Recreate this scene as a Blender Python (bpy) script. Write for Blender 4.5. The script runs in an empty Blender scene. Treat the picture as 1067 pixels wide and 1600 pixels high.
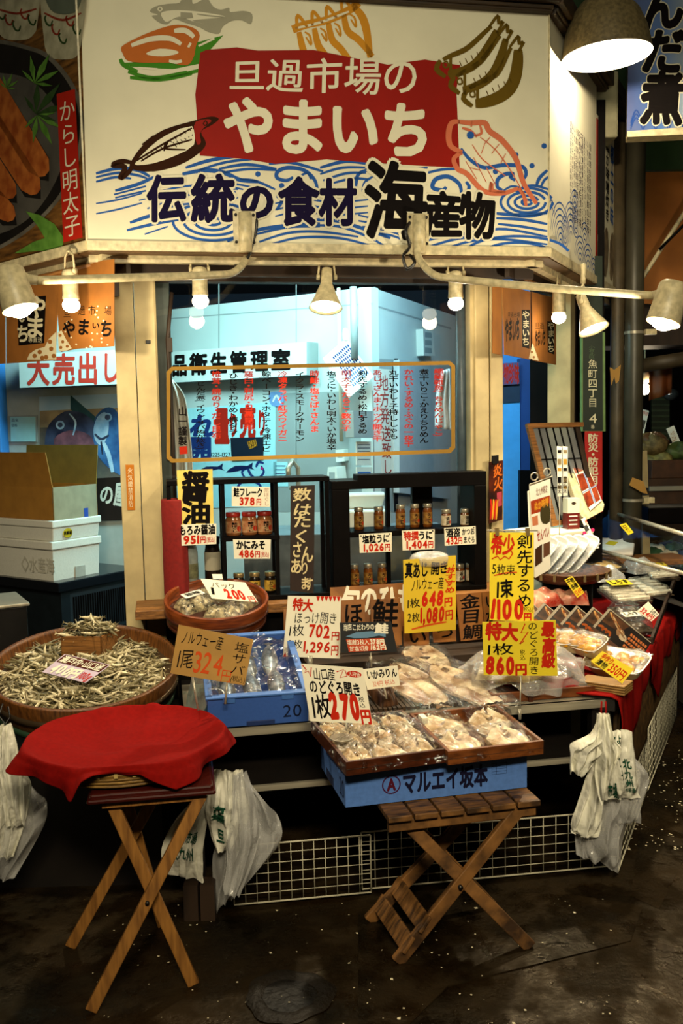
import bpy, math, random
from math import sin, cos, pi, radians, sqrt, atan2
from mathutils import Matrix, Vector
random.seed(7)
R = random.Random(11)
SC = bpy.context.scene
COL = SC.collection
V = Vector

# ------------------------------------------------------------------ camera
FPX, PITCH, ROLL, EYE = 1500.0, radians(5.5), radians(1.1), 1.6
cam_data = bpy.data.cameras.new('camera')
cam_data.sensor_fit = 'VERTICAL'; cam_data.sensor_height = 36.0; cam_data.sensor_width = 24.0
cam_data.lens = FPX / 1600 * 36.0
cam_data.clip_end = 100
cam = bpy.data.objects.new('camera', cam_data); COL.objects.link(cam)
_r, _f = V((1, 0, 0)), V((0, cos(PITCH), -sin(PITCH)))
_u = V((0, sin(PITCH), cos(PITCH)))
_r2 = _r * cos(ROLL) - _u * sin(ROLL); _u2 = _u * cos(ROLL) + _r * sin(ROLL)
cam.matrix_world = Matrix(((_r2.x, _u2.x, -_f.x, 0), (_r2.y, _u2.y, -_f.y, 0), (_r2.z, _u2.z, -_f.z, EYE), (0, 0, 0, 1)))
SC.camera = cam

# ------------------------------------------------------------------ view, world, big lights
SC.view_settings.view_transform = 'Standard'
SC.view_settings.look = 'None'
SC.view_settings.exposure = 0.0
SC.view_settings.gamma = 1.0
SC.view_settings.use_curve_mapping = False
SC.cycles.use_denoising = True
SC.cycles.max_bounces = 8
SC.cycles.transparent_max_bounces = 24
SC.cycles.sample_clamp_indirect = 4
SC.cycles.caustics_reflective = False; SC.cycles.caustics_refractive = False

world = bpy.data.worlds.new('world'); SC.world = world; world.use_nodes = True
_bg = world.node_tree.nodes['Background']
_bg.inputs['Color'].default_value = (1.0, 0.82, 0.5, 1); _bg.inputs['Strength'].default_value = 0.022

def light(kind, loc, power, color, size=0.1, target=None, name='lamp_light', **kw):
    d = bpy.data.lights.new(name, kind); d.energy = power; d.color = color
    if kind == 'AREA':
        d.shape = 'RECTANGLE'; d.size = size; d.size_y = kw.get('size_y', size)
    elif kind != 'SUN':
        d.shadow_soft_size = size
    if kind == 'SPOT':
        d.spot_size = kw.get('spot', 2.0); d.spot_blend = kw.get('blend', .4)
    o = bpy.data.objects.new(name, d); COL.objects.link(o); o.location = loc
    if target is not None:
        o.rotation_euler = (V(target) - V(loc)).to_track_quat('-Z', 'Y').to_euler()
    return o
WARM = (1.0, 0.83, 0.55)
# the arcade's overhead light strips, high above the alley
_al = light('AREA', (-0.1, -0.4, 4.3), 17, (1.0, .93, .66), 2.2, (0.0, 3.9, 2.55), 'arcade_light', size_y=1.0)
_al.data.spread = radians(75)
# added fill light behind the camera, brightening the stall goods from the front
light('AREA', (0.35, -1.2, 3.5), 34, (1.0, .84, .56), 1.4, (0.2, 3.0, .75), 'front_fill_light', size_y=.35).data.spread = radians(70)
# fluorescent ceiling lights inside the shop
light('AREA', (0.0, 5.15, 2.62), 62, (.50, .95, .98), 1.2, (-0.1, 6.1, 1.3), 'shop_ceiling_light', size_y=.5)
light('AREA', (-1.05, 5.2, 2.6), 36, (.54, .96, .97), .7, (-1.2, 6.2, 1.4), 'shop_ceiling_light', size_y=.3)
light('AREA', (1.15, 5.4, 2.6), 34, (.40, .75, 1.0), .5, (1.1, 6.2, 1.4), 'shop_ceiling_light', size_y=.3)

# ------------------------------------------------------------------ materials
def lin(h):
    if not isinstance(h, str): return tuple(h)
    h = h.lstrip('#'); o = []
    for i in (0, 2, 4):
        c = int(h[i:i+2], 16) / 255
        o.append(c / 12.92 if c <= .04045 else ((c + .055) / 1.055) ** 2.4)
    return tuple(o)
MATS = {}
def mat(name, hexc, rough=.6, metal=0.0, var=.12, scale=18.0, bump=0.0, stretch=None, hex2=None, spec=.4, emit=0.0, alpha=None, bscale=None, trans=0.0, sub=0.0):
    if name in MATS: return MATS[name]
    m = bpy.data.materials.new(name); m.use_nodes = True; MATS[name] = m
    nt = m.node_tree; N = nt.nodes; L = nt.links
    b = N['Principled BSDF']
    c = lin(hexc); m.diffuse_color = (*c, 1)
    b.inputs['Roughness'].default_value = rough; b.inputs['Metallic'].default_value = metal
    b.inputs['Specular IOR Level'].default_value = spec
    if trans: b.inputs['Transmission Weight'].default_value = trans
    if sub:
        b.inputs['Subsurface Weight'].default_value = sub; b.inputs['Subsurface Radius'].default_value = (.02, .012, .006)
    tc = N.new('ShaderNodeTexCoord'); mp = N.new('ShaderNodeMapping')
    L.new(tc.outputs['Object'], mp.inputs['Vector'])
    if stretch: mp.inputs['Scale'].default_value = stretch
    no = N.new('ShaderNodeTexNoise'); no.inputs['Scale'].default_value = scale; no.inputs['Detail'].default_value = 5
    L.new(mp.outputs['Vector'], no.inputs['Vector'])
    rp = N.new('ShaderNodeValToRGB'); L.new(no.outputs['Fac'], rp.inputs['Fac'])
    c2 = lin(hex2) if hex2 else tuple(x * (1 - var) for x in c)
    c1 = c if hex2 else tuple(min(1, x * (1 + var * .6)) for x in c)
    rp.color_ramp.elements[0].color = (*c2, 1); rp.color_ramp.elements[0].position = .35
    rp.color_ramp.elements[1].color = (*c1, 1); rp.color_ramp.elements[1].position = .65
    L.new(rp.outputs['Color'], b.inputs['Base Color'])
    if emit:
        b.inputs['Emission Color'].default_value = (*c, 1); b.inputs['Emission Strength'].default_value = emit
    if bump:
        bp = N.new('ShaderNodeBump'); bp.inputs['Strength'].default_value = bump; bp.inputs['Distance'].default_value = .01
        src = no
        if bscale:
            src = N.new('ShaderNodeTexNoise'); src.inputs['Scale'].default_value = bscale; src.inputs['Detail'].default_value = 6
            L.new(mp.outputs['Vector'], src.inputs['Vector'])
        L.new(src.outputs['Fac'], bp.inputs['Height']); L.new(bp.outputs['Normal'], b.inputs['Normal'])
    if alpha is not None:
        out = N['Material Output']; tr = N.new('ShaderNodeBsdfTransparent'); mx = N.new('ShaderNodeMixShader')
        mx.inputs[0].default_value = alpha; L.new(tr.outputs[0], mx.inputs[1]); L.new(b.outputs[0], mx.inputs[2]); L.new(mx.outputs[0], out.inputs[0])
    return m
def clear(name, amount=.12, rough=.08, tint=(1, 1, 1), bump=0.0, scale=30, diff=.0):
    """clear film or glass: mostly transparent with a glossy coat"""
    if name in MATS: return MATS[name]
    m = bpy.data.materials.new(name); m.use_nodes = True; MATS[name] = m
    nt = m.node_tree; N = nt.nodes; L = nt.links; N.remove(N['Principled BSDF']); out = N['Material Output']
    tr = N.new('ShaderNodeBsdfTransparent'); tr.inputs[0].default_value = (*tint, 1)
    gl = N.new('ShaderNodeBsdfGlossy'); gl.inputs['Roughness'].default_value = rough
    lw = N.new('ShaderNodeLayerWeight'); lw.inputs['Blend'].default_value = .25
    mr = N.new('ShaderNodeMapRange'); mr.inputs['To Min'].default_value = amount; mr.inputs['To Max'].default_value = min(1, amount + .45)
    L.new(lw.outputs['Fresnel'], mr.inputs['Value'])
    mx = N.new('ShaderNodeMixShader'); L.new(mr.outputs[0], mx.inputs[0]); L.new(tr.outputs[0], mx.inputs[1]); L.new(gl.outputs[0], mx.inputs[2])
    last = mx
    if diff:
        df = N.new('ShaderNodeBsdfDiffuse'); df.inputs[0].default_value = (.8, .8, .78, 1)
        m2 = N.new('ShaderNodeMixShader'); m2.inputs[0].default_value = diff; L.new(mx.outputs[0], m2.inputs[1]); L.new(df.outputs[0], m2.inputs[2]); last = m2
    L.new(last.outputs[0], out.inputs[0])
    if bump:
        tc = N.new('ShaderNodeTexCoord'); no = N.new('ShaderNodeTexNoise'); no.inputs['Scale'].default_value = scale; no.inputs['Detail'].default_value = 3
        L.new(tc.outputs['Object'], no.inputs['Vector'])
        bp = N.new('ShaderNodeBump'); bp.inputs['Strength'].default_value = bump; bp.inputs['Distance'].default_value = .02
        L.new(no.outputs['Fac'], bp.inputs['Height']); L.new(bp.outputs['Normal'], gl.inputs['Normal']); L.new(bp.outputs['Normal'], lw.inputs['Normal'])
    return m
def emis(name, color, strength):
    if name in MATS: return MATS[name]
    m = bpy.data.materials.new(name); m.use_nodes = True; MATS[name] = m
    b = m.node_tree.nodes['Principled BSDF']; b.inputs['Base Color'].default_value = (*color, 1)
    b.inputs['Emission Color'].default_value = (*color, 1); b.inputs['Emission Strength'].default_value = strength
    return m
def ink(h): return mat('ink_' + h, h, .75, var=.04, spec=.08)

# ------------------------------------------------------------------ pixel rays and frames
def ray(x, y):
    a = (x - 533.5) / FPX; b = (800 - y) / FPX
    c, s = cos(ROLL), sin(ROLL)
    a, b = a * c + b * s, -a * s + b * c
    return V((a, cos(PITCH) + b * sin(PITCH), -sin(PITCH) + b * cos(PITCH)))
def onplane(x, y, p, n):
    d = ray(x, y); o = V((0, 0, EYE)); n = V(n)
    return o + d * ((V(p) - o).dot(n) / d.dot(n))
def onz(x, y, z): return onplane(x, y, (0, 0, z), (0, 0, 1))
def ony(x, y, Y): return onplane(x, y, (0, Y, 0), (0, 1, 0))

class Fr:
    """a plane in the place: u along it, v up it, d out of it"""
    def __init__(s, o, yaw=0.0, tilt=0.0, roll=0.0):
        y = radians(yaw); t = radians(tilt)
        ex = V((cos(y), sin(y), 0)); nn = V((sin(y), -cos(y), 0)); z = V((0, 0, 1))
        ey = z * cos(t) - nn * sin(t); ez = nn * cos(t) + z * sin(t)
        if roll:
            q = radians(roll); ex, ey = ex * cos(q) + ey * sin(q), ey * cos(q) - ex * sin(q)
        s.o, s.ex, s.ey, s.ez = V(o), ex, ey, ez
        s.m = Matrix(((ex.x, ey.x, ez.x, s.o.x), (ex.y, ey.y, ez.y, s.o.y), (ex.z, ey.z, ez.z, s.o.z), (0, 0, 0, 1)))
    def px(s, x, y, d=0.0):
        q = onplane(x, y, s.o + s.ez * d, s.ez) - s.o
        return (q.dot(s.ex), q.dot(s.ey))
    def w(s, u, v, d=0.0): return s.o + s.ex * u + s.ey * v + s.ez * d

def matR(loc, rz=0, rx=0, ry=0):
    return Matrix.Translation(V(loc)) @ Matrix.Rotation(rz, 4, 'Z') @ Matrix.Rotation(ry, 4, 'Y') @ Matrix.Rotation(rx, 4, 'X')

# ------------------------------------------------------------------ lettering
GL = {}
def glyph(ch, b):
    b = max(0.0, b); k = (ch, round(b, 3))
    if k in GL: return GL[k]
    if b > 0:      # heavier strokes: the outline laid down again all round itself
        v0, f0 = glyph(ch, 0); vs, fs = [], []; n = 5 if b < .02 else 6 if b < .03 else 12
        for r in ([b] if b < .05 else [b, b * .5]):
            for i in range(n if r == b else 5):
                a = 2 * pi * (i + .25) / n; o = len(vs)
                vs += [(x + r * cos(a), y + r * sin(a)) for x, y in v0]; fs += [tuple(q + o for q in f) for f in f0]
        GL[k] = (vs, fs); return GL[k]
    c = bpy.data.curves.new('g', 'FONT'); c.body = ch; c.size = 1; c.resolution_u = 3; c.dimensions = '2D'; c.fill_mode = 'FRONT'
    o = bpy.data.objects.new('g', c); me = o.to_mesh()
    GL[k] = ([(v.co.x, v.co.y) for v in me.vertices], [tuple(p.vertices) for p in me.polygons])
    o.to_mesh_clear(); bpy.data.objects.remove(o); bpy.data.curves.remove(c)
    return GL[k]
class LF(list):
    """faces of lettering; overlapping copies are stacked a hair apart when laid on a surface"""
    def __init__(s, *a): super().__init__(*a); s.lay = []
ROT = 'ー(（)）-~'
def layout(s, vertical, b, gap=0.0, jit=0.0):
    """verts in a unit box (0..1, y down) and faces"""
    vs, fs = [], LF(); cur = 0.0
    rj = random.Random(len(s) * 7 + ord(s[0]))
    for ch in s:
        if ch == ' ': cur += .45; continue
        gv, gf = glyph(ch, b)
        wide = ord(ch) > 0x2000
        if not gv: continue
        x0 = min(p[0] for p in gv); x1 = max(p[0] for p in gv)
        if vertical:
            adv = 1.0 if ch not in '・' else .55
            if ch in ROT: pts = [(.5 + (p[1] - .37), cur + .5 * adv + (p[0] - .5)) for p in gv]
            elif not wide: pts = [(.5 + (p[0] - (x0 + x1) / 2) * 1.1, cur + .5 - (p[1] - .35)) for p in gv]
            else: pts = [(p[0], cur + .5 * adv - (p[1] - .37)) for p in gv]
        else:
            if wide: adv = 1.0 if ch not in '・' else .5; off = (adv - 1) / 2
            else: adv = (x1 - x0) + .1; off = .05 - x0
            pts = [(cur + off + p[0], .5 - (p[1] - .37)) for p in gv]
            if not wide: pts = [(a, .5 + (q - .53) * 1.15) for a, q in pts]
        if jit:
            cx = sum(p[0] for p in pts) / len(pts); cy = sum(p[1] for p in pts) / len(pts)
            a = rj.uniform(-.13, .13) * jit; dx = rj.uniform(-.05, .05) * jit; dy = rj.uniform(-.05, .05) * jit; sh = rj.uniform(.0, .16) * jit
            pts = [(cx + (x - cx) * cos(a) - (y - cy) * sin(a) - sh * (y - cy) + dx, cy + (x - cx) * sin(a) + (y - cy) * cos(a) + dy) for x, y in pts]
        n = len(vs); vs += pts; fs.extend(tuple(i + n for i in f) for f in gf)
        if b > 0: base = len(glyph(ch, 0)[0]); fs.lay += [q // base for q in range(len(pts))]
        else: fs.lay += [0] * len(pts)
        cur += adv + gap
    if vertical: ax0, ax1, ay0, ay1 = .04, .96, .05, cur - gap - .05
    else: ax0, ax1, ay0, ay1 = .03, cur - gap - .03, .06, .94
    return [((x - ax0) / (ax1 - ax0), (y - ay0) / (ay1 - ay0)) for x, y in vs], fs

# ------------------------------------------------------------------ mesh builder
def smooth_path(pts, n=6, closed=False):
    out = []; k = len(pts)
    if k < 3 or n < 2: return [tuple(p) for p in pts]
    rng = range(k) if closed else range(k - 1)
    for i in rng:
        g = (lambda j: pts[j % k]) if closed else (lambda j: pts[max(0, min(k - 1, j))])
        p0, p1, p2, p3 = g(i - 1), g(i), g(i + 1), g(i + 2)
        for j in range(n):
            t = j / n
            out.append(tuple(.5 * (2 * b + (c - a) * t + (2 * a - 5 * b + 4 * c - d) * t * t + (3 * b - a - 3 * c + d) * t ** 3) for a, b, c, d in zip(p0, p1, p2, p3)))
    if not closed: out.append(tuple(pts[-1]))
    return out

BRUSH = 1.0      # brush width factor for painted lines
class MB:
    def __init__(s, M=None):
        s.v = []; s.f = []; s.mi = []; s.sm = []; s.mats = []
        s.M = M.m if isinstance(M, Fr) else (M if M is not None else Matrix.Identity(4)); s.fr = M if isinstance(M, Fr) else None
    def slot(s, m):
        if m not in s.mats: s.mats.append(m)
        return s.mats.index(m)
    def add(s, vs, fs, m, smooth=False, T=None):
        n = len(s.v); k = s.slot(m)
        if isinstance(fs, LF) and max(fs.lay, default=0):
            nn = V((0, 0, 0))
            for f in fs[:60]: nn += (V(vs[f[1]]) - V(vs[f[0]])).cross(V(vs[f[2]]) - V(vs[f[0]]))
            nn.normalize(); vs = [V(p) + nn * (2.2e-5 * l) for p, l in zip(vs, fs.lay)]
        for p in vs:
            p = V(p)
            s.v.append(T @ p if T is not None else p)
        for f in fs:
            s.f.append(tuple(i + n for i in f)); s.mi.append(k); s.sm.append(smooth)
        return s
    def box(s, x0, y0, z0, x1, y1, z1, m, T=None, taper=0.0):
        c = [(x0, y0, z0), (x1, y0, z0), (x1, y1, z0), (x0, y1, z0), (x0, y0, z1), (x1, y0, z1), (x1, y1, z1), (x0, y1, z1)]
        if taper:
            cx, cy = (x0 + x1) / 2, (y0 + y1) / 2
            c = [(cx + (x - cx) * (1 - taper), cy + (y - cy) * (1 - taper), z) for x, y, z in c[:4]] + c[4:]
        return s.add(c, [(3, 2, 1, 0), (4, 5, 6, 7), (0, 1, 5, 4), (1, 2, 6, 5), (2, 3, 7, 6), (3, 0, 4, 7)], m, T=T)
    def cbox(s, c, d, m, T=None):
        return s.box(c[0] - d[0] / 2, c[1] - d[1] / 2, c[2] - d[2] / 2, c[0] + d[0] / 2, c[1] + d[1] / 2, c[2] + d[2] / 2, m, T)
    def lathe(s, prof, m, seg=32, T=None, smooth=True, sx=1.0, sy=1.0, caps=True):
        vs = []; fs = []
        for r, z in prof:
            for i in range(seg):
                a = 2 * pi * i / seg; vs.append((r * cos(a) * sx, r * sin(a) * sy, z))
        for j in range(len(prof) - 1):
            for i in range(seg):
                k = (i + 1) % seg
                fs.append((j * seg + i, j * seg + k, (j + 1) * seg + k, (j + 1) * seg + i))
        if caps:
            if prof[0][0] > 1e-5: fs.append(tuple(range(seg - 1, -1, -1)))
            if prof[-1][0] > 1e-5: fs.append(tuple((len(prof) - 1) * seg + i for i in range(seg)))
        return s.add(vs, fs, m, smooth, T)
    def sphere(s, c, r, m, seg=14, sz=1.0, T=None):
        n = seg // 2
        pr = [(max(1e-6, r * sin(pi * i / n)), -r * sz * cos(pi * i / n)) for i in range(n + 1)]
        return s.lathe(pr, m, seg, (T or Matrix.Identity(4)) @ Matrix.Translation(V(c)), caps=False)
    def tube(s, path, r, m, seg=8, smooth=True, flat=1.0, caps=True):
        P = [V(p) for p in path]; n = len(P)
        rr = r if isinstance(r, (list, tuple)) else [r] * n
        vs = []; fs = []; prev = None
        for i in range(n):
            t = (P[min(i + 1, n - 1)] - P[max(i - 1, 0)])
            if t.length < 1e-9: t = V((0, 0, 1))
            t.normalize()
            if prev is None:
                a = V((0, 0, 1)) if abs(t.z) < .9 else V((1, 0, 0))
                x = a.cross(t).normalized()
            else:
                x = (prev - t * prev.dot(t)).normalized()
            prev = x; y = t.cross(x)
            for k in range(seg):
                a = 2 * pi * (k + .5) / seg; vs.append(P[i] + (x * cos(a) + y * sin(a) * flat) * rr[i])
        for i in range(n - 1):
            for k in range(seg):
                q = (k + 1) % seg; fs.append((i * seg + k, i * seg + q, (i + 1) * seg + q, (i + 1) * seg + k))
        if caps: fs += [tuple(range(seg - 1, -1, -1)), tuple((n - 1) * seg + k for k in range(seg))]
        return s.add(vs, fs, m, smooth)
    def bar(s, a, b, w, h, m, up=(0, 0, 1)):
        """a rectangular bar from a to b, w across, h along up"""
        a, b = V(a), V(b); t = (b - a); L = t.length; t.normalize(); u = V(up); x = u.cross(t)
        if x.length < 1e-6: x = V((1, 0, 0))
        x.normalize(); y = t.cross(x)
        T = Matrix(((x.x, y.x, t.x, a.x), (x.y, y.y, t.y, a.y), (x.z, y.z, t.z, a.z), (0, 0, 0, 1)))
        return s.box(-w / 2, -h / 2, 0, w / 2, h / 2, L, m, T)
    def prism(s, poly, d0, d1, m, mside=None):
        n = len(poly)
        s.add([(x, y, d1) for x, y in poly], [tuple(range(n))], m)
        if d0 != d1:
            s.add([(x, y, d0) for x, y in poly], [tuple(range(n - 1, -1, -1))], mside or m)
            vs = [(x, y, d0) for x, y in poly] + [(x, y, d1) for x, y in poly]
            s.add(vs, [(i, (i + 1) % n, n + (i + 1) % n, n + i) for i in range(n)], mside or m)
        return s
    def surf(s, fn, nu, nv, m, closed=False, smooth=True):
        vs = [fn(i / (nu - (0 if closed else 1)), j / (nv - 1)) for j in range(nv) for i in range(nu)]; fs = []
        for j in range(nv - 1):
            for i in range(nu if closed else nu - 1):
                k = (i + 1) % nu
                fs.append((j * nu + i, j * nu + k, (j + 1) * nu + k, (j + 1) * nu + i))
        return s.add(vs, fs, m, smooth)
    # ---- flat artwork, traced on the builder's plane
    def P(s, pts, d=0.0): return [s.fr.px(x, y, d) for x, y in pts]
    def ppoly(s, pts, d, m, th=None, sm=0, mside=None):
        if sm: pts = smooth_path(pts, sm, True)
        q = s.P(pts, d)
        a = sum(q[i][0] * q[(i + 1) % len(q)][1] - q[(i + 1) % len(q)][0] * q[i][1] for i in range(len(q)))
        if a < 0: q = q[::-1]
        return s.prism(q, d - th if th else d, d, m, mside)
    def stroke(s, pts, w, d, m, n=5, taper=True):
        """a brush line through pixel points, w pixels wide"""
        p = smooth_path(pts, n); k = len(p); q = []
        L_, R_ = [], []
        for i in range(k):
            a = p[max(i - 1, 0)]; b = p[min(i + 1, k - 1)]; dx, dy = b[0] - a[0], b[1] - a[1]; l = math.hypot(dx, dy) or 1
            t = i / (k - 1); ww = w * BRUSH / 2 * ((.4 + .6 * sin(pi * min(1, max(0, .08 + .84 * t))) ** .6) if taper else 1)
            L_.append((p[i][0] - dy / l * ww, p[i][1] + dx / l * ww)); R_.append((p[i][0] + dy / l * ww, p[i][1] - dx / l * ww))
        vs = [(*s.fr.px(*c, d), d) for c in L_] + [(*s.fr.px(*c, d), d) for c in R_]
        return s.add(vs, [(i, i + 1, k + i + 1, k + i) for i in range(k - 1)], m)
    def dots(s, pts, r, d, m, n=7):
        for x, y in pts:
            s.ppoly([(x + r * cos(2 * pi * i / n), y + r * sin(2 * pi * i / n)) for i in range(n)], d, m)
        return s
    def text(s, st, quad, d, m, vertical=False, bold=.0, jit=0.0, gap=0.0, sub=None):
        """lettering stretched over a pixel quad (or box x0,y0,x1,y1); sub = box 0..1 inside the quad"""
        if len(quad) == 4 and not isinstance(quad[0], (tuple, list)):
            x0, y0, x1, y1 = quad; quad = [(x0, y0), (x1, y0), (x1, y1), (x0, y1)]
        vs, fs = layout(st, vertical, bold, gap, jit)
        out = []
        for a, b in vs:
            if sub: a = sub[0] + a * (sub[2] - sub[0]); b = sub[1] + b * (sub[3] - sub[1])
            p = [(quad[0][i] * (1 - a) + quad[1][i] * a) * (1 - b) + (quad[3][i] * (1 - a) + quad[2][i] * a) * b for i in (0, 1)]
            out.append((*s.fr.px(p[0], p[1], d), d))
        return s.add(out, fs, m)
    def build(s, name, parent=None, bevel=0.0, sub=0, solid=0.0, label=None, kind=None, auto=None):
        M = s.M; ws = [M @ v for v in s.v]
        me = bpy.data.meshes.new(name); o = bpy.data.objects.new(name, me)
        if parent is not None:
            r = parent
            while r.parent is not None: r = r.parent
            inv = r.matrix_basis.inverted()
        else:
            lo = V((min(w.x for w in ws), min(w.y for w in ws), min(w.z for w in ws))); hi = V((max(w.x for w in ws), max(w.y for w in ws), max(w.z for w in ws)))
            o.location = ((lo.x + hi.x) / 2, (lo.y + hi.y) / 2, lo.z)
            inv = Matrix.Translation(-V(o.location))
        me.from_pydata([inv @ w for w in ws], [], s.f)
        for m in s.mats: me.materials.append(m)
        me.polygons.foreach_set('material_index', s.mi); me.polygons.foreach_set('use_smooth', s.sm)
        me.update()
        if parent is not None: o.parent = parent
        COL.objects.link(o)
        if solid: md = o.modifiers.new('solid', 'SOLIDIFY'); md.thickness = solid; md.offset = 0
        if bevel: md = o.modifiers.new('bevel', 'BEVEL'); md.width = bevel; md.segments = 2; md.limit_method = 'ANGLE'; md.angle_limit = .6
        if sub: md = o.modifiers.new('sub', 'SUBSURF'); md.levels = sub; md.render_levels = sub
        if label: o['label'] = label
        if kind: o['kind'] = kind
        return o

def tag(o, label, cat, group=None, kind=None):
    o['label'] = label; o['category'] = cat
    if group: o['group'] = group
    if kind: o['kind'] = kind
    return o
def thing(name, label, cat, M, group=None):
    o = bpy.data.objects.new(name, None); COL.objects.link(o); o.empty_display_size = .05
    o.matrix_basis = M.m if isinstance(M, Fr) else M
    return tag(o, label, cat, group)
def struct(o): o['kind'] = 'structure'; return o
def copy_thing(root, M, label=None, group=None):
    c = root.copy(); COL.objects.link(c); c.matrix_basis = M
    if label: c['label'] = label
    if group: c['group'] = group
    def rec(a, b):
        for ch in list(a.children):
            k = ch.copy(); COL.objects.link(k); k.parent = b; rec(ch, k)
    rec(root, c)
    return c

# ================================================================== THE PLACE
YF, YR, YL = 10.7, 63.9, -44.0
_o = ony(485, 660, 4.2)
FRONT = Fr((_o.x, _o.y, 0), YF)                      # window plane of the chamfered shop front
SIGN = Fr(FRONT.w(0, 0, .25), YF)                    # face of the fascia sign
RIGHT = Fr((.895, 4.139, 0), YR)                     # right-hand wall, u runs back from the sign's corner
LEFT = Fr((-.959, 3.789, 0), YL)                     # left-hand wall, u < 0 runs back

M_cream = mat('cream_paint', '#b3a278', .5, var=.16, scale=9, spec=.2)
M_cream2 = mat('aged_cream_metal', '#c4b791', .4, var=.3, scale=30)
M_white = mat('sign_white', '#d6d0b6', .6, var=.05, scale=5, spec=.12)
M_dark = mat('dark_brown_wood', '#2a1c10', .6, var=.4, scale=14, stretch=(1, 1, .2))
M_black = mat('black_paint', '#070505', .5, var=.3, scale=10, spec=.06)
M_blackm = mat('black_metal', '#100e0d', .35, var=.3, scale=10, spec=.5)
M_steel = mat('steel', '#a59e8c', .32, .45, var=.2, scale=8, stretch=(.3, 8, 1))
M_soffit = mat('soffit_board', '#5b4224', .6, var=.3, scale=20, stretch=(.2, 3, 1))
M_wood = mat('plain_wood', '#8a5c2a', .55, hex2='#5d3a17', scale=10, stretch=(1, 12, 12), bump=.15)
M_red = mat('red_print', '#8a150b', .6, var=.08, scale=6, spec=.1)
M_glass = clear('window_glass', .012, .02)
M_orange = mat('orange_cloth', '#8f5a1e', .8, var=.2, scale=12, bump=.1)

# ---- ground
def floor_mat():
    m = bpy.data.materials.new('wet_asphalt'); m.use_nodes = True; nt = m.node_tree; N = nt.nodes; L = nt.links; b = N['Principled BSDF']
    tc = N.new('ShaderNodeTexCoord')
    def noise(s, det=6, rough=.6):
        n = N.new('ShaderNodeTexNoise'); n.inputs['Scale'].default_value = s; n.inputs['Detail'].default_value = det; n.inputs['Roughness'].default_value = rough
        L.new(tc.outputs['Object'], n.inputs['Vector']); return n
    n1, n2, n3 = noise(2.2), noise(60), noise(9)
    rp = N.new('ShaderNodeValToRGB'); L.new(n1.outputs['Fac'], rp.inputs['Fac'])
    rp.color_ramp.elements[0].color = (*lin('#0e0903'), 1); rp.color_ramp.elements[0].position = .38
    rp.color_ramp.elements[1].color = (*lin('#2d1f0d'), 1); rp.color_ramp.elements[1].position = .72
    mx = N.new('ShaderNodeMixRGB'); mx.blend_type = 'MULTIPLY'; mx.inputs[0].default_value = .6
    L.new(rp.outputs[0], mx.inputs[1]); L.new(n2.outputs['Fac'], mx.inputs[2]); L.new(mx.outputs[0], b.inputs['Base Color'])
    mr = N.new('ShaderNodeMapRange'); L.new(n3.outputs['Fac'], mr.inputs['Value']); mr.inputs['From Min'].default_value = .4; mr.inputs['From Max'].default_value = .62
    mr.inputs['To Min'].default_value = .24; mr.inputs['To Max'].default_value = .85; L.new(mr.outputs[0], b.inputs['Roughness'])
    bp = N.new('ShaderNodeBump'); bp.inputs['Strength'].default_value = .55; bp.inputs['Distance'].default_value = .012
    ad = N.new('ShaderNodeMath'); ad.operation = 'MULTIPLY_ADD'; ad.inputs[1].default_value = .5; L.new(n2.outputs['Fac'], ad.inputs[0]); L.new(n3.outputs['Fac'], ad.inputs[2])
    L.new(ad.outputs[0], bp.inputs['Height']); L.new(bp.outputs[0], b.inputs['Normal']); b.inputs['Specular IOR Level'].default_value = .3; b.inputs['Specular Tint'].default_value = (1, .8, .5, 1)
    return m
M_floor = floor_mat()
mb = MB(); mb.surf(lambda u, v: (-5 + 12 * u, -1 + 12 * v, .004 * sin(u * 40) * cos(v * 37) * (1 if abs(u - .5) < .49 else 0)), 60, 60, M_floor, smooth=True)
struct(mb.build('floor'))
# patched, cracked plates of asphalt and a round cover
M_patch = mat('patch_asphalt', '#1a1309', .55, var=.5, scale=6, bump=.5, bscale=70)
mb = MB()
for poly in ([(560, 1425), (700, 1388), (905, 1400), (1005, 1415), (985, 1470), (700, 1540), (640, 1600), (560, 1600)],
             [(1010, 1225), (1067, 1210), (1067, 1345), (1030, 1420), (985, 1400)]):
    q = [onz(x, y, .004) for x, y in poly]
    mb.add([(p.x, p.y, .0045) for p in q] + [(p.x, p.y, -.01) for p in q], [tuple(range(len(q)))] + [(i, (i + 1) % len(q), len(q) + (i + 1) % len(q), len(q) + i) for i in range(len(q))], M_floor)
tag(mb.build('asphalt_patch', kind='structure'), 'slightly raised patches of dark asphalt on the wet market floor', 'pavement')
c = onz(452, 1557, 0)
mb = MB(Matrix.Translation((c.x, c.y, .003)))
mb.surf(lambda u, v: ((.075 + .05 * v) * (1 + .05 * sin(2 * pi * u * 3 + 1) + .03 * sin(2 * pi * u * 8)) * cos(2 * pi * u), (.075 + .05 * v) * (1 + .05 * sin(2 * pi * u * 3 + 1) + .03 * sin(2 * pi * u * 8)) * sin(2 * pi * u), .006 * sin(pi * v) + .001), 60, 9, M_patch, closed=True)
mb.lathe([(.078, .0015), (.0001, .001)], mat('drain_hollow', '#0b0703', .5, var=.6, scale=40, bump=.5), 40, caps=False)
tag(mb.build('drain_cover'), 'dark round drain patch sunk in the wet floor in front of the stall', 'drain cover')
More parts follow.
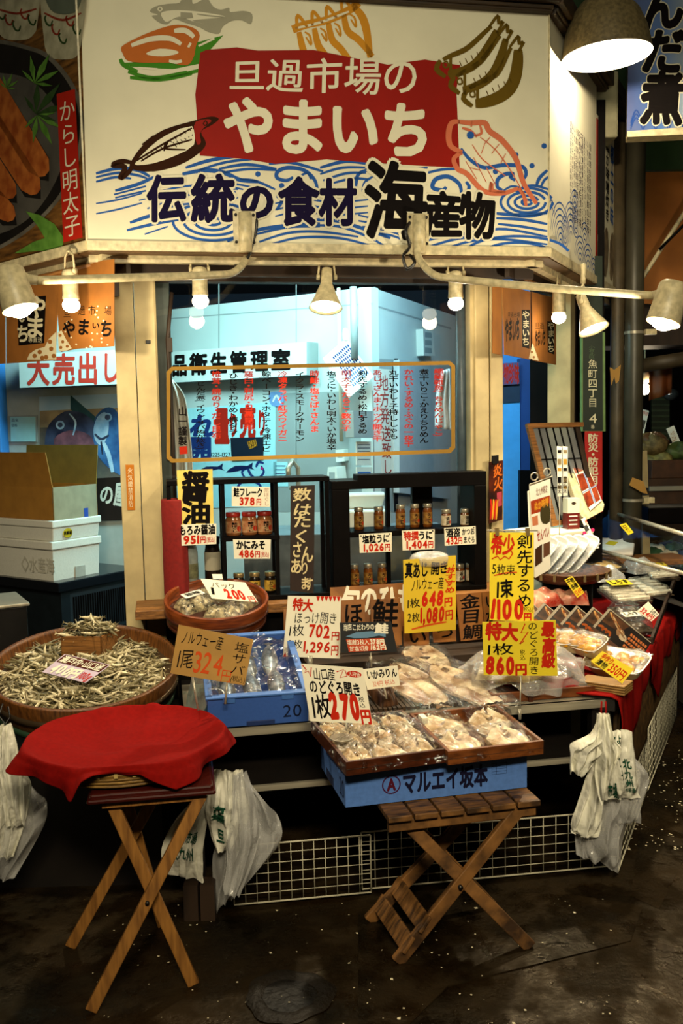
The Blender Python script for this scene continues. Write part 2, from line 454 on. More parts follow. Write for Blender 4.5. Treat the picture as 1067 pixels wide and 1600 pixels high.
# ice chips and fish scales, plus wet-floor reflections put in as pale flecks
M_chip = mat('chip_and_glint', '#d9cfae', .2, var=.1)
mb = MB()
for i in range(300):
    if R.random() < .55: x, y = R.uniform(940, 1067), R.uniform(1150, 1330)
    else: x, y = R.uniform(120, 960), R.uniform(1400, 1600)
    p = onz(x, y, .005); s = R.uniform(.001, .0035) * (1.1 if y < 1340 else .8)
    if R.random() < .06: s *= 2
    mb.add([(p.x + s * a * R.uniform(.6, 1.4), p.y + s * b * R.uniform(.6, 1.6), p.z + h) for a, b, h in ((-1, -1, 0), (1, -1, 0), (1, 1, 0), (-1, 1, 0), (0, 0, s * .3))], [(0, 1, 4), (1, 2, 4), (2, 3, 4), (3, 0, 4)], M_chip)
tag(mb.build('chips_and_glints', kind='stuff'), 'tiny pale ice chips and painted wet glints scattered on the market floor', 'ice chips')

# ---- shop front shell
u0, u1 = -.655, .745
SILL = .85
mb = MB(FRONT)
mb.box(-.80, 0, -.12, .87, SILL - .03, -.02, M_dark); struct(mb.build('wall_front'))
mb = MB(FRONT); mb.box(-.815, 0, -.13, -.735, 2.31, .03, M_cream); mb.box(-.732, 0, -.13, -.65, 2.31, .02, M_cream); mb.box(-.69, 1.93, .02, -.67, 1.945, .024, M_blackm)
struct(mb.build('trim_1', bevel=.004))
mb = MB(FRONT); mb.box(.745, 0, -.12, .81, 2.31, .02, M_cream); mb.box(.813, 0, -.12, .872, 2.31, .03, M_cream)
struct(mb.build('trim_2', bevel=.004))
# front window: frame, glass with printed product list
wroot = bpy.data.objects.new('window_1', None); COL.objects.link(wroot); wroot.matrix_basis = FRONT.m; wroot['kind'] = 'structure'
mb = MB(FRONT)
mb.box(u0, 2.19, -.07, u1, 2.24, 0, M_dark); mb.box(u1 - .016, SILL, -.06, u1, 2.19, 0, M_cream); mb.box(u0, SILL, -.06, u0 + .012, 2.19, 0, M_cream); mb.box(u0, SILL - .01, -.06, u1, SILL + .015, 0, M_dark)
mb.build('window_frame', wroot)
mb = MB(FRONT); mb.box(u0 + .01, SILL, -.034, u1 - .01, 2.2, -.030, M_glass); mb.build('pane', wroot)
# sill board
mb = MB(FRONT); mb.box(-.77, SILL - .03, -.03, .9, SILL, .27, M_wood); mb.box(-.77, SILL - .035, .262, .9, SILL + .003, .278, M_wood)
struct(mb.build('trim_3', bevel=.003))
mb = MB(FRONT); mb.box(-.6, 0, .02, .86, SILL - .035, .2, M_black); struct(mb.build('baseboard_front'))
# soffit and sign bottom trims
mb = MB()
def pt(fr, u, d): q = fr.w(u, 0, d); return (q.x, q.y)
sof = [pt(LEFT, -1.9, -.0), pt(LEFT, 0, 0), pt(RIGHT, 0, 0), pt(RIGHT, 1.9, 0), pt(RIGHT, 1.9, -.3), pt(RIGHT, .02, -.3), pt(FRONT, 0, -.1), pt(LEFT, -.1, -.3), pt(LEFT, -1.9, -.3)]
mb.prism(sof, 2.262, 2.285, M_soffit); struct(mb.build('ceiling_soffit'))
mb = MB()
for fr, a, b in ((LEFT, -1.9, 0), (SIGN, -.895, .995), (RIGHT, 0, 1.7)):
    for d0, d1, z0, z1, m in ((-.045, .012, 2.268, 2.305, M_cream2), (-.10, -.06, 2.235, 2.262, M_cream2), (-.19, -.17, 2.20, 2.262, M_dark)):
        mb.M = fr.m; vs = MB(fr); vs.box(a, z0, d0, b, z1, d1, m)
        mb.M = Matrix.Identity(4); mb.add([fr.m @ v for v in vs.v], vs.f, m)
struct(mb.build('trim_4'))
# body of the fascia behind the signs, and its dark eave
mb = MB()
top = [pt(LEFT, -1.9, -.04), pt(LEFT, 0, -.045), pt(RIGHT, 0, -.045), pt(RIGHT, 1.7, -.04), pt(RIGHT, 1.7, -.3), pt(RIGHT, .02, -.3), pt(FRONT, 0, -.1), pt(LEFT, -.1, -.3), pt(LEFT, -1.9, -.3)]
mb.prism(top, 2.29, 3.25, M_dark); struct(mb.build('wall_fascia'))
mb = MB()
M_eave = mat('eave_timber', '#33230f', .6, var=.5, scale=16, stretch=(.2, 2, 2), bump=.2)
def eaveseg(fr, a, b):
    q = MB(fr); q.box(a, 3.245, -.05, b, 3.275, .03, M_eave); q.box(a - .02, 3.275, -.05, b + .02, 3.35, .065, M_eave); q.box(a, 3.255, .0, b, 3.27, .04, M_black)
    mb.add([fr.m @ v for v in q.v], q.f, M_eave)
eaveseg(SIGN, -.9, 1.0); eaveseg(RIGHT, 0, 1.75)
struct(mb.build('trim_5', bevel=.004))

# ---- fascia sign, front
BRUSH = 1.4
sg = thing('fascia_sign', 'big white shop sign with red banner, fish drawings and blue waves over the window', 'sign', Fr(SIGN.w(.05, 2.305, 0), YF))
mb = MB(SIGN)
mb.prism([(-.893, 2.305), (.994, 2.305), (.994, 3.247), (-.88, 3.247)], -.03, 0, M_white)
K = .0006
RB = M_red
NAVY, BLK, BLUE, GREY, ORG, GRN, BRN, AMB, OLV, SAL, RED_ = (ink(h) for h in ('#120a2c', '#0a0606', '#26539b', '#98947f', '#b3622a', '#3f7d22', '#2e1608', '#c08325', '#5f4a12', '#c0684a', '#a32012'))
# gray cod
mb.ppoly([(234, 18), (243, 10), (262, 6), (281, 4), (285, -8), (300, -8), (301, 6), (315, 0), (322, -6), (333, 10), (345, 15), (358, 12), (360, 19), (380, 17), (394, 22), (392, 38), (378, 32), (362, 33), (348, 42), (342, 53), (325, 50), (312, 43), (290, 36), (272, 30), (262, 38), (250, 36), (237, 25), (247, 23)], K, GREY, sm=3)
mb.ppoly([(252, 20), (270, 16), (300, 17), (330, 21), (352, 26), (330, 29), (300, 32), (318, 37), (300, 33), (280, 26), (262, 34), (255, 30)], 2 * K, M_white, sm=3)
mb.dots([(250, 14)], 4, 2 * K, M_white, 10); mb.dots([(250, 14)], 2.2, 3 * K, GREY, 8)
mb.stroke([(308, 22), (330, 25), (352, 27)], 1.6, 3 * K, GREY)
mb.ppoly([(282, 19), (300, 20), (302, 28), (282, 30)], 3 * K, GREY)
# sardines on a straw (amber)
mb.stroke([(457, 46), (480, 38), (512, 31), (545, 16), (560, 4)], 9, K, AMB, taper=False)
mb.stroke([(462, 44), (500, 35), (545, 18)], 3, 2 * K, M_white)
for i, (x, y) in enumerate([(464, 36), (488, 30), (510, 22), (534, 8)]):
    mb.stroke([(x, y + 10), (x + 1, y - 12), (x + 16, y + 6)], 4, 2 * K, AMB); 
    mb.stroke([(x + 3, y + 14), (x + 9, y + 40), (x + 15 + 4 * i, y + 55), (x + 30 + 6 * i, y + 80)], 8, K, AMB)
    mb.stroke([(x + 12, y + 14), (x + 20, y + 20), (x + 22, y + 34), (x + 14, y + 22)], 2.5, K, AMB)
mb.stroke([(550, 8), (565, 25), (573, 50), (578, 90)], 9, K, AMB)
# cod roe on leaves
mb.ppoly([(193, 98), (205, 104), (230, 106), (270, 108), (320, 98), (357, 90), (322, 85), (349, 55), (305, 67), (300, 85), (270, 95)], K, GRN)
for q in ([(200, 112), (240, 122), (290, 114), (330, 106)], [(203, 121), (250, 124), (300, 115)], [(188, 92), (194, 102), (215, 112)]): mb.stroke(q, 5, K, GRN)
for q in ([(310, 72), (335, 60)], [(318, 92), (345, 90)], [(216, 106), (246, 108)], [(292, 110), (318, 104)]): mb.stroke(q, 3.5, 2 * K, M_white, 2)
mb.ppoly([(189, 76), (195, 69), (225, 54), (262, 41), (285, 39), (305, 45), (312, 56), (306, 72), (303, 88), (292, 102), (262, 98), (225, 98), (200, 95), (192, 84)], 3 * K, ORG, sm=3)
mb.ppoly([(230, 82), (250, 76), (275, 79), (277, 84), (255, 88), (232, 86)], 4 * K, M_white, sm=3)
mb.stroke([(205, 71), (235, 61), (265, 60), (283, 69)], 6, 4 * K, M_white); mb.stroke([(272, 48), (290, 48), (303, 58)], 6, 4 * K, M_white); mb.stroke([(294, 74), (298, 67)], 4, 4 * K, M_white, 2); mb.stroke([(264, 95), (275, 97), (284, 95)], 4, 4 * K, M_white)
# red banner
mb.ppoly([(305, 148), (313, 82), (322, 78), (370, 74), (403, 79), (490, 78), (560, 92), (606, 101), (664, 93), (719, 102), (713, 140), (718, 262), (640, 258), (575, 254), (510, 249), (430, 256), (380, 248), (312, 243)], 2.5 * K, RB)
mb.text('旦過市場の', [(358, 96), (655, 90), (653, 148), (358, 140)], 4 * K, M_white, bold=.012, jit=.3)
mb.text('やまいち', [(350, 154), (676, 164), (672, 245), (350, 236)], 4 * K, M_white, bold=.042)
# grilled fish (brown)
mb.ppoly([(206, 250), (225, 225), (255, 203), (305, 188), (330, 182), (342, 186), (330, 196), (314, 206), (322, 224), (310, 240), (280, 258), (240, 268), (205, 264)], 3 * K, BRN, sm=3)
mb.ppoly([(213, 252), (234, 230), (260, 211), (300, 197), (303, 226), (274, 243), (240, 255), (214, 258)], 3.5 * K, M_white, sm=2)
mb.ppoly([(306, 190), (325, 186), (330, 190), (318, 200), (312, 210), (314, 222), (308, 226), (303, 205)], 3.6 * K, RB, sm=2)
mb.stroke([(206, 254), (190, 252), (176, 258), (195, 261), (188, 278), (200, 270), (208, 258)], 6, 3.5 * K, BRN)
for q in ([(212, 252), (250, 228), (300, 200)], [(220, 252), (255, 232), (300, 218)], [(256, 236), (262, 222), (258, 232), (290, 234)], [(222, 226), (240, 212)]): mb.stroke(q, 2.4, 4 * K, BRN)
for i in range(11): mb.stroke([(220 + i * 7.4, 245 - i * 4.4), (224 + i * 7.4, 250 - i * 4.6)], 1.6, 4 * K, BRN, 2)
for i in range(6): mb.stroke([(270 + i * 6, 222 - i * 2), (276 + i * 5, 230 - i * 4)], 1.5, 4 * K, BRN, 2)
mb.stroke([(318, 192), (321, 189), (324, 193), (320, 196), (317, 192)], 1.5, 4 * K, BRN, 3)
# three dried sardines (olive)
def sardine(h, mid, t, w, fin=True):
    (hx, hy), (mx_, my), (tx, ty) = h, mid, t
    p = smooth_path([h, mid, t], 8); L_, R_ = [], []
    k = len(p)
    for i in range(k):
        a, b = p[max(0, i - 1)], p[min(k - 1, i + 1)]; dx, dy = b[0] - a[0], b[1] - a[1]; l = math.hypot(dx, dy); tt = i / (k - 1)
        ww = w * (.75 + .5 * sin(pi * tt)) * (1 - .55 * tt)
        L_.append((p[i][0] - dy / l * ww, p[i][1] + dx / l * ww)); R_.append((p[i][0] + dy / l * ww, p[i][1] - dx / l * ww))
    return L_, R_
for h, md, t, w in (((696, 104), (735, 88), (772, 44), 15), ((718, 130), (758, 108), (786, 58), 15), ((738, 150), (785, 128), (804, 76), 17)):
    L_, R_ = sardine(h, md, t, w)
    mb.stroke(L_, 10 if h[1] < 140 else 14, 4 * K, OLV, 1); mb.stroke(R_, 6, 4 * K, OLV, 1)
    mb.stroke([(t[0] - 8, t[1] - 2), (t[0] + 6, t[1] - 20), (t[0] + 7, t[1] - 8), (t[0] + 14, t[1] - 10), (t[0] + 4, t[1] + 8)], 4, 4 * K, OLV, 3)
    mb.stroke([(h[0] + 8, h[1] - 16), (h[0] + 8, h[1] + 18)], 5, 4.2 * K, OLV, 2); mb.stroke([(h[0] - 8, h[1] - 10), (h[0] - 14, h[1] + 4), (h[0], h[1] + 16)], 6, 4.2 * K, OLV, 3)
    mb.stroke([(h[0] - 4, h[1] - 5), (h[0] + 2, h[1] - 8), (h[0] + 4, h[1]), (h[0] - 2, h[1] + 1), (h[0] - 4, h[1] - 5)], 2, 4.4 * K, OLV, 4)
    for i in range(5): mb.stroke([(h[0] + 22 + i * 9, h[1] - 8 - i * 5), (h[0] + 25 + i * 9, h[1] - 1 - i * 5)], 1.5, 4 * K, OLV, 2)
# waves
W = [([(150, 271), (185, 263), (215, 266), (234, 276)], 4), ([(150, 277), (185, 270), (215, 274), (230, 279)], 3), ([(150, 284), (180, 277), (205, 279)], 3), ([(180, 298), (215, 288), (242, 276)], 4), ([(178, 304), (228, 291)], 3), ([(180, 309), (228, 298)], 3), ([(217, 313), (240, 308)], 2),
     ([(285, 272), (320, 266), (350, 270), (375, 281), (403, 284)], 5), ([(290, 262), (330, 250), (378, 243)], 4), ([(310, 266), (355, 253), (412, 247)], 3), ([(342, 264), (385, 257), (432, 264)], 3.5), ([(345, 270), (390, 264), (432, 266)], 3), ([(375, 280), (400, 283), (430, 296)], 3),
     ([(458, 277), (447, 282), (433, 278), (434, 268), (450, 262), (475, 266), (492, 282), (497, 305)], 4.5), ([(468, 276), (480, 270), (486, 280)], 3), ([(420, 256), (455, 254), (505, 268)], 3.5), ([(432, 306), (440, 314), (432, 328)], 4), ([(388, 323), (395, 318), (404, 316)], 3),
     ([(500, 262), (540, 252), (575, 256)], 4), ([(500, 272), (535, 262), (575, 262)], 3), ([(505, 282), (540, 271), (572, 270)], 3), ([(520, 286), (550, 279), (575, 280)], 3), ([(556, 292), (560, 272), (580, 264)], 4), ([(566, 300), (570, 285), (582, 276)], 3), ([(505, 296), (520, 290)], 2),
     ([(203, 348), (232, 338), (252, 334)], 4), ([(198, 360), (240, 350), (290, 341)], 3.5), ([(226, 366), (262, 354)], 2.5), ([(230, 326), (258, 316)], 2.5), ([(355, 377), (400, 360), (450, 352), (500, 349)], 4), ([(400, 366), (450, 355), (500, 354)], 3), ([(405, 378), (450, 364), (500, 362), (560, 370)], 3), ([(425, 381), (470, 371), (530, 372), (580, 384)], 3),
     ([(470, 345), (520, 344), (570, 358), (610, 372)], 4), ([(480, 352), (530, 354), (575, 370), (600, 384)], 3), ([(560, 336), (576, 340)], 3), ([(638, 386), (680, 372), (735, 364), (770, 362)], 3.5), ([(668, 386), (720, 372), (765, 372)], 3), ([(700, 387), (740, 376), (790, 374), (855, 382)], 3),
     ([(772, 333), (810, 336), (855, 333)], 4), ([(775, 341), (815, 343), (855, 350)], 3.5), ([(778, 350), (815, 354), (855, 361)], 3), ([(745, 362), (790, 358), (855, 370)], 3),
     ([(697, 292), (691, 297), (676, 293), (681, 280), (700, 276), (717, 287), (721, 301)], 5), ([(728, 284), (733, 292), (729, 301)], 4), ([(660, 272), (690, 265), (715, 264)], 3), ([(610, 262), (640, 265), (668, 262)], 3),
     ([(720, 232), (735, 250), (757, 262), (785, 258), (815, 260), (822, 272), (815, 283)], 4.5), ([(805, 282), (797, 276), (802, 272), (790, 272), (778, 280), (777, 292), (785, 297)], 4.5), ([(838, 290), (843, 278), (855, 266)], 4), ([(845, 292), (850, 282), (857, 276)], 3), ([(815, 292), (835, 290), (857, 296)], 3)]
W += [([(560 + i * 6, 345 + i * 9), (600 + i * 6, 352 + i * 8), (640, 366 + i * 7)], 2.6) for i in range(3)] + [([(300 + i * 14, 300 - i * 3), (330 + i * 14, 293 - i * 3), (368 + i * 12, 300 - i * 4)], 2.4) for i in range(3)] + [([(786, 305 - i * 7), (800, 298 - i * 7), (815, 300 - i * 6)], 2.4) for i in range(2)] + [([(245, 300 + i * 14), (300, 290 + i * 14), (372, 296 + i * 13)], 2.4) for i in range(3)] + [([(430, 318 + i * 10), (470, 310 + i * 10), (520, 316 + i * 10), (575, 312 + i * 10)], 2.4) for i in range(3)] + [([(150, 318 + i * 16), (185, 312 + i * 15), (222, 302 + i * 15)], 2) for i in range(2)]
for q, w in W: mb.stroke(q, w, 1.5 * K, BLUE)
for cx, cy, n, sx, sy in ((333, 346, 4, 17, 8), (823, 316, 4, 11, 6), (808, 396, 3, 30, 10)):
    for i in range(n):
        a0 = 0 if cy < 390 else pi
        mb.stroke([(cx + sx * (i + .7) * cos(a0 + t * .5), cy + sy * (i + .7) * sin(a0 + t * .5)) for t in range(13 if cy < 390 else 7)], 3, 1.5 * K, BLUE, 3, taper=False)
mb.dots([(403, 272), (440, 290), (831, 259), (850, 228), (806, 242), (774, 268)], 4.5, 1.5 * K, BLUE); mb.dots([(735, 211)], 6, 5 * K, BLUE, 10)
# opened salmon pink fish
for q, w in [(q_, w_ * .72) for q_, w_ in (([(718, 190), (706, 192), (701, 208), (704, 228), (722, 238)], 9), ([(722, 238), (709, 248), (715, 264), (730, 272), (755, 298), (785, 302), (810, 294)], 8), ([(716, 190), (735, 192), (757, 192), (765, 205), (785, 220), (806, 248), (818, 286), (838, 318)], 9), ([(765, 300), (768, 286), (770, 298), (790, 300)], 6), ([(810, 294), (818, 305), (822, 322)], 6), ([(722, 200), (735, 204), (745, 214)], 4), ([(750, 195), (752, 208), (742, 212)], 4), ([(738, 188), (736, 198)], 4))]: mb.stroke(q, w, 4.5 * K, SAL)
for q in ([(750, 214), (775, 235), (800, 270), (825, 315)], [(738, 226), (755, 250), (790, 275)], [(728, 252), (745, 280)], [(740, 246), (760, 285)], [(766, 214), (756, 226)], [(780, 225), (768, 240)], [(790, 240), (782, 256)], [(757, 226), (752, 240)], [(735, 262), (750, 266)], [(760, 262), (775, 290)]): mb.stroke(q, 1.3, 4.5 * K, SAL, 3)
# lower lettering with white edge
def edged(st, quad, m, b1, b2):
    mb.text(st, quad, 5.5 * K, M_white, bold=b2); mb.text(st, quad, 6.5 * K, m, bold=b1)
edged('伝', [(231, 278), (290, 276), (290, 344), (231, 344)], NAVY, .04, .085)
edged('統', [(300, 277), (366, 276), (366, 345), (300, 345)], NAVY, .04, .085)
edged('の', [(374, 288), (428, 288), (428, 341), (374, 341)], NAVY, .05, .09)
edged('食', [(436, 281), (497, 281), (497, 350), (436, 350)], NAVY, .04, .085)
edged('材', [(500, 283), (556, 283), (556, 350), (500, 350)], NAVY, .04, .085)
edged('海', [(571, 256), (666, 262), (666, 372), (571, 370)], BLK, .034, .075)
edged('産', [(664, 301), (722, 305), (722, 368), (664, 368)], BLK, .04, .08)
edged('物', [(719, 303), (773, 306), (773, 371), (719, 371)], BLK, .04, .08)
mb.build('panel', sg)
mb = MB(SIGN); mb.box(-.9, 2.303, -.03, -.893, 3.247, .006, M_cream2); mb.build('edge_strip', sg)
mb = MB(SIGN); mb.box(.990, 2.303, -.03, .996, 3.247, .005, M_cream2); mb.build('edge_strip', sg)

BRUSH = 1.0
# ---- fascia sign, right-hand wall
sr = thing('fascia_sign', 'narrow white side sign round the corner with small text columns and blue waves', 'sign', Fr(RIGHT.w(.5, 2.305, 0), YR))
mb = MB(RIGHT); mb.prism([(0.003, 2.305), (.98, 2.305), (.98, 3.247), (0.003, 3.247)], -.03, 0, M_white)
SMALL = ['創業以来変わらぬ味', 'ぬかみそだき', 'いわしの旨み', '小倉の台所', '海の幸山の幸', '伝統の食材', '干物と珍味', '旦過市場']
for i in range(13):
    u = .40 + i * .036; h = .026
    st = ''.join(SMALL[(i + j) % 8] for j in range(2))[:15]
    vs, fs = layout(st, True, .02)
    zt = 2.93 - .0 * i; hh = .44
    mb.add([(u + a * .020, zt - b * hh, K) for a, b in vs], fs, NAVY if i < 12 else BLK)
def rstroke(c, r, a0, a1, w=.007):
    n = 14; L_ = []; 
    for i in range(n + 1):
        a = a0 + (a1 - a0) * i / n; ww = w * (.4 + .6 * sin(pi * i / n))
        L_.append(((c[0] + (r + ww / 2) * cos(a), c[1] + (r + ww / 2) * sin(a), K), (c[0] + (r - ww / 2) * cos(a), c[1] + (r - ww / 2) * sin(a), K)))
    mb.add([p for q in L_ for p in q], [(2 * i, 2 * i + 2, 2 * i + 3, 2 * i + 1) for i in range(n)], BLUE)
for cx, cz, rm in ((.05, 2.47, .06), (.22, 2.36, .19), (.42, 2.44, .15), (.62, 2.34, .13), (.80, 2.33, .13), (.93, 2.33, .08), (.5, 2.56, .10), (.72, 2.45, .1)):
    r = rm
    while r > .02: rstroke((cx, cz - .02), r, .25, pi - .25); r -= .026
for cx, cz in ((.3, 2.42), (.52, 2.50)):
    for r in (.03, .05, .07): rstroke((cx, cz), r, 0, 2 * pi, .006)
mb.build('panel', sr)
s2 = thing('fascia_sign', 'shadowed further side sign with red edge and fish photo beyond the small text columns', 'sign', Fr(RIGHT.w(1.3, 2.305, -.0), YR))
mb = MB(RIGHT); mb.prism([(1.0, 2.29), (1.66, 2.29), (1.66, 3.12), (1.0, 3.12)], -.03, -.004, M_white)
mb.prism([(1.0, 2.29), (1.035, 2.29), (1.035, 3.1), (1.0, 3.1)], -.004, -.002, M_red)
for i, st in enumerate(('いわしじんだ煮', 'ぬか味噌炊き', '郷土の味', 'さば')):
    vs, fs = layout(st, True, .03); mb.add([(1.12 + i * .13 + a * .09, 3.06 - b * .42, -.002) for a, b in vs], fs, (RED_, BLK, BLUE, BLK)[i])
M_fishp = mat('photo_fish_brown', '#3c2a1e', .4, hex2='#8a7a5e', scale=14)
for i in range(3):
    mb.prism([(1.1 + i * .17 + .07 * cos(t * pi / 8), 2.47 + .13 * sin(t * pi / 8) + .03 * cos(t * pi / 8)) for t in range(16)], -.004, -.002, M_fishp)
mb.build('panel', s2)

# ---- food photo panel on the left wall
sl = thing('food_photo_panel', 'dark photo panel of cod roe on a black plate, left of the white sign', 'sign', Fr(LEFT.w(-.5, 2.305, 0), YL))
mb = MB(LEFT)
mb.prism([(-1.6, 2.305), (-.004, 2.305), (-.004, 3.62), (-1.6, 3.62)], -.03, 0, mat('photo_table', '#7a5224', .4, hex2='#3f280f', scale=8, stretch=(1, 6, 1)))
PB, PG, PR, MEN, LFG, LFD, CUP, CRED = (mat(n, a, .35, hex2=b, scale=s) for n, a, b, s in (('photo_black', '#0d0b0a', '#171412', 6), ('photo_grey', '#55524c', '#3d3a36', 5), ('photo_rim', '#6f6a60', '#4a463f', 5), ('photo_roe', '#b4672c', '#8a3f16', 16), ('photo_leaf', '#5f8c38', '#456f26', 18), ('photo_leaf_dark', '#2f4a22', '#1f3516', 18), ('photo_cup', '#b8b296', '#8f8a72', 12), ('photo_cup_red', '#8f321c', '#6a2012', 12)))
rim = [(-60, 60), (0, 62), (45, 72), (79, 87), (115, 131), (131, 184), (124, 250), (97, 307), (52, 355), (0, 389), (-60, 410)]
mb.ppoly(rim, K, PR, sm=4)
mb.ppoly([((x + 60) * .965 - 60, 235 + (y - 235) * .965) for x, y in rim], 2 * K, PB, sm=4)
mb.ppoly([(-60, 112), (0, 114), (40, 122), (75, 150), (100, 200), (98, 255), (72, 310), (40, 345), (0, 365), (-60, 375)], 3 * K, PG, sm=4)
def cup(x0, x1, yb, k):
    mb.ppoly([(x0, -40), (x1, -40), (x1 - 2, yb * .6), (x1 - 8, yb - 8), (x0 + (x1 - x0) * .7, yb), (x0 + (x1 - x0) * .3, yb), (x0 + 8, yb - 8), (x0 + 2, yb * .6)], k, CUP, sm=3)
    for i in range(5):
        cx = x0 + 10 + i * (x1 - x0 - 20) / 4; cy = yb * (.35 + .3 * ((i * 7) % 3) / 2)
        mb.stroke([(cx + 6 * cos(t), cy + 8 * sin(t * 1.2)) for t in (0, 1, 2, 3, 4)], 3, k + K, CRED if i % 2 else LFD, 4)
    mb.stroke([(x0 + 3, yb * .22), ((x0 + x1) / 2, yb * .34), (x1 - 3, yb * .22)], 3.5, k + K, CRED)
cup(66, 130, 92, K); cup(-8, 60, 62, K)
mb.ppoly([(72, -20), (124, -20), (122, 14), (100, 22), (78, 14)], 3 * K, mat('photo_tea', '#5d6558', .3), sm=3)
for a, b, w in (((-30, 110), (60, 258), 20), ((-30, 168), (48, 288), 18), ((-40, 215), (12, 296), 16), ((-40, 275), (10, 332), 16)):
    dx, dy = b[0] - a[0], b[1] - a[1]; l = math.hypot(dx, dy); nx, ny = -dy / l * w, dx / l * w
    mb.ppoly([(a[0] + nx + 6, a[1] + ny + 8), (b[0] + nx + 6, b[1] + ny + 10), (b[0] + dx / l * w + 6, b[1] + dy / l * w + 8), (b[0] - nx, b[1] - ny), (a[0] - nx, a[1] - ny)], 3.5 * K, PB)
    mb.ppoly([(a[0] + nx, a[1] + ny), (b[0] + nx * .95, b[1] + ny * .95), (b[0] + dx / l * w * .8 + nx * .5, b[1] + dy / l * w * .8 + ny * .5), (b[0] + dx / l * w, b[1] + dy / l * w), (b[0] + dx / l * w * .8 - nx * .5, b[1] + dy / l * w * .8 - ny * .5), (b[0] - nx * .95, b[1] - ny * .95), (a[0] - nx, a[1] - ny)], 4 * K, MEN)
def maple(cx, cy, s, rot, m, k):
    for i, L_ in enumerate((.55, .85, 1, .85, .55)):
        a = rot + (i - 2) * .62
        mb.ppoly([(cx, cy), (cx + s * L_ * .5 * cos(a - .2), cy + s * L_ * .5 * sin(a - .2)), (cx + s * L_ * cos(a), cy + s * L_ * sin(a)), (cx + s * L_ * .5 * cos(a + .2), cy + s * L_ * .5 * sin(a + .2))], k + i * .1 * K, m)
maple(54, 130, 52, -1.1, LFG, 5 * K); maple(56, 178, 62, -.9, LFD, 5 * K); maple(58, 180, 52, 1.1, LFG, 5 * K); maple(10, 138, 26, -1.2, LFG, 5 * K)
mb.ppoly([(40, 330), (62, 336), (85, 350), (100, 372), (96, 392), (60, 392), (22, 396), (52, 378), (70, 372), (58, 352)], 5 * K, LFG)
mb.ppoly([(88.5, 147), (117, 139), (129, 371), (99, 379)], 6 * K, RED_)
mb.text('からし明太子', [(92, 160), (116, 154), (125, 366), (101, 372)], 7 * K, M_white, vertical=True, bold=.0, jit=.3)
mb.build('panel', sl)

# ================================================================== INSIDE THE SHOP
M_room = mat('cold_room_panel', '#b9c4c0', .45, var=.06, scale=4)
M_room2 = mat('cold_room_panel_grey', '#8f9896', .45, var=.06, scale=4)
M_paper = mat('white_paper', '#d8d6c8', .7, var=.05, scale=8)
M_navy = mat('navy_ceiling', '#0c1526', .8, var=.2, scale=4)
M_blue = mat('shade_blue_partition', '#2f74b8', .5, var=.1, scale=5)  # blue shading of the dim interior put into the paint colour
M_blue2 = mat('deep_shade_blue', '#12356c', .5, var=.1, scale=5)
LW = Fr((.2, 5.8, 0), -35)      # cold-room wall, left of its corner
RW = Fr((.2, 5.8, 0), 67.7)     # and right of it
LB = Fr((-1.8, 6.0, 0), -12)    # wall seen through the left opening
mb = MB(); mb.prism([(-.75, 4.2), (.72, 4.48), (1.25, 5.5), (2.1, 7.4), (2.1, 8.65), (-3.2, 8.65), (-3.2, 6.4), (-1.85, 5.0)], 2.72, 2.78, M_navy); struct(mb.build('ceiling'))
mb = MB(); mb.box(-3.2, 8.6, 0, 2.1, 8.7, 2.78, M_navy); struct(mb.build('wall_back'))
mb = MB(LW); mb.box(-2.2, 0, -.08, 0, 2.38, 0, M_room)
for x0, x1 in ((341, 343), (462, 463.5)):
    mb.ppoly([(x0, 430), (x1, 430), (x1, 760), (x0, 760)], .001, M_room2)
mb.ppoly([(264, 497), (582, 473), (582, 475), (264, 499)], .001, M_room2)
mb.ppoly([(425, 615), (583, 610), (583, 800), (425, 800)], .001, M_room2)
struct(mb.build('wall_left'))
mb = MB(RW); mb.box(0, 0, -.08, 2.4, 2.38, 0, M_room)
mb.ppoly([(585, 476), (705, 512), (705, 515), (585, 479)], .001, M_room2); mb.ppoly([(583, 448), (587, 448), (587, 800), (583, 800)], .002, M_room2)
mb.ppoly([(587, 560), (622, 562), (622, 800), (587, 800)], .001, M_room2)
mb.ppoly([(616, 560), (622, 560), (622, 800), (616, 800)], .002, M_black)
struct(mb.build('wall_right'))
mb = MB(LB); mb.box(-1.0, 0, -.06, .62, 2.6, 0, mat('pale_wall', '#aeb7b2', .6, var=.06)); struct(mb.build('wall_shop'))
mb = MB(LB); mb.box(-1.0, 0, .0, -.285, 2.3, .1, M_blue); tag(mb.build('blue_door_post', bevel=.01), 'shade-blue post at the left end inside the shop opening', 'post')

# hygiene-room sign
t = thing('wall_sign', 'white box sign with black hygiene room lettering inside the shop', 'sign', Fr(LW.w(-.6, 1.7, .1), -35))
mb = MB(LW)
mb.ppoly([(250, 551), (479, 534), (479, 586), (250, 599)], .12, mat('sign_white_b', '#ccd5cf', .5, var=.04), th=.12, mside=M_room2)
for i, (ch, x0, x1) in enumerate((('品', 269, 292), ('衛', 297, 323), ('生', 329, 354), ('管', 360, 385), ('理', 392, 418), ('室', 424, 453))):
    s = -i * 1.6; mb.text(ch, [(x0, 556 + s), (x1, 555 + s), (x1, 586 + s * 1.1), (x0, 587 + s * 1.1)], .1215, BLK, bold=.045)
mb.build('panel', t)
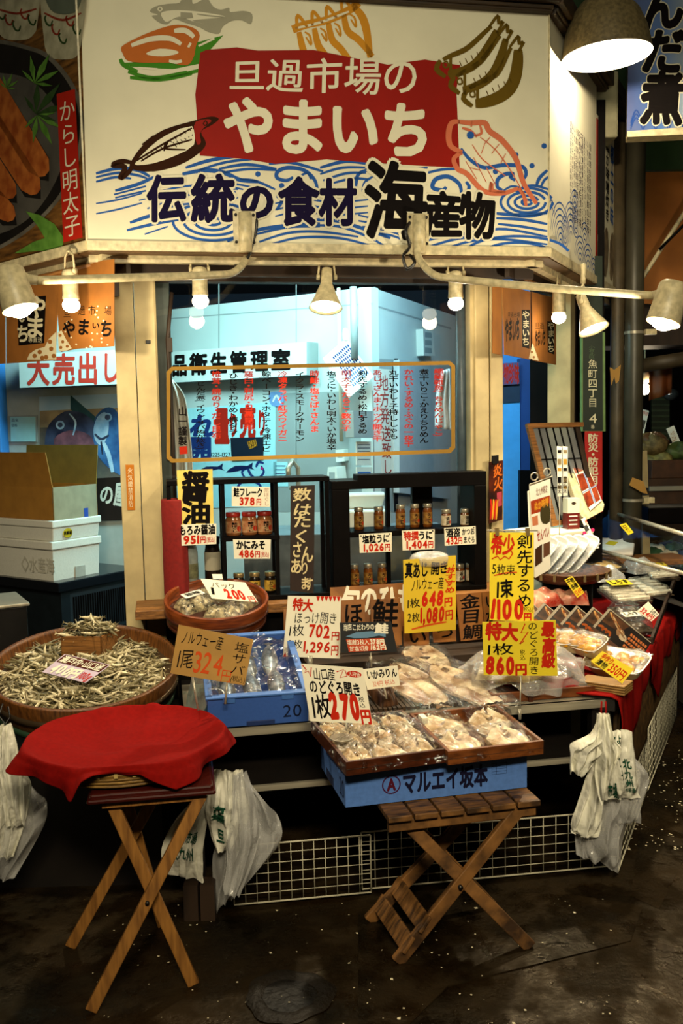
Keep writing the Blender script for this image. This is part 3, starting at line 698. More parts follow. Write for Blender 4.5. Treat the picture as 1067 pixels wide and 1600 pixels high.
# bulk-sale poster, fish poster, dark card, notices
SK, NV2 = ink('#17306a'), ink('#0d1c46')
M_sky = mat('sky_poster', '#9fd6dd', .6, var=.05); M_cyanp = mat('cyan_poster', '#8fc9d4', .6, var=.06)
mb = MB(LW); mb.ppoly([(272, 640), (430, 628), (430, 716), (272, 722)], .004, M_sky, th=.003)
mb.text('量', (336, 640, 358, 692), .005, RED_, bold=.05); mb.text('り', (358, 646, 372, 682), .005, RED_, bold=.05); mb.text('売', (375, 636, 399, 684), .005, RED_, bold=.05); mb.text('り', (402, 642, 416, 680), .005, RED_, bold=.05)
mb.text('れ', (296, 650, 332, 682), .005, SK, bold=.05, jit=1); mb.text('開', (296, 684, 330, 716), .005, SK, bold=.05)
mb.text('1225-1327', (330, 707, 360, 714), .005, BLK, bold=.02)
tag(mb.build('poster'), 'pale blue poster with red bulk sale lettering on the inside wall', 'poster')
mb = MB(LW); mb.ppoly([(276, 724), (432, 718), (432, 790), (276, 796)], .004, M_cyanp, th=.003)
for cx, cy, s in ((330, 733, 1), (376, 732, 1.05), (342, 752, .7)):
    mb.ppoly([(cx - 22 * s, cy + 6 * s), (cx - 8 * s, cy - 4 * s), (cx + 10 * s, cy - 4 * s), (cx + 18 * s, cy - 9 * s), (cx + 17 * s, cy - 1 * s), (cx + 22 * s, cy + 3 * s), (cx + 12 * s, cy), (cx - 4 * s, cy + 4 * s)], .005, NV2, sm=2)
for q in ([(385, 750), (378, 738), (386, 732), (392, 742), (402, 748), (412, 738), (408, 728)], [(392, 752), (404, 756), (408, 766), (398, 770)], [(380, 752), (372, 760), (378, 770), (388, 764)], [(400, 730), (404, 722), (412, 724)]): mb.stroke(q, 4, .005, SK, 5)
mb.dots([(409, 732)], 2.5, .006, ink('#a8206a'))
tag(mb.build('poster'), 'cyan poster with navy fish and curling tentacles low on the inside wall', 'poster')
mb = MB(LW); mb.ppoly([(360, 684), (411, 683), (411, 718), (362, 720)], .012, mat('dark_card', '#16202e', .3), th=.004); mb.ppoly([(386, 690), (399, 686), (402, 697), (390, 702)], .013, AMB); mb.text('開', [(386, 690), (399, 686), (402, 697), (390, 702)], .0135, BLK)
tag(mb.build('card'), 'dark blue card with a gold stamp in front of the bulk sale poster', 'card')
mb = MB(LW); mb.ppoly([(423, 613), (440, 613), (444, 622), (440, 634), (425, 634), (420, 623)], .006, mat('round_sticker', '#6f95c4', .4), sm=3); mb.stroke([(426, 628), (432, 618), (438, 630)], 3, .007, M_paper)
tag(mb.build('sticker'), 'round blue sticker on the cold room wall right of the bulk sale poster', 'sticker')
mb = MB(LW); mb.ppoly([(427, 722), (449, 722), (450, 760), (427, 760)], .004, M_sky, th=.002)
for i in range(5): mb.stroke([(430, 728 + i * 6), (446, 728 + i * 6)], 1.3, .005, SK, 1, taper=False)
tag(mb.build('notice'), 'pale notice with lines of blue print right of the cyan fish poster', 'notice')
# apron hanging at the left
def cloth_hang(pts_l, pts_r, Y, m, nu=24, wav=.02, name='apron', th=.004, nw=5):
    mb = MB(); n = len(pts_l) 
    L_, R_ = smooth_path(pts_l, 6), smooth_path(pts_r, 6); k = len(L_)
    def fn(u, v):
        j = min(k - 1, int(round(v * (k - 1)))); a, b = L_[j], R_[j]
        p = ony(a[0] + (b[0] - a[0]) * u, a[1] + (b[1] - a[1]) * u, Y)
        p.y += wav * sin(u * nw * pi + v * 2.3 + sin(v * 5)) + .4 * wav * sin(u * 13 + v * 9)
        return p
    mb.surf(fn, nu, k, m); return mb
M_apron = mat('apron_cloth', '#d5d2c6', .8, var=.06, bump=.1)
mb = cloth_hang([(262, 592), (264, 640), (268, 690), (272, 745)], [(270, 594), (290, 622), (298, 680), (302, 748)], 5.0, M_apron)
tag(mb.build('apron', solid=.004), 'white cloth apron hanging inside the window beside its left edge', 'apron')
# clipboard with price table
fc = Fr(ony(552, 575, 5.72), 5, 0, 0)
t = thing('clipboard', 'white table sheet hung askew by one corner on the cold room wall', 'clipboard', fc)
mb = MB(fc); mb.ppoly([(541, 528), (584, 588), (545, 622), (504, 560)], 0, M_paper, th=.004)
for i in range(9):
    for j in range(9):
        a, b = .1 + i * .075, .12 + j * .088
        x = 541 + (584 - 541) * b + (504 - 541) * a; y = 528 + (588 - 528) * b + (560 - 528) * a
        mb.stroke([(x, y), (x + 2.6, y + 3.4)], 2.3, .001, SK if j < 6 else ink('#5b6f94'), 1, taper=False)
mb.build('sheet', t)
mb = MB(fc); mb.ppoly([(536, 514), (543, 514), (545, 530), (536, 530)], .006, M_white, th=.006, sm=2); mb.build('hook', t)
# conduits, switch plates and small boxes
def pipe(px, y0, y1, Y, r, m, label, name='conduit', cat='pipe', px2=None):
    a = ony(px, y0, Y); b = ony(px2 or px, y1, Y); b.x = a.x if px2 is None else b.x
    mb = MB(); mb.tube([a, b], r, m, 12); return tag(mb.build(name), label, cat)
pipe(529, 450, 690, 5.88, .012, M_white, 'thin white conduit on the cold room wall behind the tilted table sheet')
pipe(552, 448, 560, 5.72, .022, M_room2, 'thicker grey conduit just left of the cold room corner')
M_plastic = mat('switch_plastic', '#c9cdc4', .35, var=.04)
def wallbox(fr, q, d, th, m, name, label, cat, extra=None):
    mb = MB(fr); mb.ppoly(q, d, m, th=th)
    if extra: extra(mb, d + .001)
    return tag(mb.build(name, bevel=.003), label, cat)
wallbox(LW, [(524, 703), (537, 702), (538, 721), (525, 722)], .05, .05, M_plastic, 'outlet_box', 'small white outlet box at the foot of the thin conduit', 'outlet', lambda m, d: m.ppoly([(527, 708), (535, 708), (535, 715), (527, 715)], d, M_room2))
wallbox(LW, [(512, 730), (525, 729), (528, 756), (510, 757)], .12, .1, M_plastic, 'soap_dispenser', 'white soap dispenser below the outlet box inside the shop', 'dispenser', lambda m, d: m.ppoly([(514, 738), (523, 738), (523, 748), (514, 748)], d, M_room2))
wallbox(RW, [(661, 514), (676, 517), (680, 556), (662, 556)], .05, .05, M_plastic, 'intercom_panel', 'white switch panel with three keys high on the cold room right wall', 'switch panel', lambda m, d: [m.ppoly([(664, y), (674, y + 1), (675, y + 9), (664, y + 8)], d, M_room2) for y in (519, 531, 543)])
wallbox(RW, [(552, 642), (582, 642), (584, 684), (553, 684)], .04, .05, M_room2, 'control_box', 'grey control box on the corner of the cold room', 'control box', lambda m, d: m.dots([(565, 650)], 2, d, RED_))
wallbox(RW, [(557, 690), (580, 690), (580, 727), (557, 727)], .01, .005, M_paper, 'notice', 'white notice of small grey print under the grey control box', 'notice', lambda m, d: [m.stroke([(559, y), (578, y)], 1.2, d, ink('#59606b'), 1, taper=False) for y in (695, 700, 705, 710, 718)])
wallbox(RW, [(557, 730), (581, 730), (581, 750), (557, 750)], .01, .005, M_paper, 'notice', 'white and blue notice lowest in the column under the control box', 'notice', lambda m, d: m.ppoly([(559, 737), (579, 737), (579, 743), (559, 743)], d, ink('#3a66a8')))
mb = MB(RW); mb.ppoly([(590, 576), (613, 578), (616, 746), (594, 746)], .012, M_paper, th=.004); mb.text('地方発送致し', [(592, 586), (606, 586), (613, 742), (599, 742)], .013, ink('#9c3c34'), vertical=True, bold=.01, jit=.5)
tag(mb.build('poster'), 'tall narrow paper with red mail order lettering on the cold room', 'poster')
mb = MB(RW); mb.ppoly([(624, 562), (704, 575), (704, 780), (624, 770)], .05, mat('steel_door', '#a9b0b2', .35, var=.05), th=.04); tag(mb.build('cold_room_door'), 'pale steel cold room door behind the right part of the window', 'door')
mb = cloth_hang([(690, 580), (682, 620), (680, 668)], [(702, 576), (703, 630), (704, 672)], 5.2, mat('towel', '#c6ccd0', .9, var=.05), wav=.015); tag(mb.build('towel', solid=.006), 'pale towel hanging inside the window near its right edge', 'towel')
mb = MB(); c = ony(466, 745, 5.3)
mb.tube([(c.x, c.y, 1.0), (c.x, c.y, c.z + .05), (c.x - .03, c.y - .04, c.z + .09), (c.x - .05, c.y - .09, c.z + .05), (c.x - .05, c.y - .09, c.z)], .014, M_steel); mb.tube([(c.x - .05, c.y, c.z - .06), (c.x + .05, c.y, c.z - .06)], .012, M_steel)
tag(mb.build('tap'), 'chrome tap just above the left black rack, inside the window', 'tap')
mb = MB(); mb.box(-.52, 5.02, .0, .55, 5.5, 1.0, mat('bench_steel', '#8d979c', .3, .6)); tag(mb.build('work_bench'), 'steel work bench inside the shop behind the black racks', 'bench')
mb = MB(); mb.box(-.02, 5.05, 1.0, .26, 5.3, 1.12, M_plastic); mb.box(.0, 5.12, 1.12, .24, 5.28, 1.2, M_plastic, taper=.2); tag(mb.build('weighing_scale', bevel=.01), 'pale weighing scale on the steel bench behind the tall dark banner', 'scale')
# vertical pipes close behind the glass
a = onplane(722, 700, FRONT.o - FRONT.ez * .14, FRONT.ez); mb = MB(); mb.tube([(a.x, a.y, .86), (a.x, a.y, 2.2)], .026, mat('grey_blue_pipe', '#51606a', .35, var=.2), 14); tag(mb.build('drain_pipe'), 'grey vertical pipe just inside the right edge of the window', 'pipe')
mb = MB(FRONT); mb.box(-.655, .86, -.16, -.585, 2.2, -.05, mat('dark_green_post', '#2b3631', .5, var=.2)); tag(mb.build('inner_post', bevel=.004), 'dark greenish post just inside the left edge of the window', 'post')
mb = MB(FRONT); mb.tube([(-.575, 2.15, -.05), (-.60, 1.95, -.045), (-.592, 1.6, -.045), (-.592, 1.15, -.045)], .009, M_dark); mb.box(-.602, 1.9, -.06, -.58, 1.96, -.036, M_dark); tag(mb.build('cable'), 'dark power cable running down the left inner edge of the window', 'cable')

# printed product list on the window pane
GOLD = ink('#85652a')
mb = MB(FRONT); dd = -.0295
def ring(q0, w):
    q = smooth_path(q0, 1)
fo = [(268, 573), (703, 564), (711, 571), (711, 700), (704, 708), (268, 723), (260, 716), (260, 581)]
fi = [(270, 579), (701, 570), (705, 574), (705, 697), (700, 702), (271, 717), (266, 712), (266, 585)]
Pn = [(*FRONT.px(x, y, dd), dd) for x, y in fo + fi]
mb.add(Pn, [(i, (i + 1) % 8, 8 + (i + 1) % 8, 8 + i) for i in range(8)], GOLD)
LIST = [(313.6, 597, 706, 'じんだ煮(イワシ・サバぬか炊き)', 0), (338, 580, 686, '椎茸・焼のり・だし昆布', 1), (364.5, 583, 679, 'ひじき・わかめ・棒タラ', 0), (388.6, 580, 672, '羅臼・利尻・日高昆布', 1), (416, 580, 706, '鯨ベーコン・ホタテ・冷凍エビ', 0), (441.5, 580, 690, '冷凍タラバ・紅ズワイガニ', 1), (468.5, 581, 690, 'イクラ・スモークサーモン', 0), (491.4, 579, 675, '時鮭・塩さば・さんま', 1), (517.8, 580, 703, '塩うに・いわし明太・いか塩辛', 0), (541, 579, 673, '明太子・たらこ・数の子', 1), (566.5, 579, 678, '剣先するめ・松白するめ', 0), (589.5, 578, 690, 'あじ・さんま・ホッケ開き干', 1), (614.8, 578, 686, '丸干いわし・子持ししゃも', 0), (638.5, 577, 698, 'かれい・するめ・ふぐの一夜干', 1), (662.5, 577, 692, '煮干いりこ・かえりちりめん', 0), (685.5, 576, 687, '縮緬雑魚(ちりめんじゃこ)', 1)]
REDW = ink('#98200f')
for x, y0, y1, st, k in LIST: mb.text(st, (x - 7.2, y0, x + 7.2, y1), dd, (BLK, REDW)[k], vertical=True, bold=.025)
mb.text('山一謹製', (279, 636, 292, 696), dd, BLK, vertical=True, bold=.03); mb.ppoly([(280, 698), (292, 697), (293, 709), (281, 710)], dd - .0002, REDW)
pr = mb.build('printed_list', wroot)

# left opening: sale sign, fish photo, small papers
t = thing('sale_sign', 'white box sign with big red sale lettering seen through the left opening', 'sign', Fr(LB.w(.1, 1.9, .1), -12))
mb = MB(LB); mb.ppoly([(29, 554), (215, 545), (215, 599), (31, 606)], .2, mat('sale_white', '#cfdcd8', .5, var=.03), th=.2, mside=mat('sale_side', '#4a5a63', .5))
for ch, x0, x1, y0, y1 in (('大', 43, 77, 556, 601), ('売', 82, 117, 555, 600), ('出', 121, 153, 554, 599), ('し', 158, 186, 552, 597)): mb.text(ch, (x0, y0, x1, y1), .2012, ink('#c23a2c'), bold=.03)
mb.build('panel', t)
mb = MB(LB)
mb.ppoly([(61, 620), (215, 614), (215, 800), (64, 800)], .012, mat('photo_sky', '#9fc4e0', .4, hex2='#c4dbe8', scale=3), th=.01)
mb.ppoly([(62, 642), (215, 636), (215, 668), (62, 672)], .0125, mat('photo_sand', '#b5a27c', .4, hex2='#8f8168', scale=10))
mb.ppoly([(62, 668), (215, 664), (215, 748), (64, 752)], .0128, mat('photo_deck', '#6e655a', .4, hex2='#454346', scale=9))
FD, FL2, FB_, FP = mat('photo_fish_dark', '#232a44', .4, hex2='#465270', scale=12), mat('photo_fish_light', '#c9e2f2', .4, hex2='#86b2d8', scale=12), mat('photo_fish_blue', '#4a7fb8', .4, hex2='#2a4c80', scale=12), mat('photo_fish_pink', '#94606e', .4, hex2='#553a48', scale=12)
mb.ppoly([(110, 617), (150, 652), (146, 662), (110, 640)], .013, mat('photo_teal', '#2e5660', .4))
mb.ppoly([(70, 690), (76, 664), (95, 646), (110, 642), (130, 646), (148, 662), (146, 690), (150, 720), (110, 735), (85, 720), (72, 706)], .0135, FD, sm=3)
mb.ppoly([(84, 686), (110, 672), (140, 680), (146, 700), (120, 712), (95, 708)], .014, FP, sm=3); mb.dots([(94, 664)], 7, .0142, FL2, 12); mb.dots([(94, 664)], 4, .0145, FD, 10)
mb.stroke([(108, 646), (118, 660), (114, 680)], 3, .0145, FL2); mb.stroke([(80, 700), (100, 708), (125, 700), (146, 706)], 3, .0145, FB_)
mb.ppoly([(146, 668), (150, 650), (165, 637), (180, 640), (190, 660), (195, 700), (192, 740), (175, 735), (155, 715), (146, 690)], .0138, FB_, sm=3)
mb.ppoly([(146, 672), (152, 652), (164, 644), (170, 656), (168, 680), (160, 695), (150, 690)], .0141, FL2, sm=3); mb.dots([(168, 652)], 7, .0144, FL2, 12); mb.dots([(168, 652)], 4.5, .0147, FD, 10)
mb.stroke([(148, 678), (158, 686), (170, 680)], 4, .0147, FD); mb.stroke([(162, 692), (170, 712), (176, 738)], 7, .0144, FL2); mb.stroke([(158, 690), (160, 710)], 4, .0147, FD)
mb.ppoly([(60, 752), (215, 744), (215, 812), (62, 816)], .0148, mat('photo_brown', '#1e110c', .5))
mb.text('の屋', [(156, 760), (200, 752), (200, 792), (156, 786)], .0155, M_paper, bold=.03, jit=.6)
tag(mb.build('fish_photo_poster'), 'large photo poster of silvery fish heads above a dark strip, behind the cardboard box', 'poster')
mb = MB(LB); mb.ppoly([(10, 650), (58, 649), (58, 690), (12, 690)], .012, M_room2, th=.006); mb.ppoly([(16, 651), (55, 651), (55, 690), (17, 690)], .016, M_sky, th=.003); mb.text('品名', (18, 654, 29, 659), .017, SK); mb.text('価格', (18, 662, 27, 667), .017, SK)
tag(mb.build('notice'), 'small pale notice on the wall left of the fish photo poster', 'notice')

# partition coloured with the interior's blue shade, seen through the right-hand opening
mb = MB(); mb.box(1.0, 6.75, 0, 1.72, 6.82, 2.7, M_blue); struct(mb.build('wall_partition'))
BP = Fr((1.0, 6.5, 0), 0)
mb = MB(BP); mb.ppoly([(776, 628), (812, 626), (813, 830), (776, 830)], .0, mat('blue_door_shade', '#3f8cc9', .5, var=.06), th=.04); mb.ppoly([(812, 560), (832, 556), (832, 900), (813, 900)], -.01, M_blue2, th=.1); mb.ppoly([(776, 600), (812, 600), (812, 628), (776, 630)], .01, mat('dark_blue_trim', '#132338', .5), th=.05)
mb.ppoly([(778, 568), (811, 566), (811, 600), (778, 602)], .03, mat('red_print_film', '#4c3a5c', .5), th=.01); mb.text('干物珍味', (779, 569, 811, 599), .031, RED_, bold=.03)
mb.ppoly([(812, 735), (850, 735), (850, 900), (812, 900)], .06, M_black, th=.06)
tag(mb.build('blue_door'), 'shade-blue door and dark jamb inside the right-hand opening', 'door')

# ================================================================== OPENINGS, CLOTHS
# left and right short curtains
M_noren = mat('noren_cloth', '#8a5417', .85, var=.14, scale=10, bump=.08)
NW = ink('#c9c0a0')
def noren(fr, panels, root, d=.0):
    for k, poly in enumerate(panels):
        mb = MB(fr); mb.ppoly(poly['q'], d, M_noren, th=.003)
        poly.get('art', lambda m: None)(mb); mb.build('panel', root)
lf = Fr(LEFT.w(0, 0, -.06), YL)
t = thing('noren_curtain', 'ochre shop curtain with black lettering hanging in the left opening', 'curtain', Fr(LEFT.w(-.5, 2.0, -.06), YL))
def art1(m):
    m.ppoly([(27, 466), (72, 462), (69, 536), (29, 540)], .0008, BLK)
    m.text('や', (44, 463, 72, 497), .0016, NW, bold=.03, jit=.4); m.text('ま', (40, 494, 70, 528), .0016, NW, bold=.03, jit=.4); m.text('ち', (26, 508, 46, 534), .0016, NW, bold=.03, jit=.4); m.text('い', (28, 490, 46, 504), .0016, NW, bold=.03)
    m.text('専直送', (44, 527, 66, 535), .0016, NW)
    m.ppoly([(42, 562), (46, 553), (56, 546), (70, 542), (76, 530), (88, 518), (88, 562)], .0008, NW)
    m.dots([(54, 556), (62, 550), (72, 558), (80, 545), (78, 534), (66, 559), (84, 556)], 3.6, .0014, M_noren, 8)
def art2(m):
    for ch, x in (('旦', 99), ('過', 122), ('市', 138), ('場', 163)): m.text(ch, (x, 478 if x > 110 else 483, x + 11, 492 if x > 110 else 496), .0008, BLK)
    for ch, x, y in (('や', 98, 502), ('ま', 121, 499), ('い', 143, 504), ('ち', 157, 500)): m.text(ch, (x, y, x + (20 if ch != 'い' else 12), y + 25 if ch != 'い' else y + 10), .0008, BLK, bold=.03, jit=.8)
    m.ppoly([(90, 520), (96, 516), (103, 530), (112, 544), (104, 548), (92, 549)], .0008, NW); m.dots([(94, 524), (98, 534), (95, 543), (105, 541)], 2.6, .0014, M_noren, 7)
    m.dots([(R.uniform(100, 170), R.uniform(478, 545)) for _ in range(26)], 1.5, .0008, NW, 6)
noren(lf, [dict(q=[(-40, 424), (7, 420), (8, 568), (-40, 572)]), dict(q=[(9, 421), (88, 414), (90, 470), (86, 563), (10, 568)], art=art1), dict(q=[(90, 413), (178, 405), (178, 541), (120, 545), (95, 550), (89, 480)], art=art2)], t)
mb = MB(lf); mb.tube([(-1.9, 2.23, 0), (-.08, 2.23, 0)], .008, M_wood); mb.build('rod', t)
rf = Fr(RIGHT.w(0, 0, -.17), YR)
t = thing('noren_curtain', 'ochre shop curtain with black lettering hanging in the right opening', 'curtain', Fr(RIGHT.w(.6, 2.0, -.17), YR))
def art3(m):
    m.text('やまいち', (789, 498, 812, 532), .0008, BLK, bold=.04, jit=.6); m.text('旦過市場', (793, 488, 812, 496), .0008, BLK)
    m.ppoly([(815, 484), (828, 484), (827, 545), (816, 542)], .0008, BLK); m.text('やまいち', (816, 486, 827, 540), .0016, NW, vertical=True, bold=.03)
def art4(m):
    m.text('やまいち', (836, 516, 852, 540), .0008, BLK, bold=.04, jit=.6); m.text('旦過', (836, 504, 850, 514), .0008, BLK)
    m.ppoly([(855, 502), (866, 503), (866, 554), (856, 550)], .0008, BLK); m.text('やまいち', (856, 504, 866, 550), .0016, NW, vertical=True, bold=.03)
    m.ppoly([(826, 560), (832, 536), (842, 564)], .0008, NW); m.dots([(831, 550), (834, 558)], 2, .0014, M_noren)
noren(rf, [dict(q=[(770, 440), (784, 444), (784, 555), (770, 552)]), dict(q=[(785, 444), (829, 456), (829, 562), (788, 554)], art=art3), dict(q=[(831, 456), (869, 466), (869, 570), (832, 563)], art=art4)], t)
mb = MB(rf); mb.tube([(.1, 2.22, 0), (1.0, 2.22, 0)], .008, M_wood); mb.build('rod', t)
# right-hand opening posts
mb = MB(RIGHT); mb.box(.955, 0, -.24, 1.05, 2.29, -.12, M_cream); mb.box(1.06, 0, -.2, 1.10, 2.29, -.12, M_dark); mb.box(1.12, 0, -.22, 1.2, 2.29, -.12, M_cream2); struct(mb.build('trim_6'))
mb = MB(RIGHT); mb.box(.1, 0, -.3, 1.7, .62, -.2, M_dark); struct(mb.build('wall_side'))
mb = MB(RIGHT); mb.box(1.2, 0, -.4, 1.75, 2.3, -.3, M_black); struct(mb.build('wall_end'))
mb = MB(LEFT); mb.box(-1.9, 2.12, -.2, -.1, 2.26, -.16, M_dark); struct(mb.build('trim_7'))

# small stickers on the left column
mb = MB(FRONT); mb.ppoly([(196, 726), (209, 726), (211, 797), (199, 797)], .0325, ink('#a5621c')); mb.text('火気厳禁消防', [(199, 731), (207, 731), (208, 792), (201, 792)], .0333, NW, vertical=True)
tag(mb.build('sticker'), 'narrow orange sticker on the cream column left of the window', 'sticker')
fp = Fr(FRONT.w(.86, 1.2, .07), 25)
t = thing('postcard', 'dark flame coloured poster clipped to the right cream column', 'poster', fp)
mb = MB(fp); mb.ppoly([(764, 722), (786, 719), (785, 812), (764, 818)], 0, mat('poster_night', '#150c0b', .3, hex2='#4a1a0a', scale=14), th=.003); mb.text('炎火', [(771, 726), (785, 724), (785, 765), (772, 768)], .0008, ink('#a8541a'), vertical=True, bold=.03, jit=1)
mb.ppoly([(776, 770), (784, 768), (784, 790), (777, 792)], .0008, ink('#8f3340'))
for i in range(4): mb.stroke([(766 + i * 3, 812), (768 + i * 3, 795 - i * 3), (767 + i * 4, 780)], 3, .0008, (RED_, AMB)[i % 2])
mb.build('sheet', t); mb = MB(fp); mb.ppoly([(770, 712), (779, 711), (779, 724), (770, 725)], .008, M_blackm, th=.012); mb.build('clip', t)

# red cloth roll standing on the sill
c = FRONT.w(-.60, SILL, .14)
mb = MB(Matrix.Translation(c)); mb.lathe([(.030, 0), (.052, .003), (.053, .05), (.0525, .28), (.053, .43), (.051, .437), (.034, .437), (.032, .40), (.0001, .40)], mat('red_felt', '#74100a', .9, var=.15, scale=60, bump=.15), 30)
for i in range(3): pass
tag(mb.build('cloth_roll'), 'tall roll of red felt standing on the sill beside the left column', 'cloth roll')

# ================================================================== LAMPS
M_lamp = mat('lamp_cream_metal', '#bfb28c', .38, var=.25, scale=40)
E_bulb = emis('bulb_glow', (1.0, .88, .66), 9.0)
def T_axis(loc, ax):
    return Matrix.Translation(V(loc)) @ V(ax).to_track_quat('Z', 'Y').to_matrix().to_4x4()
def bulb_light(p, ax, power):
    q = V(p) + V(ax) * .05
    light('POINT', q, power, WARM, .035)
def clip_lamp(px, py, fr, d, label, power, cone=False, ax=(0, 0, -1), top=None):
    """spot lamp hung under the soffit: bulb centre at the pixel, d out from the frame"""
    p = onplane(px, py, fr.o + fr.ez * d, fr.ez); a = V(ax).normalized()
    t = thing('spot_lamp', label, 'lamp', Matrix.Translation(p), 'spot lamps under the fascia')
    T = T_axis(p, a)
    mb = MB()
    if cone: prof = [(.012, -.155), (.022, -.15), (.024, -.11), (.024, -.085), (.05, -.02), (.068, .02), (.069, .024), (.066, .022), (.048, -.018), (.02, -.08), (.0001, -.08)]
    else: prof = [(.012, -.125), (.026, -.12), (.03, -.11), (.031, -.03), (.033, -.012), (.030, -.010), (.0001, -.012)]
    mb.lathe(prof, M_lamp, 24, T)
    if not cone:
        for k in range(4): mb.cbox((.0, .0315, -.10 + k * .014), (.03, .004, .005), M_black, T)
    mb.build('lamp_shade', t)
    z0 = 2.262; hz = p - a * .115
    mb = MB(); s = V((fr.ex.x, fr.ex.y, 0)) * .036
    mb.tube([hz + s, hz + s * .8 + V((0, 0, .06)), hz + V((0, 0, .085)), hz - s * .8 + V((0, 0, .06)), hz - s], .0045, M_lamp, 6, caps=True)
    mb.tube([hz + V((0, 0, .08)), (hz.x, hz.y, z0)], .011, M_lamp, 8); brk = mb.build('bracket', t)
    for sg_ in (1, -1): mb = MB(); mb.lathe([(.011, -.006), (.011, .006)], M_lamp, 10, T_axis(hz + s * sg_, fr.ex)); mb.build('knob', brk)
    mb = MB(); mb.sphere((0, 0, .012) if not cone else (0, 0, .010), .034 if not cone else .062, E_bulb, 18, .85 if not cone else .25, T); mb.build('bulb', t)
    if cone: light('SPOT', p + a * .055, power, WARM, .03, p + a, spot=2.4, blend=.5)
    else: bulb_light(p, a, power)
LP = 3.2
clip_lamp(111, 472, LEFT, .05, 'cylindrical spot lamp with glowing bulb in front of the left curtain', LP * .6)
clip_lamp(313, 466, FRONT, .17, 'cylindrical spot lamp with glowing bulb above the left part of the window', LP)
clip_lamp(509, 473, FRONT, .20, 'cone shaped spot lamp at the middle above the window', 60, True, (-.05, -.35, -1))
clip_lamp(712, 470, FRONT, .17, 'cylindrical spot lamp with glowing bulb by the right cream column', LP)
clip_lamp(873, 492, RIGHT, -.06, 'cylindrical spot lamp with glowing bulb in front of the right curtain', LP * .7)
clip_lamp(925, 508, RIGHT, .14, 'cone shaped spot lamp beside the right curtain', 95, True, (.3, -.35, -1))
def arm_lamp(bpx, path_px, hpx, lab, tilt):
    """bent pipe bracketed to the sign, ending in a swivelling lamp head"""
    b = onplane(*bpx, SIGN.o, SIGN.ez)
    t = thing('arm_lamp', lab, 'lamp', Matrix.Translation(b), 'pipe arm lamps')
    mb = MB(Fr(b, YF)); mb.box(-.045, -.075, 0, .045, .06, .012, M_lamp); mb.tube([(0, .05, .03), (0, -.10, .03)], .026, M_lamp, 12); brk = mb.build('bracket', t)
    for x in (-.035, .035):
        for y in (-.06, .045): mb2 = MB(Fr(b, YF)); mb2.lathe([(.006, 0), (.006, .005)], M_blackm, 8, Matrix.Translation(V((x, y, .012)))); mb2.build('bolt', brk)
    pts = [ony(x, y, Y) for x, y, Y in path_px]
    mb = MB(); mb.tube(smooth_path([tuple(p) for p in pts], 5), .0145, M_lamp, 12); mb.build('pipe', t)
    e = pts[-1]; h = ony(*hpx); a = V(tilt).normalized(); T = T_axis(h, a)
    mb = MB(); mb.tube([e, (e + h - a * .05) / 2 + V((0, 0, .008)), h - a * .06], .017, M_lamp, 10); mb.lathe([(.024, -.012), (.024, .012)], M_lamp, 14, T_axis((e * .5 + h * .5 - a * .03), (0, 1, 0))); mb.build('joint', t)
    mb = MB(); mb.lathe([(.03, -.10), (.046, -.096), (.052, -.085), (.06, .045), (.058, .05), (.053, .042), (.045, -.07), (.0001, -.075)], M_lamp, 26, T); mb.build('lamp_shade', t)
    mb = MB(); mb.sphere((0, 0, .035), .047, E_bulb, 18, .85, T); mb.build('bulb', t)
    bulb_light(h + a * .04, a, 46)
    return t, b
t, b = arm_lamp((382, 355), [(384, 372, 3.95), (386, 400, 3.93), (366, 425, 3.8), (325, 430, 3.66), (200, 434, 3.48), (58, 438, 3.3)], (25, 462, 3.26), 'white pipe arm lamp at the left, its head pointing down right', (.30, -.1, -1))
mb = MB(); mb.tube(smooth_path([tuple(ony(x, y, Y)) for x, y, Y in ((392, 338, 3.93), (401, 345, 3.9), (396, 380, 3.9), (386, 404, 3.9), (372, 418, 3.95), (362, 405, 4.05))], 5), .006, M_blackm, 6); mb.build('cord', t)
t, b = arm_lamp((652, 358), [(652, 375, 4.0), (654, 402, 3.96), (676, 428, 3.84), (715, 436, 3.74), (860, 450, 3.6), (1020, 462, 3.48)], (1042, 484, 3.44), 'white pipe arm lamp at the right, its head pointing down left', (-.32, -.1, -1))
mb = MB(); mb.tube(smooth_path([tuple(ony(x, y, Y)) for x, y, Y in ((640, 348, 3.97), (634, 362, 3.93), (640, 385, 3.95), (630, 400, 4.0), (636, 420, 4.0), (648, 410, 4.0), (640, 398, 4.02))], 5), .007, M_blackm, 6); mb.build('cord', t)
# dome pendant
dc = ony(948, 88, 4.3)
t = thing('pendant_lamp', 'large mottled dome lamp hanging at the top right corner', 'lamp', Matrix.Translation(dc))
Td = Matrix.Translation(dc) @ Matrix.Rotation(radians(-3), 4, 'Y')
M_dome = mat('dome_enamel', '#6a5c3c', .6, var=.35, scale=60, bump=.2)
mb = MB(); mb.lathe([(.19, 0), (.186, .033), (.173, .10), (.145, .17), (.104, .22), (.055, .247), (.0001, .252)], M_dome, 48, Td, caps=False); mb.lathe([(.0001, .246), (.055, .241), (.101, .214), (.14, .166), (.168, .097), (.182, .033), (.19, 0)], emis('dome_inner_glow', (1, .93, .8), 1.6), 48, Td, caps=False); mb.build('lamp_shade', t)  # inner face glows in place of the bulb light it would reflect
mb = MB(); mb.tube([Td @ V((0, 0, .22)), Td @ V((0, 0, .30)), V((dc.x, dc.y, 4.4))], [.03, .02, .008], M_blackm, 10); mb.build('cord', t)
mb = MB(); mb.sphere((0, 0, .075), .06, E_bulb, 18, 1.2, Td); mb.build('bulb', t)
light('POINT', Td @ V((0, 0, .008)), 55, WARM, .03)

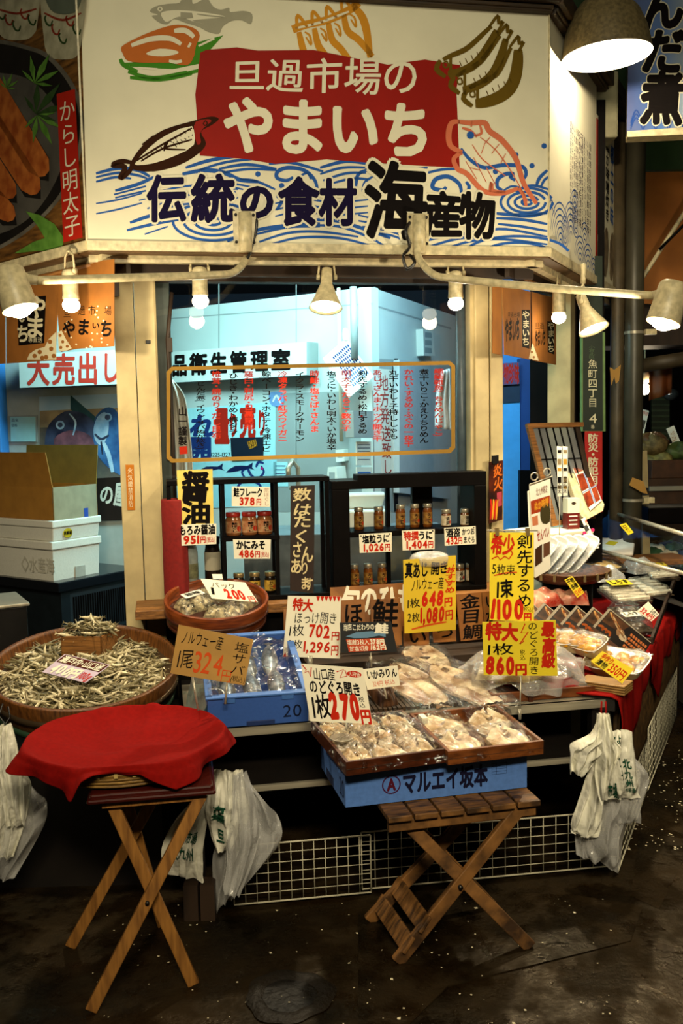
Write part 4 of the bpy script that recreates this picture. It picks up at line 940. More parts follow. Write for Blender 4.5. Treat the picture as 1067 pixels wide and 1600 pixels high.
# ================================================================== RACKS AND JARS ON THE SILL
RK = Fr(FRONT.w(0, 0, .17), YF); RJ = Fr(FRONT.w(0, 0, .11), YF)
def ux(x, y=840): return RK.px(x, y)[0]
def uz(x, y): return RK.px(x, y)[1]
ZS1 = uz(390, 838); ZT = uz(390, 753)
t = thing('display_rack', 'slim black open rack on the sill behind the small round tub', 'rack', Fr(FRONT.w(ux(390), SILL, .1), YF))
a, b = ux(263), ux(516)
mb = MB(FRONT); mb.box(a, ZT - .006, .02, b, ZT + .014, .18, M_black); mb.build('board', t, bevel=.002); mb = MB(FRONT); mb.box(a, SILL, .02, b, SILL + .02, .18, M_black); mb.build('board', t, bevel=.002)
for x in (266, 350, 433, 512):
    mb = MB(FRONT); c = ux(x); 
    for d0, d1 in ((.15, .172), (.03, .05)): mb.box(c - .008, SILL + .02, d0, c + .008, ZT - .006, d1, M_black)
    mb.build('post', t)
mb = MB(FRONT); mb.box(ux(346), ZS1 - .018, .03, ux(437), ZS1, .175, M_black); mb.build('shelf', t)
ZS2 = uz(650, 827); ZT2 = uz(640, 750)
t2 = thing('display_rack', 'wide thick-framed black rack on the sill at the right part of the window', 'rack', Fr(FRONT.w(ux(640), SILL, .1), YF))
a, b = ux(518), ux(757)
mb = MB(FRONT); mb.box(a, ZT2 - .03, .0, b, ZT2 + .006, .20, M_black); mb.box(ux(558), ZT2, .1, ux(757), ZT2 + .03, .2, M_black); mb.build('top_board', t2, bevel=.003)
mb = MB(FRONT); mb.box(a, SILL, .0, b, SILL + .022, .2, M_black); mb.build('base_board', t2, bevel=.003)
for x0, x1 in ((518, 545), (738, 757)):
    mb = MB(FRONT); mb.box(ux(x0), SILL + .022, 0, ux(x1), ZT2 - .03, .2, M_black); mb.build('side_panel', t2, bevel=.003)
for x0, x1 in ((616, 622), (658, 690)):
    mb = MB(FRONT); mb.box(ux(x0), SILL + .022, .0, ux(x1), ZT2 - .03, .03, M_black); mb.build('post', t2)
mb = MB(FRONT); mb.box(ux(545), ZS2 - .022, .0, ux(738), ZS2, .19, M_black); mb.build('shelf', t2)

M_lidR, M_lidG, M_lidS = mat('red_lid', '#8c2218', .35), mat('gold_lid', '#b0986a', .3, .8), mat('silver_lid', '#b9b09c', .3, .8)
M_lab, M_labw, M_laby = mat('salmon_label', '#a98b62', .5, hex2='#8f4a26', scale=50), mat('white_label', '#cbbfa4', .5, hex2='#a08c6e', scale=70), mat('gold_label', '#8a6a1e', .5, hex2='#b79236', scale=60)
M_amber, M_darkg = mat('amber_paste', '#4a2409', .2, hex2='#6b3a10', scale=40), mat('dark_paste', '#140d07', .2)
def put_jar(x, zs, d, r, h, body, lid, lab, label, group, lh=.016, lab_span=(.15, .75), shoulder=True, cat='jar', name='jar', chars=None):
    u = Fr(FRONT.w(0, 0, d), YF).px(x, 840)[0]
    p = FRONT.w(u, zs, d); M = Matrix.Translation(p) @ Matrix.Rotation(radians(YF), 4, 'Z')
    t = thing(name, label, cat, M, group)
    hb = h - lh
    mb = MB(M); mb.lathe([(r * .9, 0), (r, .004), (r, hb * .82), (r * .86, hb * .94), (r * .82, hb)], body, 22); gl_ = mb.build('glass', t)
    mb = MB(M); mb.lathe([(r * .92, hb - .002), (r * .94, hb), (r * .94, h - .003), (r * .88, h)], lid, 22); mb.build('lid', t)
    if lab:
        mb = MB(M); n = 15; a0, a1 = -pi * 1.02, .02 * pi
        z0, z1 = hb * lab_span[0], hb * lab_span[1]
        vs = [(r * 1.012 * cos(a0 + (a1 - a0) * i / n), r * 1.012 * sin(a0 + (a1 - a0) * i / n), z) for z in (z0, z1) for i in range(n + 1)]
        mb.add(vs, [(i, i + 1, n + 2 + i, n + 1 + i) for i in range(n)], lab, True)
        if chars:
            g, f = layout(chars, True, .03)
            mb.add([(r * 1.03 * sin((q - .5) * .7 + .1), -r * 1.03 * cos((q - .5) * .7 + .1), z1 - (z1 - z0) * (.08 + .84 * w_)) for q, w_ in g], f, BLK)
            mb.add([(r * 1.025 * sin(.75 + .35 * cos(k)), -r * 1.025 * cos(.75 + .35 * cos(k)), z0 + (z1 - z0) * .35 + r * .36 * sin(k)) for k in [i * pi / 5 for i in range(10)]], [tuple(range(10))], RED_)
        mb.build('label', gl_)
    return t
for i, (x, w_) in enumerate(((365, 'left'), (390, 'middle'), (414, 'right'))):
    put_jar(x, ZS1, .11, .033, .098, mat('salmon_glass', '#7a4a28', .15), M_lidR, M_lab, 'red lidded jar of salmon flakes, %s one of three on the left rack shelf' % w_, 'red lidded salmon flake jars', chars='鮭ほぐし')
for i, (x, w_) in enumerate(((371, 'left'), (396, 'middle'), (420, 'right'))):
    put_jar(x, SILL + .021, .11, .024, .09, M_darkg, M_lidG, M_laby if i else None, 'small dark jar with gold lid, %s of three at the left rack foot' % w_, 'small dark jars at the foot of the left rack', chars='かに')
for i, x in enumerate((561, 592)):
    put_jar(x, ZS2, .1, .021, .098, M_amber, M_lidS, mat('amber_label', '#5c3512', .4, hex2='#8f6a2a', scale=60), 'tall amber jar above the salted sea urchin card, %s of its pair' % ('left', 'right')[i], 'tall amber sea urchin jars', chars='うに')
for i, x in enumerate((626, 648, 668)):
    put_jar(x, ZS2, .1, .021, .104, M_amber, M_lidS, mat('amber_label', '#5c3512'), 'tall amber jar above the special sea urchin card, %s of three' % ('left', 'middle', 'right')[i], 'tall amber sea urchin jars', chars='うに')
for i, x in enumerate((697, 727)):
    put_jar(x, ZS2, .1, .022, .076, M_amber, M_lidS, M_labw, 'short jar with white label above the shuto card, %s of its pair' % ('left', 'right')[i], 'short white labelled jars', chars='酒盗', lab_span=(.08, .8))
for i, x in enumerate((553, 574, 596)):
    put_jar(x, SILL + .023, .1, .02, .1, M_amber, M_lidS, mat('amber_label', '#5c3512'), 'amber jar on the wide rack bottom, %s of three behind the wooden board' % ('left', 'middle', 'right')[i], 'amber jars on the bottom board', chars='うに')
for i, x in enumerate((717, 735)):
    put_jar(x, SILL + .023, .1, .023, .08, M_amber, M_lidS, M_labw, 'short white labelled jar at the bottom right of the wide rack, %s of its pair' % ('left', 'right')[i], 'short white labelled jars', chars='酒盗', lab_span=(.08, .8))
put_jar(293, SILL + .021, .11, .040, .26, mat('clear_bottle', '#7d8480', .1, var=.2, trans=.0), M_lidG, mat('old_label', '#6b6a4c', .5, hex2='#4b4a34', scale=60), 'clear glass bottle with aged label behind the soy sauce card', None, lh=.03, lab_span=(.35, .62), cat='bottle', name='bottle')
put_jar(331, SILL + .021, .11, .034, .25, M_darkg, M_black, mat('grey_label', '#8f8a78', .5), 'black soy sauce bottle with grey label at the left rack', None, lh=.03, lab_span=(.5, .85), cat='bottle', name='bottle')

# ================================================================== PRICE CARDS
M_card_y, M_card_y2, M_card_w, M_card_b = mat('yellow_card', '#c9a91e', .55, var=.06, scale=6), mat('yellow_bright_card', '#d8c020', .55, var=.05, scale=6), mat('white_card', '#e0dac4', .5, var=.04, scale=6), mat('cardboard_card', '#a37c3a', .7, var=.1, scale=10)
RC, OC = ink('#b5240f'), ink('#c04a1c')
def card(name, label, quad, Y, yaw, tilt, m, items, cat='price card', group=None, th=.003, extra=None, stick=None, grid=None):
    cx = sum(p[0] for p in quad) / 4; cy = sum(p[1] for p in quad) / 4
    fr = Fr(ony(cx, cy, Y), yaw, tilt)
    t = thing(name, label, cat, fr, group)
    mb = MB(fr); mb.ppoly(quad, 0, m, th=th)
    if extra: extra(mb, quad)
    for it in items:
        st, sub, col = it[0], it[1], it[2]; o = it[3] if len(it) > 3 else {}
        mb.text(st, quad, .0008 * o.get('k', 1), col, vertical=o.get('v', False), bold=o.get('b', .02), jit=o.get('j', .8), sub=sub)
    mb.build('card', t)
    if stick:
        mb = MB(fr); 
        for a, b, r in stick:
            pa, pb = fr.px(*a, -.006), fr.px(*b, -.006); mb.tube([(*pa, -.006), (*pb, -.006)], r, M_steel, 8)
        mb.build('stand', t)
    return t, fr
def line(mb, quad, a, b, w, col, k=1):
    f = lambda u, v: tuple((quad[0][i] * (1 - u) + quad[1][i] * u) * (1 - v) + (quad[3][i] * (1 - u) + quad[2][i] * u) * v for i in (0, 1))
    mb.stroke([f(*a), f((a[0] + b[0]) / 2, (a[1] + b[1]) / 2 - .01), f(*b)], w, .0008 * k, col)
def zig(mb, quad, pts, w, col):
    f = lambda u, v: tuple((quad[0][i] * (1 - u) + quad[1][i] * u) * (1 - v) + (quad[3][i] * (1 - u) + quad[2][i] * u) * v for i in (0, 1))
    mb.stroke([f(*p) for p in pts], w, .0008, col, 1, taper=False)
V_ = dict(v=True)
card('price_card', 'brown cardboard price card for salted mackerel, 324 yen, in front of the blue box', [(279, 976), (396, 999), (382, 1071), (266, 1052)], 3.0, 8, 8, M_card_b,
     [('ノルウェー産', (.06, .08, .62, .36), BLK, dict(b=.0)), ('1尾', (.07, .48, .27, .86), BLK, dict(b=.0)), ('324', (.28, .42, .66, .9), OC, dict(b=.01)), ('円', (.66, .72, .80, .98), OC, dict(b=.0)), ('塩サバ', (.78, .12, .96, .80), BLK, dict(v=True, b=.0)), ('(税込)', (.80, .83, .99, .95), BLK, dict(b=0))], stick=[((300, 1055), (310, 1110), .004), ((355, 1063), (352, 1100), .004)])
def saw(m, q):
    f = lambda u, v: tuple((q[0][i] * (1 - u) + q[1][i] * u) * (1 - v) + (q[3][i] * (1 - u) + q[2][i] * u) * v for i in (0, 1))
    for i in range(6): m.ppoly([f(.53 + i * .077, .0), f(.605 + i * .077, 0), f(.57 + i * .077, .09)], .0007, RC)
    for i in range(3): m.ppoly([f(.0 + i * .07, 1), f(.07 + i * .07, 1), f(.035 + i * .07, .92)], .0007, RC)
card('price_card', 'white price card with red jagged edge for large hokke, 702 yen', [(450, 931), (533, 932), (531, 1029), (442, 1026)], 3.5, 12, 6, M_card_w,
     [('特大', (.10, .05, .48, .24), RC, dict(b=.04)), ('ほっけ開き', (.14, .27, .94, .45), BLK, dict(b=.0)), ('1枚', (.08, .48, .34, .66), BLK, dict(b=0)), ('702', (.42, .46, .82, .68), RC, dict(b=.03)), ('円', (.83, .56, .98, .70), RC), ('2枚', (.06, .72, .32, .86), BLK, dict(b=0)), ('1,296', (.34, .74, .82, .92), RC, dict(b=.03)), ('円', (.83, .78, .97, .94), RC)], extra=saw, stick=[((484, 1024), (484, 1045), .011)])
def salm(m, q):
    f = lambda u, v: tuple((q[0][i] * (1 - u) + q[1][i] * u) * (1 - v) + (q[3][i] * (1 - u) + q[2][i] * u) * v for i in (0, 1))
    m.ppoly([f(.1, .46), f(.3, .33), f(.6, .30), f(.75, .36), f(.86, .28), f(.84, .5), f(.72, .45), f(.5, .52), f(.25, .52)], .0006, ink('#5d7f9a'))
    m.ppoly([f(.1, .56), f(.80, .53), f(.82, .92), f(.14, .98)], .0007, ink('#b5482a'))
card('price_card', 'black price card with a blue salmon and an orange price block', [(531, 973), (611, 971), (621, 1019), (533, 1020)], 3.42, 12, 8, mat('black_card', '#16181a', .4),
     [('当店こだわりの', (.06, .06, .66, .26), M_card_w, dict(b=.02)), ('鮭', (.68, .06, .92, .36), M_card_w, dict(b=.05)), ('塩鮭3枚入', (.12, .58, .52, .74), M_card_w, dict(k=2, b=.01)), ('378円', (.54, .57, .80, .74), M_card_w, dict(k=2, b=.04)), ('甘塩切身', (.15, .78, .5, .94), M_card_w, dict(k=2, b=.01)), ('162円', (.54, .76, .81, .92), M_card_w, dict(k=2, b=.04))], extra=salm, stick=[((579, 1018), (580, 1042), .003), ((579, 1026), (579, 1034), .006)])
def noko(m, q):
    zig(m, q, [(.02, .02), (.07, .10), (.03, .16), (.10, .12), (.12, .22), (.16, .05)], 1.6, RC); zig(m, q, [(.56, .10), (.68, .05), (.60, .20), (.72, .16), (.70, .06)], 1.6, RC)
    f = lambda u, v: tuple((q[0][i] * (1 - u) + q[1][i] * u) * (1 - v) + (q[3][i] * (1 - u) + q[2][i] * u) * v for i in (0, 1))
    m.ppoly([f(.84 + .12 * cos(k), .12 + .06 * sin(k)) for k in [i * pi / 7 for i in range(14)]], .0007, RC)
    q2 = [(506, 1098), (560, 1098), (560, 1128), (506, 1128)]
card('price_card', 'white price card for seaperch, 270 yen, clipped over the left tray', [(470, 1037), (567, 1044), (582, 1131), (485, 1127)], 2.93, 10, 8, M_card_w,
     [('山口産', (.17, .06, .53, .26), BLK, dict(b=.01)), ('大特価', (.75, .08, .93, .16), M_card_w, dict(k=2, b=0)), ('のどぐろ開き', (.08, .28, .90, .50), BLK, dict(b=.03)), ('1枚', (.07, .55, .36, .94), BLK, dict(b=.02)), ('270', (.34, .50, .84, .96), RC, dict(b=.07)), ('円', (.82, .74, .99, .99), RC, dict(b=.05)), ('税込', (.84, .52, .93, .72), BLK, dict(v=True, b=0))], extra=noko, stick=[((540, 1128), (542, 1150), .003), ((528, 1150), (554, 1150), .004)])
card('price_card', 'small white card for seasoned dried squid beside the 270 yen card', [(566, 1046), (621, 1040), (625, 1071), (574, 1078)], 3.08, 12, 8, M_card_w,
     [('いかみりん', (.08, .10, .96, .52), BLK, dict(b=.03)), ('324円', (.2, .64, .5, .9), OC, dict(b=.0)), ('税込', (.56, .64, .86, .88), OC, dict(b=0))], stick=[((600, 1074), (604, 1092), .003)])
def ul(m, q): line(m, q, (.14, .95), (.82, .885), 3, OC); zig(m, q, [(.96, .12), (.92, .2)], 1.5, RC); zig(m, q, [(.80, .30), (.84, .36)], 1.5, RC)
card('price_card', 'golden yellow price card for opened horse mackerel, 648 yen, before the wide rack', [(630, 875), (712, 868), (712, 984), (632, 990)], 3.72, 10.7, 4, M_card_y,
     [('真あじ', (.03, .05, .47, .25), BLK, dict(b=.03)), ('開き', (.52, .07, .86, .23), BLK, dict(b=.03)), ('ノルウェー産', (.13, .28, .77, .43), BLK, dict(b=.01)), ('おすすめ', (.80, .15, .98, .50), RC, dict(v=True, b=.03)), ('1枚', (.07, .54, .30, .66), BLK, dict(b=.01)), ('648', (.34, .46, .76, .66), RC, dict(b=.06)), ('円', (.77, .55, .93, .67), RC, dict(b=.03)), ('2枚', (.06, .73, .29, .85), BLK, dict(b=.01)), ('1,080', (.30, .68, .78, .88), RC, dict(b=.06)), ('円', (.79, .72, .94, .85), RC, dict(b=.03))], extra=ul)
mb = MB(Matrix.Translation(ony(671, 871, 3.76))); mb.lathe([(.075, -.03), (.078, 0), (.07, .012), (.045, .022), (.0001, .026)], clear('pack_film', .16, .12, bump=.5, scale=60, diff=.25), 28, sy=.6); tag(mb.build('food_container'), 'clear domed plastic container showing above the golden yellow card', 'lid')
def ul2(m, q): line(m, q, (.1, .49), (.62, .45), 2.5, OC); zig(m, q, [(.05, .30), (.18, .27), (.24, .31), (.34, .27), (.44, .30), (.52, .24), (.48, .2), (.53, .17)], 2, RC)
t, fr = card('price_card', 'tall yellow price card for bundles of dried squid, 1100 yen, hung from a wire', [(765, 832), (834, 832), (834, 971), (765, 969)], 3.62, 8, 4, M_card_y2,
     [('希少', (.03, .04, .56, .25), RC, dict(b=.04)), ('剣先するめ', (.62, .03, .96, .84), BLK, dict(v=True, b=.01)), ('5枚束', (.05, .36, .58, .48), BLK, dict(b=-.005)), ('1束', (.16, .55, .52, .74), BLK, dict(b=.03)), ('1100', (.04, .76, .76, .99), RC, dict(b=.05)), ('円', (.76, .90, .94, 1.0), RC, dict(b=.04)), ('(税込)', (.74, .84, .98, .89), BLK, dict(b=0))], extra=ul2)
mb = MB(fr); a_, b_ = fr.px(761, 829), fr.px(840, 829); mb.tube([(*a_, 0), (*b_, 0)], .003, M_steel, 8); 
for x in (776, 824): p = fr.px(x, 831); mb.cbox((p[0], p[1], 0), (.014, .03, .014), M_lidG)
mb.build('hanging_wire', t)
def zz(m, q): zig(m, q, [(.58, .05), (.52, .22), (.62, .2), (.50, .42), (.56, .36)], 2.2, OC)
card('price_card', 'square yellow price card for extra large seaperch, 860 yen, on a thin stand', [(754, 972), (868, 969), (871, 1056), (756, 1055)], 3.22, 10, 6, M_card_y2,
     [('特大', (.04, .04, .48, .34), RC, dict(b=.05)), ('1枚', (.06, .42, .40, .62), BLK, dict(b=.01)), ('860', (.03, .66, .42, .98), RC, dict(b=.06)), ('円', (.42, .78, .58, .98), RC, dict(b=.05)), ('のどぐろ開き', (.62, .03, .75, .97), BLK, dict(v=True, b=.005)), ('最高級', (.80, .04, .97, .86), RC, dict(v=True, b=.05)), ('税込', (.5, .52, .57, .72), BLK, dict(v=True, b=-.005))], extra=zz, stick=[((814, 1054), (812, 1120), .0025), ((812, 1108), (812, 1124), .006)])
card('price_card', 'tilted yellow price card with red writing on the yellow pickle packs', [(941, 1017), (990, 1046), (972, 1068), (923, 1033)], 3.35, 12, 35, M_card_y2,
     [('手作り', (.08, .08, .45, .48), RC, dict(b=.03)), ('漬物', (.1, .52, .4, .92), BLK, dict(b=.02)), ('350円', (.46, .3, .94, .9), RC, dict(b=.02))])
card('price_card', 'narrow yellow price card hanging on the flat bamboo basket rim', [(882, 906), (894, 900), (913, 926), (902, 934)], 3.98, 12, 15, M_card_y2,
     [('干物', (.1, .05, .9, .32), BLK, dict(b=.03)), ('各種', (.1, .36, .9, .6), BLK, dict(b=.03)), ('324円', (.08, .68, .95, .95), OC, dict(b=.03))])
card('price_card', 'small white price card with 324 in red at the edge of the dark pack tray', [(1013, 940), (1030, 960), (1018, 971), (995, 955)], 4.1, 12, 25, M_card_w,
     [('いりこ', (.5, .08, .95, .45), BLK, dict(b=.04)), ('324円', (.08, .5, .92, .92), RC, dict(b=.04))])
RKF = .183
def rcard(label, quad, items, m=None, extra=None, d=RKF, name='price_card', cat='price card'):
    m = m or M_card_w
    cx = sum(p[0] for p in quad) / 4; cy = sum(p[1] for p in quad) / 4
    f0 = Fr(FRONT.w(0, 0, d), YF); u, v = f0.px(cx, cy); fr = Fr(f0.w(u, v), YF)
    mb = MB(fr); mb.ppoly(quad, 0, m, th=.002)
    if extra: extra(mb, quad)
    for it in items:
        o = it[3] if len(it) > 3 else {}
        mb.text(it[0], quad, .0008, it[2], vertical=o.get('v', False), bold=o.get('b', .03), jit=o.get('j', 0), sub=it[1])
    return tag(mb.build(name), label, cat)
rcard('cream yellow card with big brushed soy sauce lettering hung on the left rack', [(276, 735), (332, 733), (334, 821), (280, 822)], [('醤', (.13, .07, .88, .56), BLK, dict(b=.04, j=.8)), ('油', (.1, .58, .9, .98), BLK, dict(b=.04, j=.8))], mat('cream_yellow_card', '#dcc25e', .55, var=.08, scale=20), name='sign_card', cat='sign')
rcard('white price card for moromi soy sauce, 951 yen', [(278, 820), (338, 818), (338, 850), (278, 853)], [('もろみ醤油', (.03, .06, .97, .5), BLK, dict(b=.04)), ('951', (.14, .54, .56, .94), RC, dict(b=.05)), ('円', (.58, .60, .72, .92), RC), ('(税込)', (.74, .64, .96, .9), RC, dict(b=.01))], d=.186)
rcard('white price card for salmon flakes, 378 yen', [(362, 760), (422, 761), (422, 792), (362, 791)], [('鮭フレーク', (.05, .08, .80, .5), BLK, dict(b=.04)), ('378', (.2, .54, .6, .94), RC, dict(b=.05)), ('円', (.64, .6, .77, .92), RC), ('荒ほぐし', (.84, .06, .97, .94), ink('#b08a78'), dict(v=True, b=0))])
rcard('white price card for crab paste, 486 yen', [(364, 843), (423, 843), (422, 873), (366, 873)], [('かにみそ', (.08, .06, .86, .5), BLK, dict(b=.05)), ('486', (.13, .54, .56, .94), RC, dict(b=.05)), ('円', (.58, .6, .72, .92), RC), ('(税込)', (.74, .64, .96, .9), RC, dict(b=.01))])
def pins(m, q): m.dots([(q[0][0] + 3, q[0][1] + 2.5), (q[1][0] - 3, q[1][1] + 2.5)], 1.4, .001, M_black, 6)
rcard('white price card for salted sea urchin, 1,026 yen', [(561, 835), (612, 832), (612, 862), (562, 864)], [('塩粒うに', (.1, .08, .93, .5), BLK, dict(b=.04)), ('1,026', (.12, .54, .76, .94), RC, dict(b=.05)), ('円', (.78, .58, .96, .92), RC)], extra=pins, d=.203)
rcard('white price card for special sea urchin, 1,404 yen', [(628, 829), (679, 827), (679, 858), (629, 860)], [('特撰', (.06, .08, .5, .5), RC, dict(b=.04)), ('うに', (.5, .08, .94, .5), BLK, dict(b=.04)), ('1,404', (.12, .54, .78, .94), RC, dict(b=.05)), ('円', (.8, .58, .96, .92), RC)], extra=pins, d=.203)
rcard('white price card for shuto, 432 yen, rightmost on the wide rack', [(694, 825), (743, 822), (744, 850), (695, 853)], [('酒盗', (.06, .06, .5, .52), BLK, dict(b=.04)), ('かつお', (.56, .1, .96, .46), BLK, dict(b=.03)), ('432', (.04, .54, .42, .94), RC, dict(b=.05)), ('円', (.43, .58, .56, .92), RC), ('まぐろ', (.6, .56, .96, .92), BLK, dict(b=.03))], extra=pins, d=.203)
rcard('tall dark brown banner with cream lettering hung between the two black racks', [(454, 759), (492, 758), (490, 927), (453, 923)], [('数は', (.14, .03, .86, .28), ink('#c9b98c'), dict(v=True, b=.02, j=1)), ('たく', (.1, .28, .84, .54), ink('#c9b98c'), dict(v=True, b=.02, j=1)), ('さ', (.08, .53, .5, .68), ink('#c9b98c'), dict(v=True, b=.02, j=1)), ('ん', (.46, .56, .98, .72), ink('#c9b98c'), dict(v=True, b=.02, j=1)), ('あ', (.02, .70, .5, .84), ink('#c9b98c'), dict(v=True, b=.02, j=1)), ('りま', (.42, .72, .80, .97), ink('#c9b98c'), dict(v=True, b=.02, j=1)), ('す', (.66, .86, .98, .98), ink('#c9b98c'), dict(v=True, b=.02, j=1))], mat('banner_brown', '#22120a', .7, var=.2), d=.19, name='hanging_banner', cat='banner')

# ================================================================== WOODEN NAME BOARDS
M_board = mat('name_board_wood', '#8f5a22', .5, hex2='#6d3f14', scale=7, stretch=(1, 9, 1))
BF = Fr(FRONT.w(0, 0, .42), YF, 12)
mb = MB(FRONT); mb.box(-.12, .60, .22, .80, .74, .36, M_dark); mb.box(-.12, .60, .36, .80, .66, .56, M_dark); tag(mb.build('wooden_step'), 'dark wooden step behind the fish trays carrying the name boards', 'step')
def plaque(label, quad, st, d, m=M_board, ver=False, col=BLK, b=.02, sub=(.12, .08, .88, .92)):
    f0 = Fr(FRONT.w(0, .62, d), YF, 10); cx = sum(p[0] for p in quad) / 4; cy = sum(p[1] for p in quad) / 4; u, v = f0.px(cx, cy); fr = Fr(f0.w(u, v), YF, 10)
    mb = MB(fr); mb.ppoly(quad, 0, m, th=.012)
    if st: mb.text(st, quad, .0008, col, vertical=ver, bold=b, jit=.5, sub=sub)
    return tag(mb.build('name_plaque', bevel=.002), label, 'wooden plaque', 'wooden fish name plaques')
rb = [(516, 918), (640, 910), (641, 985), (518, 992)]
plaque('long wooden board with large white seasonal dried fish lettering', rb, '旬のひもの', .43, col=M_card_w, b=.04, sub=(.14, .03, 1.3, .62))
plaque('wooden plaque with one black kana, below the white lettering, left of the salmon plaque', [(533, 938), (570, 936), (571, 990), (534, 992)], 'ほ', .47, sub=(.1, .1, .9, .7))
plaque('wooden plaque painted with the character for salmon', [(579, 937), (625, 934), (628, 1008), (582, 1011)], '鮭', .48, sub=(.06, .02, .94, .58))
plaque('low wooden plaque with a two stroke kana under the left half of the golden card', [(630, 978), (669, 976), (671, 1008), (631, 1010)], 'い', .475, sub=(.15, .2, .9, .9))
plaque('low wooden plaque with a curved kana under the right half of the golden card', [(676, 976), (711, 974), (713, 1002), (678, 1004)], 'つ', .475, sub=(.15, .2, .9, .8))
plaque('tall wooden plaque with three characters for golden eye bream', [(713, 929), (751, 925), (758, 998), (720, 1002)], '金目鯛', .47, ver=True, sub=(.12, .03, .9, .97))
plaque('wooden plaque half hidden behind the tall yellow card', [(753, 925), (790, 922), (792, 975), (757, 978)], 'いか', .46, ver=True, sub=(.1, .1, .6, .9))
plaque('wooden plaque edge peeking out left of the jagged red price card', [(443, 952), (470, 950), (472, 1000), (444, 1002)], None, .45)
plaque('wooden plaque leaning behind the black salmon price card', [(588, 972), (622, 970), (624, 1012), (590, 1014)], None, .46)

# ================================================================== STALL
M_cloth_red = mat('red_cloth', '#7a0a06', .9, var=.12, scale=70, bump=.12, spec=.08)
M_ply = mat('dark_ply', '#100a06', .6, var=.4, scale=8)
t = thing('stall_table', 'low steel stall table carrying the fish trays, dark and open underneath', 'table', Fr(FRONT.w(.14, 0, .7), YF))
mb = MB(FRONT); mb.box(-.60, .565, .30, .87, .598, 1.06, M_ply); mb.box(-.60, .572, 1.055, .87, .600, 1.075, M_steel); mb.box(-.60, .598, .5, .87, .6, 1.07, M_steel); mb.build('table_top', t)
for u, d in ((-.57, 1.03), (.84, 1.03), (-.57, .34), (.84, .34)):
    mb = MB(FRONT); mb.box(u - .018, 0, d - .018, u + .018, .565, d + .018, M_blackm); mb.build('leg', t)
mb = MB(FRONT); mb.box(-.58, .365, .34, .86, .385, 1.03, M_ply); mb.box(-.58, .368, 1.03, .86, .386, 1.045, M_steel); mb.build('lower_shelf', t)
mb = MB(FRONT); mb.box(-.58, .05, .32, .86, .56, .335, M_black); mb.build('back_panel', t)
# crate under the big tub, and a stand for the small tub
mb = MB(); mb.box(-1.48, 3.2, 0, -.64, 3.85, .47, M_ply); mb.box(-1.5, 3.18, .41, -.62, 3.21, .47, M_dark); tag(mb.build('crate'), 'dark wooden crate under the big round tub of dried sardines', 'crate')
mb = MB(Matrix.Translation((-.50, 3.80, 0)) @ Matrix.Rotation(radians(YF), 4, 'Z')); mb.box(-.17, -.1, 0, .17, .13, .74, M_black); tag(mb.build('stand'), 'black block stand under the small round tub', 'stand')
# right-hand counter
t = thing('side_counter', 'side counter under a red cloth running back along the right wall', 'counter', Fr(RIGHT.w(0, 0, .2), YR))
mb = MB(RIGHT); mb.box(-.74, .56, -.10, 1.3, .61, .42, M_ply); mb.build('counter_top', t)
for u, d in ((-.70, .38), (1.25, .38), (-.70, -.05), (.3, .38)):
    mb = MB(RIGHT); mb.box(u - .02, 0, d - .02, u + .02, .56, d + .02, M_blackm); mb.build('leg', t)
mb = MB(RIGHT); mb.box(-.6, .04, -.05, 1.28, .55, .0, M_black); mb.build('back_panel', t)
mb = MB(RIGHT)
for i in range(46): mb.tube([(-.62 + i * .04, .08, .40), (-.62 + i * .04, .56, .405)], .012, mat('woven_reed', '#4a3417', .7, var=.5, scale=30), 6)
mb.build('reed_screen', t)
mb = MB(RIGHT)
def rc(u, v):
    uu = -.755 + u * 2.0; lim = .10 + .30 * max(0, 1 - abs(u - .1) * 6) + .05 * sin(u * 31) + .03 * sin(u * 67) + .12 * max(0, 1 - abs(u - .5) * 8)
    if v < .5: return (uu, .616 + .003 * sin(u * 50), -.08 + (.51 * v * 2))
    w_ = (v - .5) * 2
    return (uu, .616 - lim * w_, .43 + .008 * sin(u * 60 + w_ * 4) + .012 * sin(w_ * pi))
mb.surf(rc, 120, 24, M_cloth_red); tag(mb.build('red_cloth', solid=.004), 'red cloth laid over the side counter, its edge hanging on the right', 'cloth')

# ---- big round tub
M_tub = mat('tub_wood', '#6b4018', .45, hex2='#41240c', scale=9, stretch=(14, 14, 1), bump=.1)
M_tub2 = mat('small_tub_wood', '#7c3a14', .35, hex2='#4f210a', scale=8, stretch=(2, 2, 12))
M_hoop, M_green = mat('copper_hoop', '#5b4a36', .35, .6), mat('green_hoop', '#26402c', .5)
tc_ = V((-.966, 3.50, .714)); tdir = V((.20, -.98, 0)).normalized()
def tilted(c, deg):
    n = (V((0, 0, 1)) * cos(radians(deg)) + tdir * sin(radians(deg))).normalized(); x = tdir.cross(n).normalized() * -1; y = n.cross(x)
    return Matrix(((x.x, y.x, n.x, c.x), (x.y, y.y, n.y, c.y), (x.z, y.z, n.z, c.z), (0, 0, 0, 1)))
TT = tilted(tc_, 13) @ Matrix.Scale(1.045, 4)
t = thing('wooden_tub', 'big shallow round wooden tub heaped with dried sardines at the left', 'tub', TT)
mb = MB(TT); mb.lathe([(.0001, -.135), (.305, -.14), (.318, -.08), (.333, -.002), (.331, .002), (.318, .002), (.314, -.01), (.300, -.11), (.0001, -.11)], M_tub, 64); bd_ = mb.build('body', t)
for z, r, m in ((-.062, .3225, M_hoop), (-.118, .312, M_green)):
    mb = MB(TT); mb.lathe([(r, z - .012), (r + .005, z - .011), (r + .006, z + .011), (r + .002, z + .012)], m, 64); mb.build('hoop', bd_)
